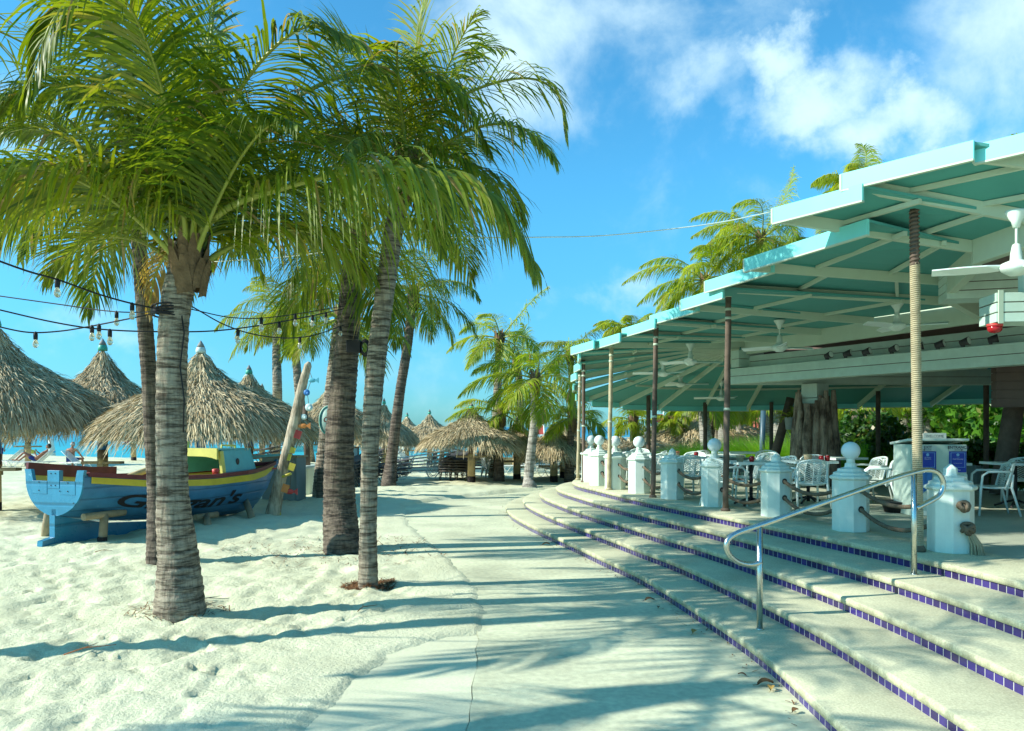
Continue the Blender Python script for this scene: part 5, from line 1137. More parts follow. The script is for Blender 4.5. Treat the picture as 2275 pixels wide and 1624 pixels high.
CH = [(4.78, 12.75, 0.02, 'white armchair with its herringbone back to the viewer, between the stepped and the ball bollards'), (3.20, 14.6, .15, 'white armchair seen from behind, between the fifth bollard and the ball bollard'),
 (2.95, 15.9, .35, 'white armchair half hidden by a brown post, back turned to the viewer'), (2.55, 17.2, .2, 'white armchair behind the middle ball-topped bollard'), (3.55, 13.15, -1.1, 'white armchair facing the table with the red candle, beside the tall brown post'),
 (4.25, 14.2, 1.4, 'white armchair facing left at the red candle table'), (4.7, 13.9, 1.9, 'white armchair turned sideways behind the stepped bollard'), (5.9, 12.7, 1.15, 'white armchair facing left beside the host stand'),
 (5.5, 14.4, 2.7, 'white armchair across the table, right of the driftwood column'), (7.25, 11.9, 1.3, 'white armchair seen in profile at the right edge under the roof'), (8.35, 12.2, 2.5, 'shaded white armchair at the far right behind the profile one'),
 (3.7, 16.2, 2.6, 'far white armchair facing the viewer behind the row of tables'), (3.0, 18.6, 2.9, 'distant white armchair by the farthest tables'), (6.15, 13.6, 1.7, 'white armchair with its side to the viewer near the host stand'), (2.35, 19.2, .6, 'farthest white armchair near the end of the bollard row'), (5.0, 15.6, 2.4, 'white armchair in the second row left of the driftwood'), (4.1, 17.6, .4, 'white armchair under the low fan at the back of the bay'), (7.7, 14.2, 2.0, 'shaded white armchair behind the host stand top'), (8.8, 13.6, -.4, 'shaded white armchair deepest at the right under the roof'), (3.1, 17.3, 1.2, 'white armchair between the far tables'), (5.6, 17.2, 3.0, 'white armchair at the back beside the driftwood')]
for x, y, a, lab in CH: place('c', x, y, a, lab, GC)
TB = [(4.05, 13.35, .1, 'white table with red candle and straw pot beside the tall brown post'), (5.15, 13.7, .05, 'white table with red candles in front of the driftwood column'), (3.35, 15.6, .2, 'white table with a terracotta pot behind the bollards'),
 (2.75, 18.0, .1, 'far white table behind the sunlit bollards'), (7.0, 13.0, .05, 'long shaded white table right of the host stand'), (6.3, 15.2, .3, 'shaded white table beside the driftwood column'), (4.4, 16.6, .2, 'white table in the middle of the fan-shaped bay'), (8.3, 13.0, .05, 'shaded white table at the far right behind the profile armchair'), (5.3, 18.4, .1, 'white table at the back by the planter wall')]
for x, y, a, lab in TB: place('t', x, y, a, lab, GT)
def candle(x, y, lab):
    c = empty('candle_glass', (x, y, TZ + .74), label=lab, cat='candle'); b = MB(); b.lathe([(.03, 0), (.042, .02), (.045, .06), (.035, .095), (.03, .095)], n=14); b.build('red_glass', red_glass, c); b = MB(); b.lathe([(.02, .085), (.02, .1)], n=10); b.build('wax', white, c)
candle(4.0, 13.15, 'red candle glass on the table by the tall brown post'); candle(5.28, 13.45, 'red candle glass left one of the pair before the driftwood'); candle(5.39, 13.47, 'red candle glass right one of the pair before the driftwood'); candle(3.6, 15.4, 'dark red candle glass on the table with the terracotta pot')
def pot(x, y, m, lab):
    c = empty('table_pot', (x, y, TZ + .74), label=lab, cat='pot'); b = MB(); b.lathe([(.05, 0), (.07, .10), (.072, .11), (.06, .11), (.055, .09)], n=14); b.build('pot_body', m, c)
    b = MB(); b.lathe([(.058, .03), (.062, .036), (.064, .07), (.063, .075)], n=14); b.build('pot_band', plank_wood, c)
pot(3.82, 13.2, sisal, 'straw-coloured pot next to the red candle'); pot(5.05, 13.45, sisal, 'straw-coloured pot on the table before the driftwood'); pot(3.2, 15.35, terracotta, 'striped terracotta pot on the table behind the bollards')
mh = empty('menu_box', (5.2, 13.62, TZ + .74), .2, label='grey menu box lying on the table before the driftwood', cat='menu box'); b = MB(); b.box((0, 0, .035), (.26, .12, .07)); b.build('box', mat('menu_grey', (.35, .40, .40), .6, .3, var=(5, .1)), mh, bevel=.006); b = MB(); b.box((0, -.061, .04), (.2, .004, .04)); b.build('card', white, mh)

# host stand
hs = empty('host_stand', (6.35, 12.0, TZ), R(-3), label='white host stand with blue posters and exit and entrance signs', cat='host stand')
b = MB(); b.box((0, 0, .53), (.80, .62, 1.06)); b.build('cabinet', white_wood, hs, bevel=.006)
b = MB(); M = Euler((R(-6), 0, 0)).to_matrix(); b.box((0, .02, 1.10), (.88, .66, .035), M=M); b.build('sloping_top', white, hs, bevel=.006)
b = MB()
for z in (.64,): b.box((0, -.313, z), (.79, .012, .012))
for x in (-.385, .385, 0.0): b.box((x, -.314, .32), (.04, .014, .60))
for i in range(5): b.box((.22 + i * .03, -.313, .52), (.012, .012, .16))
b.box((0, -.314, .04), (.80, .016, .06)); b.box((-.402, 0, .64), (.012, .6, .012)); b.build('mouldings', white, hs, bevel=.002)
blue_poster = mat('blue_poster', (.015, .05, .36), .45, .3, var=(2, .1)); sign_grey = mat('sign_grey', (.46, .55, .50), .5, .3, var=(3, .06)); poster_line = mat('poster_line', (.25, .50, .75), .5, .3); poster_white = mat('poster_white', (.75, .80, .85), .5, .3)
def poster(x, head, arrow, lab, lines):
    s = empty('posted_sign', hs.matrix_world @ Vector((0, 0, 0)), 0, label=lab, cat='sign')
    s.location = Vector((6.35, 12.0, TZ)) + Matrix.Rotation(R(-3), 3, 'Z') @ Vector((x, -.322, .835)); s.rotation_euler = (0, 0, R(-3))
    b = MB(); b.box((0, 0, -.03), (.245, .008, .31)); p1 = b.build('poster', blue_poster, s)
    b = MB()
    for (cx_, cz, w, h) in ((0, .105, .205, .005), (0, -.11, .205, .005), (-.1, 0, .005, .215), (.1, 0, .005, .215)): b.box((cx_, -.0055, cz - .0), (w, .003, h))
    b.build('poster_border', poster_line, p1)
    b = MB(); b.box((0, -.005, .17), (.255, .010, .075)); g = b.build('sign_plate', sign_grey, s)
    flat_text('lettering', head, .058, ink, g, (0, -.0112, .183), (R(90), 0, 0), offset=.0015)
    b = MB(); b.box((0, -.0112, .147), (.10, .002, .008)); sg = 1 if arrow == 'r' else -1
    b.add([(sg * .075, -.0112, .147), (sg * .045, -.0112, .162), (sg * .045, -.0112, .132)], [(0, 1, 2)]); b.build('arrow', ink, g, fix=False)
    for i, (t, sz, z, mm) in enumerate(lines): flat_text('poster_text', t, sz, mm, p1, (0, -.0062, z), (R(90), 0, 0))
    b = MB(); b.lathe([(.012, 0), (.022, .0), (.022, .003), (.012, .003)], n=14); e_ = b.build('emblem', poster_line, p1); e_.rotation_euler = (R(90), 0, 0); e_.location = (0, -.004, .075)
poster(-.17, 'EXIT', 'l', 'grey EXIT sign with left arrow over a blue poster, half behind the rope-wound post', [("We're sorry", .018, .035, poster_white), ('dining service', .018, .012, poster_white), ('Hilton', .03, -.15, poster_white)])
poster(.265, 'ENTRANCE', 'r', 'grey ENTRANCE sign with right arrow over a blue poster', [('We have', .014, .04, poster_line), ('Social Distancing', .022, .012, poster_white), ('please keep your distance', .012, -.05, poster_white), ('Hilton', .03, -.15, poster_white)])
ws = empty('welcome_sign', Vector((6.35, 12.0, TZ)) + Matrix.Rotation(R(-3), 3, 'Z') @ Vector((.06, -.05, 1.125)), R(-3), label='small grey WELCOME board standing on top of the host stand', cat='sign')
b = MB(); b.box((0, 0, .055), (.34, .012, .10)); g = b.build('board', sign_grey, ws); flat_text('lettering', 'WELCOME', .055, ink, g, (-.0, -.0068, .055), (R(90), 0, 0))
b = MB(); b.box((0, .03, .008), (.3, .08, .014)); b.build('base', sign_grey, ws)
cl = empty('blue_cloth', (6.12, 11.66, TZ + .5), label='blue cloth hanging at the front of the host stand', cat='cloth'); b = MB()
vs = []; 
for i in range(7):
    for j in range(6): vs.append((-.09 + .03 * i, -.02 + .012 * math.sin(i * 1.9 + j * .6), .12 - .06 * j + .02 * i))
b.add(vs, [(i * 6 + j, i * 6 + 6 + j, i * 6 + 7 + j, i * 6 + j + 1) for i in range(6) for j in range(5)], True); b.build('cloth', blue_paint, cl, fix=False)
tub = empty('black_tub', G(1995, 1137, TZ), label='low black plastic tub on the floor left of the host stand', cat='tub'); b = MB(); b.lathe([(.0, .01), (.20, .0), (.25, .16), (.265, .165), (.25, .17), (.2, .05), (0, .05)], n=20); b.build('tub', black, tub); b = MB(); b.lathe([(.255, .15), (.272, .155), (.272, .17), (.255, .172)], n=20); b.build('rim', dark_m, tub)

# ---- fountain grass mounds, hedge, shrubs
grass_leaf = leaf_mat('fountain_grass', (0.12, 0.30, 0.018), (0.28, 0.50, 0.05), trans=.5, rough=.5)
def grass_mound(pos, r, h, n, seed, lab):
    g = np.random.default_rng(seed); root = empty('grass_mound', pos, label=lab, cat='grass clump', group='feathery green grass mounds behind the terrace')
    a = g.random(n) * 2 * np.pi; rr = r * .45 * np.sqrt(g.random(n)); base = np.stack([np.cos(a) * rr, np.sin(a) * rr, 0 * a - .05], 1)
    out = np.stack([np.cos(a), np.sin(a), 0 * a], 1); ln = h * g.uniform(.8, 1.35, n); d = out * g.uniform(.05, .75, n)[:, None] + np.array([0, 0, 1.0]); d /= np.linalg.norm(d, axis=1)[:, None]
    q = base.copy(); rows = []; sd = np.cross(d, g.normal(0, 1, (n, 3))); sd /= np.linalg.norm(sd, axis=1)[:, None]; w = .009
    for j in range(5):
        f = j / 4; ww = w * (1 - f * .85); rows += [q - sd * ww, q + sd * ww]; d = d + np.array([-.16, 0, -.34 * f]) + out * .10 * f; d /= np.linalg.norm(d, axis=1)[:, None]; q = q + d * (ln / 4)[:, None]
    V = np.stack(rows, 1).reshape(-1, 3); b0 = ((np.arange(n) * 10)[:, None] + (np.arange(4) * 2)[None, :]).ravel()
    nmesh('blades', V, np.stack([b0, b0 + 1, b0 + 3, b0 + 2], 1), grass_leaf, root, rnd=np.repeat(np.clip(g.normal(.5, .22, n), 0, .95), 10))
for i, (x, Yd, r, h, lab) in enumerate([(1505, 26.6, 1.1, 1.35, 'leftmost bright grass mound under the far eave'), (1560, 26.2, 1.2, 1.5, 'bright grass mound right behind a chair back, second from the left'), (1615, 26.8, 1.2, 1.6, 'grass mound behind the tall brown post'),
        (1665, 26, 1.2, 1.55, 'shaded grass mound left of the leaning dark post'), (1712, 26.6, 1.2, 1.7, 'grass mound behind the leaning dark post'), (1752, 25.6, 1.0, 1.4, 'dark grass mound just left of the driftwood column'), (1892, 22.5, 1.0, 1.5, 'grass mound right of the driftwood column'), (1985, 21.0, .9, 1.4, 'grass mound left of the host stand')]):
    q = P(x, 948, Yd); grass_mound((q.x, Yd, .2), r, h * .80, 2600, 200 + i, lab)
shrub_leaf = leaf_mat('seagrape_leaf', (0.022, 0.06, 0.012), (0.07, 0.17, 0.02), trans=.3)
tree_leaf = leaf_mat('tree_leaf', (0.04, 0.13, 0.012), (0.13, 0.30, 0.03), trans=.45)
def leafy(pos, rx, ry, h, n, size, seed, lab, name, cat, leaf, group=None, trunk=None):
    g = np.random.default_rng(seed); root = empty(name, pos, label=lab, cat=cat, group=group)
    nb = 26; cb = g.normal(0, 1, (nb, 3)); cb /= np.linalg.norm(cb, axis=1)[:, None]; cb *= g.random(nb)[:, None] ** .4; cb = cb * [rx * .8, ry * .8, h * .42] + [0, 0, h * .55]
    k = g.integers(0, nb, n); off_ = g.normal(0, 1, (n, 3)); off_ /= np.linalg.norm(off_, axis=1)[:, None]; rad = np.array([rx, ry, h * .6]) * .34
    c = cb[k] + off_ * rad * g.uniform(.45, 1.05, n)[:, None]; c[:, 2] = np.maximum(c[:, 2], .03)
    u = g.normal(0, 1, (n, 3)); u /= np.linalg.norm(u, axis=1)[:, None]; w = np.cross(u, g.normal(0, 1, (n, 3))); w /= np.linalg.norm(w, axis=1)[:, None]; s = size * g.uniform(.6, 1.3, n)[:, None]
    V = np.stack([c - u * s, c - w * s * .6, c + u * s, c + w * s * .6], 1).reshape(-1, 3); b0 = np.arange(n) * 4
    nmesh('foliage', V, np.stack([b0, b0 + 1, b0 + 2, b0 + 3], 1), leaf, root, rnd=np.repeat(np.clip(g.normal(.45, .25, n), 0, .95), 4))
    b = MB(); q = random.Random(seed)
    for i in range(7):
        e = cb[i]; r_ = (trunk or .03); b.tube([Vector((e[0] * .1, e[1] * .1, -.3)), Vector((e[0] * .35, e[1] * .35, h * .3)), Vector(e)], [r_, r_ * .7, r_ * .25], 6, cap=False)
    b.build('branches', rust_post, root)
q = P(1925, 948, 24); leafy((q.x, 24, .3), 1.4, .8, 2.1, 2600, .10, 301, 'round-leaved sea grape shrub right of the driftwood column', 'sea_grape_shrub', 'shrub', shrub_leaf)
q = P(1985, 948, 21.5); leafy((q.x, 21.5, .3), 1.1, .7, 1.75, 2000, .09, 302, 'dark shrub behind the host stand on the left', 'sea_grape_shrub', 'shrub', shrub_leaf)
for i, x in enumerate((2080, 2135, 2190, 2245, 2300)):
    q = P(x, 948, 20.5 - i * .4); leafy((q.x, 20.5 - i * .4, .3), 1.0, .7, 1.35, 1700, .085, 310 + i, 'dark clipped shrub in the hedge behind the ' + ['host stand top', 'entrance sign', 'profile chair', 'right-hand chairs', 'right edge'][i], 'hedge_shrub', 'shrub', shrub_leaf, 'shrubs of the hedge at the right')
for i, (x, Yd, rx, h, lab) in enumerate([(2140, 30, 2.6, 5.2, 'broad leafy tree over the entrance sign'), (2215, 26, 2.2, 5.4, 'bright green tree in front of the thatched hut'), (2290, 28, 2.8, 6.0, 'leafy tree at the right edge beyond the roof'), (2050, 40, 3.2, 5.5, 'far yellow-green tree behind the curved trunk'), (1800, 44, 3.0, 3.6, 'far bushy tree behind the driftwood column')]):
    q = P(x, 948, Yd); leafy((q.x, Yd, 0), rx, 1.8, h, 5200, .14, 330 + i, lab, 'leafy_tree', 'tree', tree_leaf, 'leafy trees inland', .1)
for i, (x, Yd, rx, h) in enumerate([(1530, 60, 2.2, 3.6), (1655, 55, 4.0, 3.2), (1735, 52, 4.0, 3.6), (1860, 50, 3.2, 4.4), (1900, 56, 4, 4.0), (1990, 52, 4.5, 4.6), (2090, 46, 4.2, 4.4)]):
    q = P(x, 948, Yd); leafy((q.x, Yd, -.2), rx, 2, h, 3200, .16, 350 + i, 'far green bush in the gardens, ' + ['left of the thatched roof', 'under the red roof', 'right of the red roof', 'behind the driftwood', 'right of the driftwood', 'left of the host stand', 'above the host stand'][i], 'garden_bush', 'bush', tree_leaf, 'bushes in the far gardens', .08)
# low planter wall
pw = MB(); 
for i in range(14):
    a0 = R(125 - i * 9); p0 = (5.7 + 5.4 * math.cos(a0), 18.8 + 5.1 * math.sin(a0)); a1 = R(125 - (i + 1) * 9); p1 = (5.7 + 5.4 * math.cos(a1), 18.8 + 5.1 * math.sin(a1)); pw.beam((*p0, .5), (*p1, .5), .2, 1.15)
o = pw.build('planter_wall', mat('planter_wall_paint', (.30, .34, .30), .7, .2, var=(2, .15))); tag(o, 'low curved planter wall holding the grass mounds behind the tables', 'wall')
# red tiled houses inland
def tile_roof():
    m = mat('red_roof_tiles', (0.42, 0.12, 0.08), .7, .2, var=(1.5, .25)); nt = m.node_tree; b = nt.nodes['Principled BSDF']; N = nt.nodes.new; L = nt.links.new
    tc = N('ShaderNodeTexCoord'); w = N('ShaderNodeTexWave'); w.bands_direction = 'X'; w.inputs['Scale'].default_value = 1.6; L(tc.outputs['Object'], w.inputs['Vector'])
    bp = N('ShaderNodeBump'); bp.inputs['Strength'].default_value = .9; bp.inputs['Distance'].default_value = .15; L(w.outputs[0], bp.inputs['Height']); L(bp.outputs[0], b.inputs['Normal']); return m
roof_red = tile_roof(); house_w = mat('house_wall', (.62, .52, .42), .8, .2, var=(1.2, .12))
for i, (x, Yd, w, zr, lab) in enumerate([(1660, 46, 5.4, 2.75, 'red tiled house roof left of the steel post'), (1760, 48, 4.6, 2.9, 'red tiled roof glimpsed behind the hanging planter'), (1975, 50, 5.5, 2.9, 'red tiled roof behind the yellow palm right of the driftwood')]):
    q = P(x, 948, Yd); h = empty('tiled_house', (q.x, Yd, 0), R(12 * (i - 1)), label=lab, cat='house', group='red roofed houses inland')
    b = MB(); b.box((0, 0, .55), (w, 4, 1.5)); b.build('wall', house_w, h)
    b = MB(); e_, r_ = 1.25, zr + .35; W2 = w / 2 + .4
    b.add([(-W2, -2.4, e_), (W2, -2.4, e_), (W2, 2.4, e_), (-W2, 2.4, e_), (-W2 + 1.6, 0, r_), (W2 - 1.6, 0, r_)], [(0, 1, 5, 4), (1, 2, 5), (2, 3, 4, 5), (3, 0, 4), (3, 2, 1, 0)]); b.build('roof', roof_red, h)
    for sx in (-1, 1):
        b = MB(); b.box((sx * w * .25, -2.012, .7), (.8, .02, .8)); b.build('window', dark_m, h)
# ------------------------------------------------------------------ painted wooden boat
hull_blue = mat('hull_blue', (0.042, 0.19, 0.36), 0.34, 0.5, var=(1.6, .25), bump=(5, .12, .02), fine=(30, .06), seams=(1.6, (.16, .32, .42)))
stern_blue = mat('stern_blue', (0.03, 0.23, 0.38), 0.26, 0.5, var=(2.2, .18), bump=(6, .10, .02), seams=(.9, (.12, .36, .48)))
maroon = mat('maroon_paint', (0.16, 0.03, 0.035), .45, .4, var=(4, .35)); strake_y = mat('strake_yellow', (0.62, 0.50, 0.04), .45, .4, var=(3, .18))
cab_y = mat('cuddy_yellow', (0.66, 0.60, 0.14), .5, .4, var=(3, .15)); cab_t = mat('cuddy_teal', (0.10, 0.42, 0.47), .42, .4, var=(3, .15)); letter_dark = mat('dark_lettering', (0.02, 0.018, 0.02), .5, .3)
BL = 5.75; boat = empty('painted_boat', (-7.65, 13.2, 0), math.atan2(.935, .355), label='blue wooden boat with yellow strake and dark lettering, propped on posts in the sand', cat='boat')
sx_ = np.array([0, .2, .45, .7, .85, .95, 1.0])
bf = lambda s: np.interp(s, sx_, [.66, .76, .82, .66, .42, .17, .02]); kz = lambda s: np.interp(s, [0, .2, .5, .75, .85, .93, 1.0], [.50, .30, .14, .08, .16, .48, .98]); sz = lambda s: np.interp(s, [0, .25, .5, .75, 1.0], [1.20, 1.05, 1.0, 1.02, 1.13])
def hull_pt(s, v, sgn, off=0.0):
    b_ = bf(s) + off; k_, z_ = kz(s), sz(s)
    return np.array([s * BL, sgn * b_ * (1 - (1 - v) ** 2.3), k_ + (z_ - k_) * v ** 1.45])
def skin_mesh(name, off, m, v0=0, v1=1, s0=0, s1=1, ns=44, nv=14, sides=(-1, 1), parent=None, both=True, rise=0.0):
    V = []; Fq = []
    for sgn in sides:
        n0 = len(V)
        for i in range(ns):
            s = s0 + (s1 - s0) * i / (ns - 1)
            for j in range(nv): q = hull_pt(s, v0 + (v1 - v0) * j / (nv - 1), sgn, off); q[2] += rise; V.append(q)
        for i in range(ns - 1):
            for j in range(nv - 1):
                a = n0 + i * nv + j; f = (a, a + nv, a + nv + 1, a + 1); Fq.append(f if sgn < 0 else tuple(reversed(f)))
    return nmesh(name, V, Fq, m, parent, smooth=True)
skin_mesh('hull', 0.0, hull_blue, parent=boat); skin_mesh('inner_lining', -.035, cab_y, parent=boat, rise=.02, s1=.985)
skin_mesh('yellow_strake', .014, strake_y, .87, .975, 0.02, .97, nv=3, parent=boat)
rl_ = MB()
for sgn in (-1, 1):
    pts = [Vector(hull_pt(s, 1, sgn, -.01)) + Vector((0, 0, .02)) for s in np.linspace(0.012, 1, 30)]
    for a, c in zip(pts[:-1], pts[1:]): rl_.beam(a, c + (c - a) * .02, .085, .075)
rl_.build('maroon_rail', maroon, boat)
tp = []
vv = np.linspace(0, 1, 14)
right = [hull_pt(0, v, -1)[1:] for v in vv]; left = [hull_pt(0, v, 1)[1:] for v in vv[::-1]]
top = [(-.68, 1.28), (-.53, 1.28), (-.48, 1.09), (-.14, 1.09), (-.14, 1.27), (.14, 1.27), (.14, 1.09), (.48, 1.09), (.53, 1.28), (.68, 1.28)]
outl = [tuple(q) for q in right] + top + [tuple(q) for q in left[:-1]]
b = MB(); n = len(outl); b.add([(-.03, y, z) for y, z in outl] + [(.03, y, z) for y, z in outl], [tuple(range(n)), tuple(range(2 * n - 1, n - 1, -1))] + [(i, i + n, (i + 1) % n + n, (i + 1) % n) for i in range(n)])
tr_ = b.build('transom', stern_blue, boat)
b = MB()
for (y, z, w, h) in ((-.32, .98, .34, .22), (.32, .98, .34, .22)): b.box((-.033, y, z), (.007, w, h))
b.box((-.034, 0, 1.12), (.009, .27, .30)); b.build('patch_boards', stern_blue, tr_, bevel=.003)
b = MB()
for y, z in ((-.05, 1.22), (.05, 1.22), (-.05, 1.02), (.05, 1.02), (-.33, .93), (.33, .93), (-.15, .93), (.33, 1.07), (-.33, 1.07), (-.46, .74)): b.sphere((-.043, y, z), .010, 8, 5)
b.build('bolts', dark_m, tr_)
# skeg and rudder shoe
b = MB(); th = .06; pr = [(-.06, .52), (-.06, .16), (-.28, .12), (-.30, -.10), (.3, -.10), (2.4, .05), (2.4, .16), (1.0, .28), (.25, .45)]
n = len(pr); b.add([(x, -th, z) for x, z in pr] + [(x, th, z) for x, z in pr], [tuple(range(n)), tuple(range(2 * n - 1, n - 1, -1))] + [(i, i + n, (i + 1) % n + n, (i + 1) % n) for i in range(n)]); b.build('skeg', stern_blue, boat)
b = MB(); b.box((.02, 0, .55), (.10, .10, .14)); b.build('stern_post', stern_blue, boat)
b = MB(); b.beam((.98 * BL, 0, 1.0), (1.0 * BL + .12, 0, 1.20), .07, .10); b.beam((.84 * BL, 0, .10), (.985 * BL, 0, .97), .07, .10); b.build('stem', hull_blue, boat)
for s in (.18, .36): MB().box((s * BL, 0, .86), (.24, 2 * bf(s) - .1, .035)).build('thwart', cab_y, boat)
b = MB(); b.add([tuple(hull_pt(s, .35, sg, -.04)) for s in np.linspace(.02, .8, 12) for sg in (-1, 1)], [(2 * i, 2 * i + 1, 2 * i + 3, 2 * i + 2) for i in range(11)]); b.build('floorboards', maroon, boat)
# raised plank on the far side of the stern
b = MB(); 
pts = [Vector(hull_pt(s, 1, 1, .0)) + Vector((0, 0, .11)) for s in np.linspace(0.0, .34, 8)]
for a, c in zip(pts[:-1], pts[1:]): b.beam(a, c, .05, .17)
b.build('bulwark_plank', maroon, boat)
b = MB(); b.box((.90 * BL, 0, 1.03), (.9, .42, .03)); b.build('foredeck', red_paint, boat)
b = MB(); b.beam(hull_pt(.72, 1, 1, 0) + [0, .05, .24], hull_pt(1.0, 1, 1, 0) + [.25, .03, .20], .05, .06); b.build('bow_spar', cab_t, boat)
# cuddy
cu = MB(); x0, x1 = 3.25, 4.45; w0, w1 = .70, .52; zb0, zb1, zt = 1.02, 1.04, 1.50
def slab(pts, th, name, m, par):
    """thick quad: pts in order, thickened along its normal"""
    q = MB(); p = [Vector(v) for v in pts]; nrm = (p[1] - p[0]).cross(p[-1] - p[0]).normalized() * th; n = len(p)
    q.add(p + [v + nrm for v in p], [tuple(range(n)), tuple(range(2 * n - 1, n - 1, -1))] + [(i, i + n, (i + 1) % n + n, (i + 1) % n) for i in range(n)]); return q.build(name, m, par, bevel=.006)
cud = slab([(x0 - .15, -w0 + .05, zt + .03), (x1, -w1 + .12, zt), (x1, w1 - .12, zt), (x0 - .15, w0 - .05, zt + .03)], .035, 'cuddy_roof', cab_t, boat)
slab([(x0 + .05, -w0, zb0), (x1, -w1, zb1), (x1 - .08, -w1 + .10, zt), (x0 + .02, -w0 + .08, zt + .02)], -.03, 'cuddy_side', cab_t, boat)
slab([(x0 + .05, w0, zb0), (x1, w1, zb1), (x1 - .08, w1 - .10, zt), (x0 + .02, w0 - .08, zt + .02)], .03, 'cuddy_side', cab_t, boat)
slab([(x1, -w1, zb1), (x1, w1, zb1), (x1 - .08, w1 - .10, zt), (x1 - .08, -w1 + .10, zt)], .03, 'cuddy_front', cab_t, boat)
b = MB(); n = 11; pf = [(-w0 + .02 + (2 * w0 - .04) * i / 10, zt + .065) for i in range(n)] + [(w0 - .02 - (2 * w0 - .04) * i / 10, zt - .10 - .06 * abs(1 - 2 * i / 10) ** 4) for i in range(n)]; m_ = len(pf)
b.add([(x0 - .19, y, z) for y, z in pf] + [(x0 - .14, y, z) for y, z in pf], [tuple(range(m_)), tuple(range(2 * m_ - 1, m_ - 1, -1))] + [(i, i + m_, (i + 1) % m_ + m_, (i + 1) % m_) for i in range(m_)]); b.build('yellow_header', cab_y, boat)
b = MB(); b.beam((x0 + .02, -w0 + .03, zb0 - .02), (x0 + .0, -w0 + .09, zt), .06, .10, up=(1, 0, 0)); b.beam((x0 + .02, w0 - .03, zb0 - .02), (x0 + .0, w0 - .09, zt), .06, .10, up=(1, 0, 0)); b.build('yellow_door_frame', cab_y, boat)
b = MB(); b.tube([Vector((3.85, -.475, zt)), Vector((3.85, -.47, zt + .10)), Vector((3.35, -.55, zt + .12)), Vector((3.35, -.55, zt + .02))], .02, 8); b.tube([Vector((3.2, .2, zt)), Vector((3.2, .2, zt + .2))], .045, 10); b.tube([Vector((3.2, .2, zt + .18)), Vector((3.15, .65, zt + .2))], .018, 8); b.build('yellow_grab_rail', cab_y, boat)
b = MB(); q0 = Vector((3.80, -.578, 1.27)); b.sphere(q0, .055, 14, 8, (1, .25, 1.3)); b.build('porthole', dark_m, boat)
b = MB(); b.lathe([(.06, 0), (.07, .10), (.02, .11)], (3.05, -.66, 1.05), n=12); b.build('red_cleat', red_paint, boat)
# lettering wrapped on the starboard side
me = text_mesh("Gilligan's", .52, shear=.28, offset=.012, cuts=2); xs = [v.co.x for v in me.vertices]; xa, xb = min(xs), max(xs)
for v in me.vertices:
    t = (v.co.x - xa) / (xb - xa); s = .12 + .56 * t; vv_ = .60 + v.co.y * .70 - .05 * math.sin(t * 3.1)
    q = hull_pt(s, min(.97, max(.06, vv_)), -1, .010); q[2] -= .004; v.co = Vector(q)
me.materials.clear(); me.materials.append(letter_dark); o = bpy.data.objects.new('lettering', me); C.objects.link(o); o.parent = boat
# props that carry it
def prop(px, py, topx, topy, Yt, lab, bar=None, foot=False):
    g = G(px, py, 0); t = P(topx, topy, Yt); r = empty('boat_prop', g, label=lab, cat='prop', group='timber props under the boat')
    b = MB(); b.tube([Vector((0, 0, -.2)) - (t - g) * .1, (t - g) * .5, t - g], [.075, .07, .068], 10); b.build('post', plank_wood, r)
    if foot and abs((t - g).x) < .1: b = MB(); b.lathe([(.080, -.12), (.079, .12)], n=10); b.build('dark_foot', tar, r)
    if bar:
        d = Vector((.355, .935, 0)).normalized(); b = MB(); b.tube([t - g - d * bar, t - g + d * bar], .062, 10); b.build('crossbar', plank_wood, r)
    if foot: b = MB(); b.lathe([(.30, -.2), (.29, .03), (.25, .05), (.0, .055)], n=20); b.build('concrete_footing', conc2, r)
prop(227, 1209, 232, 1143, 13.55, 'near timber prop with crossbar under the stern quarter, set in a concrete pad', .42, True)
prop(98, 1196, 108, 1138, 13.9, 'dark leaning prop on the far side of the stern', None, True)
prop(465, 1187, 458, 1146, 15.6, 'timber prop with crossbar under the middle of the hull', .3)
prop(566, 1164, 545, 1112, 17.0, 'slanting timber prop under the bow')
lb = empty('log_brace', P(300, 1054, 14.5), label='pale round log lying across the open boat', cat='log'); b = MB(); d = P(345, 1037, 15.0) - P(300, 1054, 14.5); b.tube([-d * .7, d * 2.0], .06, 10); b.build('log', pole_wood, lb)
b = MB(); b.tube([-d * .7 - d.normalized() * .004, -d * .7 + d.normalized() * .05], .063, 10); b.build('cut_end', plank_wood, lb)

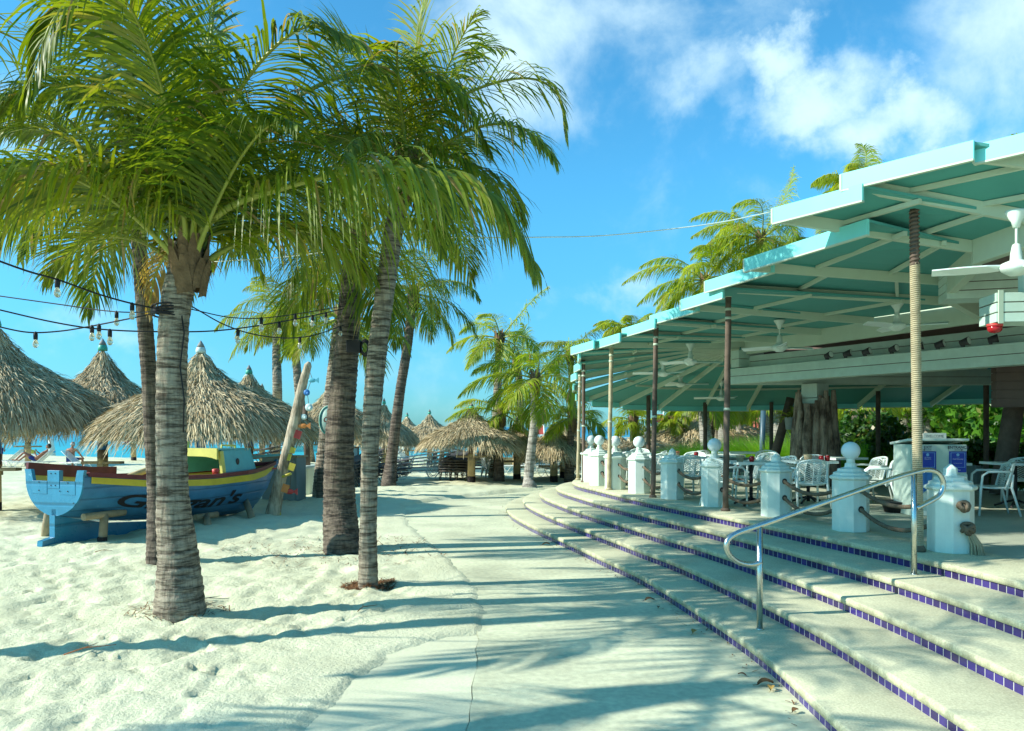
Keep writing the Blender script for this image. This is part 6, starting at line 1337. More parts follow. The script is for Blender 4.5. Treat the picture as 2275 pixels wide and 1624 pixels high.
# ------------------------------------------------------------------ driftwood signpost with painted sea creatures
dr = empty('driftwood_post', G(605, 1153), label='tall pale leaning driftwood log hung with painted wooden sea creatures', cat='driftwood post')
Yd = 17.07; base = G(605, 1153)
pale_drift = trunk_material('pale_driftwood', (0.22, 0.17, 0.11), (0.54, 0.46, 0.33), 1.3)
trunk_mesh('log', [P(x, y, Yd) - base for x, y in ((602, 1168), (605, 1150), (617, 1090), (633, 1020), (652, 950), (668, 872), (684, 812), (687, 804))], [.165, .165, .135, .115, .125, .10, .08, .035], pale_drift, dr, rings=3.2, n=18, seed=3)
def creature(px, py, col, kind, sc=1.0, Yc=17.0):
    c = P(px, py, Yc) - base; b = MB()
    if kind == 'fish': b.sphere(c, .085 * sc, 14, 9, (1.3, .35, .75)); b.add([c + Vector(v) * sc for v in ((.08, -.02, 0), (.19, -.02, .08), (.19, -.02, -.08), (.08, .02, 0), (.19, .02, .08), (.19, .02, -.08))], [(0, 1, 2), (5, 4, 3), (0, 3, 4, 1), (1, 4, 5, 2), (2, 5, 3, 0)])
    elif kind == 'shell': b.sphere(c, .10 * sc, 14, 9, (1, .45, 1)); b.sphere(c + Vector((.05, -.03, -.03)) * sc, .055 * sc, 10, 7)
    else: b.box(c, (.13 * sc, .05, .16 * sc), M=Euler((0, R(18), 0)).to_matrix())
    return b.build('painted_creature', col, dr)
for px, py, col, kind, sc in ((693, 845, cyan_paint, 'fish', .75), (681, 872, blue_paint, 'shell', .7), (686, 905, cap_white, 'shell', .85), (675, 926, cap_white, 'shell', .65), (672, 946, orange_paint, 'fish', .9), (661, 965, red_paint, 'tag', 1.1), (650, 1000, yellow_paint, 'tag', .8), (640, 1015, yellow_paint, 'tag', .9), (648, 1037, yellow_paint, 'tag', 1.0), (634, 1085, orange_paint, 'tag', 1.1), (643, 1092, red_paint, 'fish', .9)): creature(px, py, col, kind, sc)
b = MB(); b.tube([P(684, 815, 17.0) - base] + [P(x, y, 17.0) - base for x, y in ((693, 840), (682, 870), (686, 900), (675, 926), (672, 946), (661, 965), (650, 1000), (648, 1037), (643, 1092))], .006, 5); b.build('hanging_cord', rope_m, dr)
b = MB(); b.tube([P(618, 1120, Yd) - base, P(622, 1156, Yd) - base], .035, 8); b.tube([P(624, 1060, 17.0) - base, P(646, 1052, 16.9) - base], .03, 8); b.build('painted_stakes', yellow_paint, dr)
# ------------------------------------------------------------------ white planter with the dark post, cabinet, signs
pl_ = empty('white_planter', G(681, 1105), label='tall tapered white planter tub with a dark post in it', cat='planter'); b = MB(); b.lathe([(.21, 0), (.225, .06), (.275, .80), (.30, .82), (.30, .90), (.275, .92), (.25, .92), (.24, .84), (0, .84)], n=28); b.build('tub', white, pl_)
b = MB(); b.tube([Vector((.03, .0, .7)), Vector((.0, 0, 1.5)), Vector((-.06, .0, 2.6))], [.09, .085, .075], 12); b.build('dark_post', rust_post, pl_)
cb = empty('grey_cabinet', G(622, 1118), R(-14), label='grey plywood cabinet standing behind the driftwood log', cat='cabinet'); grey_panel = mat('grey_panel', (.20, .25, .24), .6, .3, var=(2, .15)); b = MB(); b.box((0, .2, .60), (1.0, .5, 1.2)); b.build('body', grey_panel, cb, bevel=.006)
b = MB(); b.box((0, .2, 1.225), (1.08, .58, .045)); b.build('top', plank_wood, cb, bevel=.004); b = MB(); b.box((.24, -.06, .62), (.46, .02, 1.05)); dd = b.build('door', grey_panel, cb, bevel=.004); b = MB(); b.box((.05, -.08, .7), (.03, .02, .14)); b.build('handle', dark_m, dd)
st = empty('dark_stump', G(712, 1116), label='short dark stump post at the foot of the grey palm', cat='stump'); trunk_mesh('stump', [(0, 0, -.1), (0, 0, .4), (.02, 0, .86), (.02, 0, .90)], [.12, .11, .11, .06], bark_dark, st, rings=5, n=12, seed=8)
b = MB(); b.lathe([(.0, .895), (.10, .892)], (.02, 0, 0), n=12); b.build('cut_top', plank_wood, st)
rs = empty('round_sign', P(729, 934, 20.9), R(8), label='round pale green sign with red script hung on the grey palm', cat='sign'); b = MB(); n = 28
b.lathe([(.0, -.015), (.40, -.015), (.40, .015), (.0, .015)], n=n); o = b.build('board', mat('sign_green', (.32, .50, .42), .5, .3, var=(2, .1)), rs); o.rotation_euler = (R(90), 0, 0); o.scale = (.62, 1, 1)
b = MB(); b.tube([Vector((.37 * math.cos(t), .37 * math.sin(t), .017)) for t in np.linspace(0, 6.2832, 40)], .012, 6); p_ = b.build('painted_rim', cap_green, o)
flat_text('lettering', 'Ca', .20, red_paint, rs, (-.03, -.021, .02), (R(90), 0, 0), shear=.3, offset=.006)
mb_ = empty('menu_board', G(777, 1074), R(12), label='dark framed notice board between the stout trunk and the thin trunk', cat='board'); b = MB(); b.box((.0, 0, .75), (.56, .04, 1.0)); b.build('panel', cap_white, mb_)
b = MB(); b.box((-.29, 0, .62), (.05, .06, 1.3)); b.box((.29, 0, .62), (.05, .06, 1.3)); b.box((0, 0, 1.27), (.63, .06, .05)); b.box((0, 0, .24), (.53, .06, .05)); b.build('frame', mat('board_brown', (.22, .10, .05), .6, .3, var=(4, .2)), mb_)

# ------------------------------------------------------------------ sun loungers
strap = mat('lounger_straps', (0.62, 0.66, 0.60), .6, .3, var=(6, .1)); tube_w = mat('lounger_tube', (0.66, 0.70, 0.64), .35, .4, var=(6, .1)); shaded_strap = mat('shaded_lounger_straps', (0.10, 0.095, 0.085), .6, .3, var=(6, .2)); shaded_tube = mat('shaded_lounger_tube', (0.13, 0.12, 0.10), .4, .4, var=(6, .2))  # dark pair: shade on the stacked loungers put into their colour
def make_lounger(back=0.0, ms=strap, mt=tube_w):
    """tubular lounger lying along X, head at +X; back = raised backrest angle"""
    root = empty('sun_lounger', (0, 0, 0)); w = .30; hz = .34; hx = .35; ca, sa = math.cos(back), math.sin(back); bl = .78
    H = lambda t: Vector((hx + ca * bl * t, 0, hz + .02 + sa * bl * t))
    b = MB()
    for s in (-1, 1): b.tube([Vector((-1.0, s * w, hz + .04)), Vector((-.9, s * w, hz)), Vector((hx, s * w, hz)), Vector((hx + .62, s * w, hz))], .016, 7)
    b.tube([Vector((-1.0, -w, hz + .04)), Vector((-1.02, 0, hz + .05)), Vector((-1.0, w, hz + .04))], .016, 7); b.tube([Vector((hx + .62, -w, hz)), Vector((hx + .62, w, hz))], .014, 6); b.build('frame', mt, root)
    b = MB(); b.tube([H(0) + Vector((0, -w + .03, 0)), H(1) + Vector((0, -w + .05, 0)), H(1.03) + Vector((0, 0, 0)), H(1) + Vector((0, w - .05, 0)), H(0) + Vector((0, w - .03, 0))], .015, 7)
    for i in range(9): t = .06 + i * .105; b.beam(H(t) + Vector((0, -w + .04, .004)), H(t) + Vector((0, w - .04, .004)), .052, .008, up=(-sa, 0, ca))
    b.build('backrest', ms, root)
    b = MB()
    for i in range(15): b.beam((-.92 + i * .085, -w, hz + .016), (-.92 + i * .085, w, hz + .016), .052, .007)
    b.build('straps', ms, root)
    for xx in (-.55, .55):
        b = MB()
        for s in (-1, 1): b.tube([Vector((xx - .42, s * (w + .01), hz - .02)), Vector((xx - .30, s * (w + .015), .10)), Vector((xx - .24, s * (w + .015), .02)), Vector((xx - .12, s * (w + .015), .03)), Vector((xx + .05, s * (w + .01), hz * .75)), Vector((xx + .16, s * (w + .01), hz - .02))], .014, 6)
        b.tube([Vector((xx - .20, -w - .015, .02)), Vector((xx - .20, w + .015, .02))], .013, 6); b.build('bow_leg', mt, root)
    return root
LN = {}
def lounger(kind, pos, rz, label, group=None, tilt=0.0):
    if kind not in LN: LN[kind] = o = {'w': lambda: make_lounger(0.06), 'd': lambda: make_lounger(0.05, shaded_strap, shaded_tube), 'up': lambda: make_lounger(R(42))}[kind]()
    else: o = copy_tree(LN[kind])
    o.location = pos; o.rotation_euler = (0, tilt, rz); return tag(o, label, 'sun lounger', group)
ORD = ['lowest', 'second from the bottom', 'third from the bottom', 'fourth from the bottom', 'fifth from the bottom', 'sixth from the bottom', 'topmost']
def stack(kind, px, py, n, rz, what, grp, dz=.125, sh=.03):
    g = G(px, py)
    for i in range(n):
        nm = 'topmost' if i == n - 1 else ORD[i]
        lounger(kind, g + Vector((sh * i * math.cos(rz), sh * i * math.sin(rz), dz * i)), rz + .012 * (-1) ** i, f'{nm} lounger of {what}', grp, tilt=-.03 * i)
stack('w', 938, 1066, 6, R(4), 'the white side-on stack by the broad thatched umbrella', 'white stacked loungers')
stack('d', 1005, 1066, 5, R(82), 'the end-on stack right of the white one', 'loungers stacked end-on'); stack('d', 1026, 1066, 5, R(84), 'the end-on stack nearest the numbered pole', 'loungers stacked end-on', sh=.02)
stack('d', 1055, 1060, 6, R(172), 'the dark stack behind the numbered pole', 'dark stacked loungers')
stack('d', 800, 1080, 6, R(70), 'the dark stack between the two trunks', 'dark stacked loungers', dz=.13); stack('d', 838, 1078, 4, R(30), 'the low dark stack left of the leaning palm', 'dark stacked loungers')
stack('d', 556, 1066, 6, R(20), 'the dark stack behind the boat cuddy', 'dark stacked loungers', dz=.15)
lounger('up', G(70, 1042), R(6), 'lounger with raised slatted back carrying the reclining sunbather', 'loungers in use by the water')
lounger('up', G(186, 1044), R(176), 'lounger beside the seated bald sunbather', 'loungers in use by the water')
for i, (x, y, rz, lab) in enumerate(((850, 1040, 20, 'open lounger at the water, left of the leaning palm foot'), (915, 1036, 150, 'open lounger near the moored speedboat'), (1163, 1052, 15, 'white lounger right of the dark short palm'), (1215, 1050, 10, 'white lounger seen between the palapa poles'), (1290, 1058, 160, 'lounger just left of the pavilion steps'), (1245, 1058, 30, 'lounger by the short palm foot'), (1320, 1048, 20, 'lounger behind the farthest bollards'), (5, 1038, 10, 'lounger cut by the left edge'))):
    lounger('up', G(x, y), R(rz), lab, 'loungers out on the beach')
# stack of white monobloc chairs
mono = None
def make_mono():
    root = empty('garden_chair', (0, 0, 0)); b = MB()
    for i in range(6): b.box((-.22 + i * .088, -.24 - .0, .66), (.055, .02, .44), M=Euler((R(12), 0, 0)).to_matrix())
    b.box((0, -.285, .88), (.50, .03, .07)); b.build('backrest', plastic, root); b = MB(); b.box((0, 0, .42), (.50, .46, .03)); b.box((-.26, -.02, .64), (.05, .46, .03)); b.box((.26, -.02, .64), (.05, .46, .03)); b.build('seat', plastic, root, bevel=.008)
    for x in (-1, 1):
        for y in (-1, 1): b = MB(); b.tube([Vector((x * .27, y * .26, 0)), Vector((x * .25, y * .22, .64 if y > 0 else .45))], .022, 6); b.build('leg', plastic, root)
    return root
g = G(1087, 1062)
for i in range(7):
    o = make_mono() if i == 0 else copy_tree(mono)
    if i == 0: mono = o
    o.location = g + Vector((.03 * i, 0, .085 * i)); o.rotation_euler = (0, 0, R(-70)); tag(o, f'{"topmost" if i == 6 else ORD[i]} white garden chair of the tall stack beside the dark short palm', 'chair', 'stacked white garden chairs')

# ------------------------------------------------------------------ sunbathers
def body(name, joints, bones, m, parent):
    me = bpy.data.meshes.new(name); ks = list(joints); me.from_pydata([joints[k][0] for k in ks], [(ks.index(a), ks.index(b_)) for a, b_ in bones], [])
    o = bpy.data.objects.new(name, me); C.objects.link(o); o.parent = parent; s = o.modifiers.new('skin', 'SKIN'); s.use_smooth_shade = True
    me.skin_vertices or None
    bm = bmesh.new(); bm.from_mesh(me); ly = bm.verts.layers.skin.verify(); bm.verts.ensure_lookup_table()
    for i, k in enumerate(ks):
        r = joints[k][1]; bm.verts[i][ly].radius = (r, r) if not isinstance(r, tuple) else r; bm.verts[i][ly].use_root = (k == 'pelvis')
    bm.to_mesh(me); bm.free(); u = o.modifiers.new('subdiv', 'SUBSURF'); u.levels = 1; u.render_levels = 2; me.materials.append(m); return o
def fingers(parent, wrist, d, up, m):
    """five short bent fingers on a hand"""
    d = Vector(d).normalized(); up = Vector(up).normalized(); sd = d.cross(up).normalized(); b = MB()
    b.sphere(Vector(wrist) + d * .04, .042, 10, 7, (1, 1, .7))
    for i, L in enumerate((.062, .072, .068, .052)):
        p = Vector(wrist) + d * .07 + sd * (i - 1.5) * .018; b.tube([p, p + d * L * .55 - up * .006, p + d * L * .95 - up * .028], [.0095, .009, .007], 6)
    p = Vector(wrist) + d * .03 - sd * .036; b.tube([p, p + d * .03 - sd * .024, p + d * .055 - sd * .028 - up * .01], [.011, .010, .008], 6)
    return b.build('hand', m, parent)
def head(parent, c, m, mh, face, r=.105, bald=False):
    c = Vector(c); f = Vector(face).normalized(); b = MB(); b.sphere(c, r, 16, 12, (.88, .92, 1.12)); 
    sd = f.cross(Vector((0, 0, 1))).normalized(); b.sphere(c + f * r * .55 - Vector((0, 0, r * .5)), r * .55, 12, 8); b.sphere(c + f * r * .98 - Vector((0, 0, .01)), .018, 8, 6, (1, 1, 1.4))
    for s in (-1, 1): b.sphere(c + sd * s * r * .92, .024, 8, 6, (.7, .7, 1.3))
    h = b.build('head', m, parent)
    e = MB()
    for s in (-1, 1): e.sphere(c + f * r * .86 + sd * s * .036 + Vector((0, 0, .018)), .012, 8, 6)
    e.build('eyes', dark_m, h); e = MB(); e.box(c + f * r * .99 - Vector((0, 0, .052)), (.03, .03, .008)); e.build('mouth', maroon, h)
    k = MB()
    if bald: k.sphere(c - f * .03 + Vector((0, 0, -.005)), r * 1.0, 14, 9, (.92, .95, .78))
    else: k.sphere(c - f * .022 + Vector((0, 0, .022)), r * 1.06, 16, 10, (.92, .96, 1.08))
    k.build('hair', mh, parent); return h
# reclining on the slatted lounger: head to the right, knees up, hands at the chest
gp = G(70, 1042); pe = empty('person', gp, R(6), label='tanned person in blue shorts reclining with knees up on the slatted lounger', cat='person')
J = {'pelvis': ((.18, 0, .47), .12), 'belly': ((.34, 0, .53), .115), 'chest': ((.55, 0, .70), (.125, .15)), 'neck': ((.70, 0, .88), .055), 'skull': ((.735, 0, .95), .05),
     'hipL': ((.12, -.10, .45), .09), 'kneeL': ((-.28, -.12, .80), .06), 'ankL': ((-.66, -.12, .43), .04), 'toeL': ((-.82, -.12, .45), .03), 'hipR': ((.12, .10, .45), .09), 'kneeR': ((-.22, .13, .72), .06), 'ankR': ((-.62, .13, .41), .04), 'toeR': ((-.78, .13, .44), .03),
     'shL': ((.62, -.18, .78), .06), 'elL': ((.36, -.25, .58), .042), 'wrL': ((.22, -.14, .74), .03), 'shR': ((.62, .18, .78), .06), 'elR': ((.34, .24, .66), .042), 'wrR': ((.18, .10, .84), .03)}
Bn = [('pelvis', 'belly'), ('belly', 'chest'), ('chest', 'neck'), ('neck', 'skull'), ('pelvis', 'hipL'), ('hipL', 'kneeL'), ('kneeL', 'ankL'), ('ankL', 'toeL'), ('pelvis', 'hipR'), ('hipR', 'kneeR'), ('kneeR', 'ankR'), ('ankR', 'toeR'), ('chest', 'shL'), ('shL', 'elL'), ('elL', 'wrL'), ('chest', 'shR'), ('shR', 'elR'), ('elR', 'wrR')]
bd = body('body', J, Bn, skin, pe); head(pe, (.76, 0, 1.07), skin, hair, (-.85, -.1, .15)); fingers(pe, J['wrL'][0], (-.3, .2, .6), (-1, 0, 0), skin); fingers(pe, J['wrR'][0], (-.3, -.1, .6), (-1, 0, 0), skin)
Js = {'pelvis': ((.19, 0, .47), .135), 'belt': ((.28, 0, .51), .13), 'hipL': ((.12, -.10, .46), .105), 'kL': ((-.07, -.11, .61), .085), 'hipR': ((.12, .10, .46), .105), 'kR': ((-.05, .12, .57), .085)}
body('shorts', Js, [('pelvis', 'belt'), ('pelvis', 'hipL'), ('hipL', 'kL'), ('pelvis', 'hipR'), ('hipR', 'kR')], navy, pe)
# seated with back to the viewer
gp = G(158, 1043); pe = empty('person', gp, R(0), label='tanned grey-haired person sitting with bare back to the viewer by the numbered pole', cat='person')
J = {'pelvis': ((0, 0, .47), (.155, .12)), 'belly': ((0, .02, .64), (.145, .105)), 'chest': ((0, .05, .86), (.17, .115)), 'neck': ((0, .09, 1.03), .06), 'skull': ((0, .12, 1.09), .05),
     'hipL': ((-.11, .08, .46), .09), 'kneeL': ((-.24, .50, .50), .062), 'ankL': ((-.26, .60, .08), .045), 'toeL': ((-.27, .78, .05), .03), 'hipR': ((.11, .08, .46), .09), 'kneeR': ((.24, .50, .50), .062), 'ankR': ((.26, .60, .08), .045), 'toeR': ((.27, .78, .05), .03),
     'shL': ((-.20, .05, .94), .065), 'elL': ((-.31, .12, .70), .045), 'wrL': ((-.36, .30, .53), .032), 'shR': ((.20, .05, .94), .065), 'elR': ((.33, .14, .72), .045), 'wrR': ((.36, .32, .55), .032)}
bd = body('body', J, Bn, skin, pe); head(pe, (0, .15, 1.18), skin, hair_grey, (0, 1, -.1), bald=True); fingers(pe, J['wrL'][0], (0, .8, -.4), (0, .4, .8), skin); fingers(pe, J['wrR'][0], (0, .8, -.4), (0, .4, .8), skin)
body('trunks', {'pelvis': ((0, .0, .46), (.165, .125)), 'hipL': ((-.11, .09, .46), .105), 'kL': ((-.18, .32, .49), .08), 'hipR': ((.11, .09, .46), .105), 'kR': ((.18, .32, .49), .08)}, [('pelvis', 'hipL'), ('hipL', 'kL'), ('pelvis', 'hipR'), ('hipR', 'kR')], navy, pe)
# standing at the left edge
gp = G(-3, 1038); pe = empty('person', gp, R(20), label='tanned person standing at the left edge, half cut off by the frame', cat='person')
J = {'pelvis': ((0, 0, .95), .13), 'belly': ((0, 0, 1.10), .12), 'chest': ((0, 0, 1.32), (.17, .12)), 'neck': ((0, 0, 1.50), .055), 'skull': ((0, 0.01, 1.56), .05), 'hipL': ((-.10, 0, .88), .09), 'kneeL': ((-.11, -.02, .50), .06), 'ankL': ((-.11, .02, .08), .042), 'toeL': ((-.12, -.15, .04), .03), 'hipR': ((.10, 0, .88), .09), 'kneeR': ((.12, -.06, .50), .06), 'ankR': ((.12, .02, .08), .042), 'toeR': ((.13, -.15, .04), .03),
     'shL': ((-.20, 0, 1.40), .06), 'elL': ((-.26, .03, 1.12), .042), 'wrL': ((-.24, -.06, .90), .03), 'shR': ((.20, 0, 1.40), .06), 'elR': ((.27, .03, 1.13), .042), 'wrR': ((.26, -.08, .90), .03)}
body('body', J, Bn, skin, pe); head(pe, (0, -.01, 1.66), skin, hair, (.6, -1, 0)); fingers(pe, J['wrL'][0], (0, -.2, -1), (0, -1, .1), skin); fingers(pe, J['wrR'][0], (0, -.2, -1), (0, -1, .1), skin)
body('shorts', {'pelvis': ((0, 0, .93), .145), 'hipL': ((-.10, 0, .86), .105), 'kL': ((-.11, -.01, .62), .09), 'hipR': ((.10, 0, .86), .105), 'kR': ((.115, -.03, .62), .09)}, [('pelvis', 'hipL'), ('hipL', 'kL'), ('pelvis', 'hipR'), ('hipR', 'kR')], navy, pe)
# bags on the far shelf table
bgp = P(297, 962, 46); bag = empty('beach_bag', (bgp.x - .35, 45.85, 1.06), label='magenta beach bag on the far shelf of pole 42', cat='bag'); b = MB(); b.sphere((0, 0, .25), .26, 14, 9, (.9, .6, 1)); b.build('bag_body', mat('magenta_cloth', (.55, .02, .20), .8, .1, var=(5, .2)), bag); b = MB(); b.tube([Vector((-.15, 0, .42)), Vector((0, 0, .62)), Vector((.15, 0, .42))], .02, 6); b.build('handle', navy, bag)
tw = empty('towel', (bgp.x + .2, 45.85, 1.04), label='crumpled white towel on the far shelf of pole 42', cat='towel'); b = MB()
for i in range(6): b.sphere((.12 * i - .25, .05 * (-1) ** i, .14 + .05 * (i % 3)), .19, 10, 7, (1, .8, .8))
b.build('folds', white, tw); b = MB(); b.box((.1, -.16, .1), (.5, .02, .24), M=Euler((.3, .2, .1)).to_matrix()); b.build('hanging_edge', white, tw)

# ------------------------------------------------------------------ string lights and cables
bulb_m = bpy.data.materials.new('bulb_glass'); bulb_m.use_nodes = True; pb = bulb_m.node_tree.nodes['Principled BSDF']; pb.inputs['Base Color'].default_value = (.85, .85, .70, 1); pb.inputs['Roughness'].default_value = .08; pb.inputs['Transmission Weight'].default_value = .75
def wire(pts, r, label, bulbs=(), m=None, cat='string lights', nb=None, n=70):
    """pts: (px, py, Y) along the cable; bulbs: fractions along it"""
    w = [P(*q) for q in pts]; org = w[0].copy(); c = catmull([tuple(q - org) for q in w], n); b = MB(); b.tube([Vector(q) for q in c], r, 6)
    if pts[0][0] < 0:      # the far end runs on to the next palm, out of the photo
        e = Vector((-7.72, 6.5, 3.75 - .12 * nb if nb else 3.75)); s0 = w[0]; b.tube([s0.lerp(e, i / 9) - org - Vector((0, 0, .9 * (i / 9) * (1 - i / 9))) for i in range(10)], r, 6)
    root = b.build('string_light_cable' if bulbs else 'cable', m or black, None, loc=org); tag(root, label, cat)
    for t in bulbs:
        q = Vector(c[int(t * (n - 1))]); k = MB(); k.lathe([(.018, -.075), (.022, -.07), (.022, -.012), (.012, 0), (.008, .012)], n=10); so_ = k.build('socket', black, root); so_.location = q
        k = MB(); k.lathe([(.0, -.165), (.014, -.163), (.029, -.140), (.031, -.118), (.020, -.088), (.016, -.072)], n=12); g_ = k.build('bulb', bulb_m, so_)
    return root
wire([(-40, 566, 6.4), (60, 602, 6.8), (130, 622, 7.2), (220, 654, 7.7), (300, 676, 8.05), (372, 690, 8.28)], .009, 'thick black string-light cable coming in from the left edge to the nearest trunk', (.40, .83))
wire([(-20, 655, 9.5), (130, 676, 9.4), (230, 690, 9.3), (300, 694, 9.0), (372, 690, 8.55)], .007, 'second black string-light cable, almost level, left of the nearest trunk', (.62,))
wire([(-20, 684, 8.2), (120, 716, 8.3), (230, 732, 8.4), (370, 737, 8.5), (500, 733, 9.2), (640, 712, 10.6), (764, 686, 12.7)], .008, 'black string-light cable sagging past the nearest trunk to the stout one', (.19, .61, .79, .88))
wire([(-20, 722, 8.4), (60, 738, 8.5), (130, 736, 8.6), (200, 725, 8.6), (306, 704, 8.5), (376, 688, 8.45)], .008, 'lowest black string-light cable dipping left of the nearest trunk', (.22, .53, .57))
wire([(428, 682, 8.35), (500, 722, 9.0), (570, 744, 9.8), (640, 751, 10.8), (700, 744, 11.8), (764, 722, 12.7)], .008, 'black string-light cable looping from the nearest trunk to the stout trunk', (.22, .66, .98))
wire([(420, 686, 8.5), (520, 706, 9.0), (620, 703, 10.2), (764, 680, 12.7)], .006, 'thin black string-light cable above the looping one', (.30, .55))
wire([(870, 545, 9.8), (1000, 528, 9.7), (1100, 528, 9.6), (1195, 527, 9.5), (1330, 524, 9.4), (1480, 510, 9.25), (1600, 494, 9.15), (1718, 470, 9.02)], .007, 'white cord strung across the sky from the thin palm to the roof eave', (), white, 'cord')
wire([(880, 548, 9.9), (760, 556, 10.3), (620, 572, 10.6), (470, 582, 10.9), (420, 588, 11.2)], .006, 'white cord stretched behind the fronds of the nearest palm', (), white, 'cord')
jb = empty('cable_bundle', P(800, 770, 12.55), label='black junction box and coiled cables strapped to the stout trunk', cat='cable bundle'); b = MB(); b.box((-.10, 0, 0), (.22, .14, .20)); b.build('junction_box', black, jb, bevel=.01)
b = MB()
for i in range(4): b.tube([Vector((.08 + .05 * math.cos(t) * (1 + .2 * i), -.05 + .02 * i, -.02 + .09 * math.sin(t) * (1 + .15 * i))) for t in np.linspace(0, 6.28, 18)], .012, 5)
b.build('coils', black, jb)
b = MB(); wr = empty('cable_wrap', P(376, 690, 8.4), label='black cable wound round the nearest trunk where the light strings meet', cat='cable wrap')
for i in range(5): b.tube([Vector((math.cos(t) * .172, math.sin(t) * .172, -.05 + .024 * i + .012 * math.sin(2 * t + i))) for t in np.linspace(0, 6.283, 30)], .010, 5, cap=False)
b.build('windings', black, wr); b = MB(); b.tube([Vector((.16, -.09, 0)), Vector((.20, -.1, -.25)), Vector((.16, -.11, -.6)), Vector((.20, -.10, -.95)), Vector((.19, -.10, -1.3))], .008, 6); b.build('hanging_end', black, wr)

# ------------------------------------------------------------------ craft out on the water, sails
def sail(px, pyt, pyb, Yd, w, stripes, lean, lab):
    base = P(px, pyb, Yd); h = (pyb - pyt) * Yd / F; root = empty('sail', base, label=lab, cat='sail'); n = len(stripes)
    for i, m_ in enumerate(stripes):
        z0, z1 = h * i / n, h * (i + 1) / n; f = lambda z: w * (1 - .55 * z / h); b = MB(); rows = 5; vs = []
        for zz in (z0, z1):
            for k in range(rows): t = k / (rows - 1); vs.append((-t * f(zz) - lean * zz, .25 * math.sin(t * math.pi) * f(zz) * .4, zz))
        b.add(vs, [(k, k + 1, rows + k + 1, rows + k) for k in range(rows - 1)], True); b.build('sail_panel', m_, root, fix=False)
    b = MB(); b.tube([Vector((0, 0, -1.2)), Vector((-lean * h * 1.15, 0, h * 1.15))], .07, 8); b.build('mast', white, root); return root
sail_red = mat('sail_red', (.62, .10, .08), .7, .2, var=(1, .1)); sail_blue = mat('sail_blue', (.06, .42, .62), .7, .2, var=(1, .1)); sail_white = mat('sail_white', (.72, .76, .72), .7, .2, var=(1, .05))
sail(1479, 920, 995, 62, 1.3, [sail_red, sail_blue, sail_blue, sail_red], .06, 'striped red and blue sail beyond the bollards')
sail(1213, 925, 985, 60, 1.5, [sail_white, sail_red, sail_white], .10, 'red and white sail between the windswept palms')
for x, y0, y1, Yd, ln, lab in ((1511, 880, 1000, 66, .02, 'white leaning catamaran mast under the eave'), (1546, 880, 980, 70, .01, 'thin far white mast beside the white trunk'), (1445, 890, 990, 68, -.01, 'thin dark far mast left of the striped sail')):
    q = P(x, y1, Yd); r = empty('mast', q, label=lab, cat='mast'); h = (y1 - y0) * Yd / F; b = MB(); b.tube([Vector((0, 0, -1.5)), Vector((ln * 25, 0, h))], [.13, .08], 8); b.build('mast_pole', white if 'white' in lab else dark_m, r)
    b = MB(); b.tube([Vector((ln * 25, 0, h)), Vector((1.6, 0, -1.0))], .02, 4); b.tube([Vector((ln * 25, 0, h)), Vector((-1.6, 0, -1.0))], .02, 4); b.build('stays', white, r)
def motorboat(px, py, Yd, L, rz, lab, hull, top=None, canopy=None):
    q = P(px, py, Yd); q.z = -.55; r = empty('motor_boat', q, R(rz), label=lab, cat='boat'); b = MB(); ns = 12; V = []
    for i in range(ns):
        s = i / (ns - 1); w = .42 * L / 3 * (1 - s ** 3.2); z1 = .55 + .25 * s * s
        V += [((s - .5) * L, -w, z1), ((s - .5) * L, -w * .75, 0), ((s - .5) * L, w * .75, 0), ((s - .5) * L, w, z1)]
    b.add(V, [(4 * i + j, 4 * i + 4 + j, 4 * i + 5 + j, 4 * i + 1 + j) for i in range(ns - 1) for j in range(3)] + [(4 * i + 3, 4 * i + 7, 4 * i + 4, 4 * i) for i in range(ns - 1)] + [(0, 1, 2, 3)]); b.build('hull', hull, r)
    b = MB(); b.add([(-.1 * L, -.3 * L / 3, .6), (.12 * L, -.25 * L / 3, .6), (.12 * L, .25 * L / 3, .6), (-.1 * L, .3 * L / 3, .6), (-.12 * L, -.25 * L / 3, 1.15), (.02 * L, -.2 * L / 3, 1.15), (.02 * L, .2 * L / 3, 1.15), (-.12 * L, .25 * L / 3, 1.15)], [(0, 1, 5, 4), (1, 2, 6, 5), (2, 3, 7, 6), (3, 0, 4, 7), (4, 5, 6, 7)]); b.build('cabin', top or white, r)
    if canopy:
        b = MB()
        for x in (-.15, .1): b.tube([Vector((x * L, -.3, .6)), Vector((x * L, -.3, 1.9))], .025, 5); b.tube([Vector((x * L, .3, .6)), Vector((x * L, .3, 1.9))], .025, 5)
        b.build('canopy_frame', white, r); b = MB(); b.box((-.03 * L, 0, 1.93), (.4 * L, .9, .06)); b.build('canopy', canopy, r, bevel=.02)
    b = MB(); b.box((-.54 * L, 0, .55), (.3, .3, .55)); b.box((-.54 * L, 0, .1), (.12, .12, .6)); b.build('outboard', black, r, bevel=.03); return r
motorboat(893, 1010, 54, 4.2, 178, 'white speedboat with red canopy and black outboard near the beach', white, None, red_paint)
motorboat(668, 985, 80, 5.5, 10, 'white boat with a red waterline seen past the driftwood post', white, None, red_paint); motorboat(1165, 1005, 95, 9.0, 4, 'long blue excursion boat left of the bulging palm', blue_paint)
motorboat(1055, 1000, 120, 8, 176, 'blue boat far out behind the central thatched umbrella', blue_paint); motorboat(1000, 985, 150, 7, 0, 'tiny pale boat on the horizon', white)
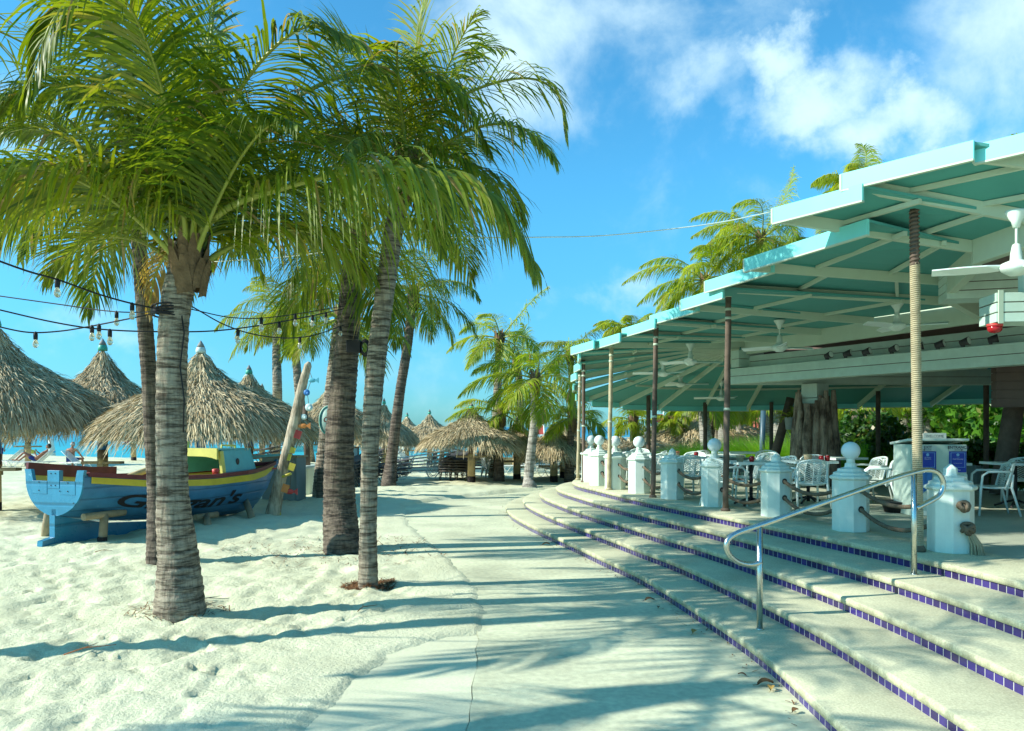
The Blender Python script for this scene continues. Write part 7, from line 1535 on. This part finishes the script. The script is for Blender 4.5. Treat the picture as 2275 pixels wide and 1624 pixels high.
js = empty('jet_ski', Vector((P(60, 1000, 62).x, 62, -.5)), R(4), label='white and yellow jet ski on the turquoise water', cat='jet ski'); b = MB(); b.sphere((0, 0, .2), .9, 18, 8, (1.15, .4, .28)); b.build('hull', white, js); b = MB(); b.sphere((.3, 0, .45), .34, 14, 8, (1.2, .6, .8)); b.build('seat', yellow_paint, js); b = MB(); b.beam((-.15, -.35, 1.0), (-.15, .35, 1.0), .06, .06); b.beam((-.2, 0, .5), (-.15, 0, 1.0), .1, .1); b.build('handlebar', black, js)
bu = empty('buoy', Vector((P(114, 1000, 64).x, 64, -.55)), label='white channel buoy in the shallows', cat='buoy'); b = MB(); b.lathe([(.22, -.3), (.32, .2), (.28, .7), (.20, 1.1), (.22, 1.5), (.05, 1.6)], n=14); b.build('float', white, bu); b = MB(); b.lathe([(.30, .45), (.31, .5), (.29, .6)], n=14); b.build('band', sail_blue, bu)
bs = empty('beach_screen', G(1210, 1040), label='pale blue painted windbreak beyond the palapa poles', cat='windbreak'); b = MB(); b.box((0, 0, .75), (2.4, .06, 1.2)); b.build('panel', mat('pale_blue_panel', (.25, .58, .66), .6, .3, var=(1.5, .1)), bs); b = MB(); b.box((-1.2, 0, .6), (.08, .1, 1.5)); b.box((1.2, 0, .6), (.08, .1, 1.5)); b.build('stakes', plank_wood, bs)
bw = empty('breakwater', G(1160, 1030.5), label='low tan timber breakwater at the waterline', cat='breakwater'); b = MB(); b.box((0, 0, .1), (9, .4, .5)); b.build('rail_timber', pole_wood, bw)
for i in range(12): MB().lathe([(.13, -.4), (.12, .55 + .3 * (i % 4 == 0))], (-4.3 + i * .78, -.28, 0), n=8).build('pile', pole_wood, bw)
# birds
def bird(px, py, Yd, z, rz, lab, m):
    q = P(px, py, Yd); q.z = z; r = empty('bird', q, R(rz), label=lab, cat='bird'); b = MB(); b.sphere((0, 0, .16), .10, 12, 8, (1.5, .75, .75)); b.sphere((.13, 0, .26), .05, 10, 7); b.tube([Vector((.08, 0, .18)), Vector((.13, 0, .25))], .035, 6); b.tube([Vector((-.1, 0, .17)), Vector((-.3, 0, .13))], [.05, .02], 6); b.build('body', m, r)
    b = MB(); b.tube([Vector((.02, -.03, .1)), Vector((.03, -.03, 0))], .008, 5); b.tube([Vector((.02, .03, .1)), Vector((.03, .03, 0))], .008, 5); b.tube([Vector((.17, 0, .26)), Vector((.23, 0, .25))], [.014, .003], 5); b.build('beak_and_legs', dark_m, r)
bird(874, 1079, 26.5, .05, 20, 'small dark bird on the sand right of the leaning palm foot', dark_m)
# ------------------------------------------------------------------ fallen leaves and litter
dry = mat('dry_leaf', (.24, .12, .05), .8, .2, var=(20, .4)); dry2 = mat('yellow_dry_leaf', (.42, .28, .08), .8, .2, var=(20, .3))
def leaf(px, py, rz, sc, m, lab, z=0.0):
    g = G(px, py, z); r = empty('fallen_leaf', g, R(rz), label=lab, cat='leaf', group='dry leaves fallen by the steps'); b = MB(); vs = []
    for i in range(6):
        t = i / 5; w = .045 * math.sin(math.pi * min(1, t * .93 + .05)) * sc; z_ = .012 + .03 * math.sin(t * 3.0) * sc
        vs += [((t - .5) * .16 * sc, -w, z_ + .018 * sc), ((t - .5) * .16 * sc, 0, z_), ((t - .5) * .16 * sc, w, z_ + .022 * sc)]
    b.add(vs, [(3 * i + j, 3 * i + j + 1, 3 * i + j + 4, 3 * i + j + 3) for i in range(5) for j in range(2)], True); b.build('blade', m, r, fix=False); b = MB(); b.tube([Vector((-.08 * sc, 0, .015)), Vector((-.12 * sc, .01, .01))], .003 * sc, 4); b.build('stalk', m, r)
leaf(1542, 1408, 60, 0.66, dry2, 'upright curled tan leaf on the path left of the handrail'); leaf(1700, 1524, 10, 0.84, dry, 'largest brown leaf against the lowest riser near the bottom right'); leaf(1712, 1534, 70, 0.60, dry2, 'yellow-brown leaf just below the largest brown one'); leaf(1648, 1503, 150, 0.42, dry, 'small brown leaf above the largest brown one by the riser'); leaf(1766, 1584, 40, 0.48, dry, 'brown leaf at the riser near the bottom edge'); leaf(1442, 1336, 20, 0.72, dry, 'curled brown leaf on the path in the shade'); leaf(1462, 1352, 80, 0.42, dry, 'small dark leaf right of the curled brown one'); leaf(1213, 1212, 15, 0.84, dry, 'brown leaf where the tree shadow meets the riser'); leaf(1163, 1160, 50, 0.78, dry2, 'dry leaf at the rounded far end of the lowest step'); leaf(1130, 1140, 10, 0.72, leaf_bright, 'green leaf on the path left of the rounded step end')
def litter(c, r0, r1, n, seed, name, lab):
    g = np.random.default_rng(seed); a = g.random(n) * 6.283; rr = r0 + (r1 - r0) * g.random(n) ** .8; x, y = c[0] + np.cos(a) * rr, c[1] + np.sin(a) * rr * .8; z = ground_height(x, y) + .012; b = g.random(n) * 6.283; L = g.uniform(.02, .07, n); w = .005
    d = np.stack([np.cos(b), np.sin(b), g.normal(0, .25, n)], 1) * L[:, None]; s = np.stack([-np.sin(b), np.cos(b), 0 * b], 1) * w; p = np.stack([x, y, z], 1)
    V = np.stack([p - d - s, p - d + s, p + d + s, p + d - s], 1).reshape(-1, 3); b0 = np.arange(n) * 4
    o = nmesh(name, V, np.stack([b0, b0 + 1, b0 + 2, b0 + 3], 1), dry); tag(o, lab, 'litter', kind='stuff')
def riser_litter():
    g = np.random.default_rng(9); n = 420; c = curves[1]; k = g.integers(40, 205, n); p = c[k] + np.stack([-np.abs(g.normal(0, .10, n)), g.normal(0, .1, n)], 1); b = g.random(n) * 6.283; L = g.uniform(.006, .028, n)
    d = np.stack([np.cos(b), np.sin(b), g.normal(0, .2, n)], 1) * L[:, None]; s = np.stack([-np.sin(b), np.cos(b), 0 * b], 1) * .005; p = np.column_stack([p, np.full(n, .012)])
    V = np.stack([p - d - s, p - d + s, p + d + s, p + d - s], 1).reshape(-1, 3); b0 = np.arange(n) * 4
    o = nmesh('leaf_litter', V, np.stack([b0, b0 + 1, b0 + 2, b0 + 3], 1), dry); tag(o, 'brown crumbs of leaf litter along the foot of the lowest riser', 'litter', kind='stuff')
riser_litter()
g4 = G(818, 1303); litter((g4.x, g4.y), .10, .34, 900, 1, 'leaf_litter', 'ring of brown litter round the foot of the thin palm')
g1 = G(400, 1362); litter((g1.x, g1.y), .22, .55, 160, 3, 'leaf_litter', 'few brown husk fibres round the foot of the nearest palm')
g3 = G(762, 1222); litter((g3.x, g3.y), .2, 2.0, 700, 2, 'leaf_litter', 'brown litter scattered round the stout trunk')
def twig(px, py, L, rz, m, lab):
    g = G(px, py); g.z = float(ground_height(np.array([g.x]), np.array([g.y]))[0]) + .01; r = empty('twig', g, R(rz), label=lab, cat='twig'); b = MB(); b.tube([Vector((-L / 2, 0, 0)), Vector((-L * .1, .03, .02)), Vector((L / 2, -.02, .01))], [.006, .005, .003], 5); b.build('stem', m, r); b = MB(); b.tube([Vector((-L * .1, .03, .02)), Vector((L * .25, .12, .02))], [.004, .002], 5); b.build('side_shoot', m, r)
twig(200, 1452, .42, 45, orange_paint if False else mat('orange_twig', (.50, .17, .06), .8, .2), 'orange palm twig lying on the sunlit sand'); twig(468, 1342, .40, 10, dark_m, 'dark curled twig at the foot of the nearest palm'); twig(230, 1232, .25, 20, dry, 'small brown twig on the sand left of the nearest palm'); twig(815, 1360, .3, 60, dry, 'thin twig on the sand below the thin palm')
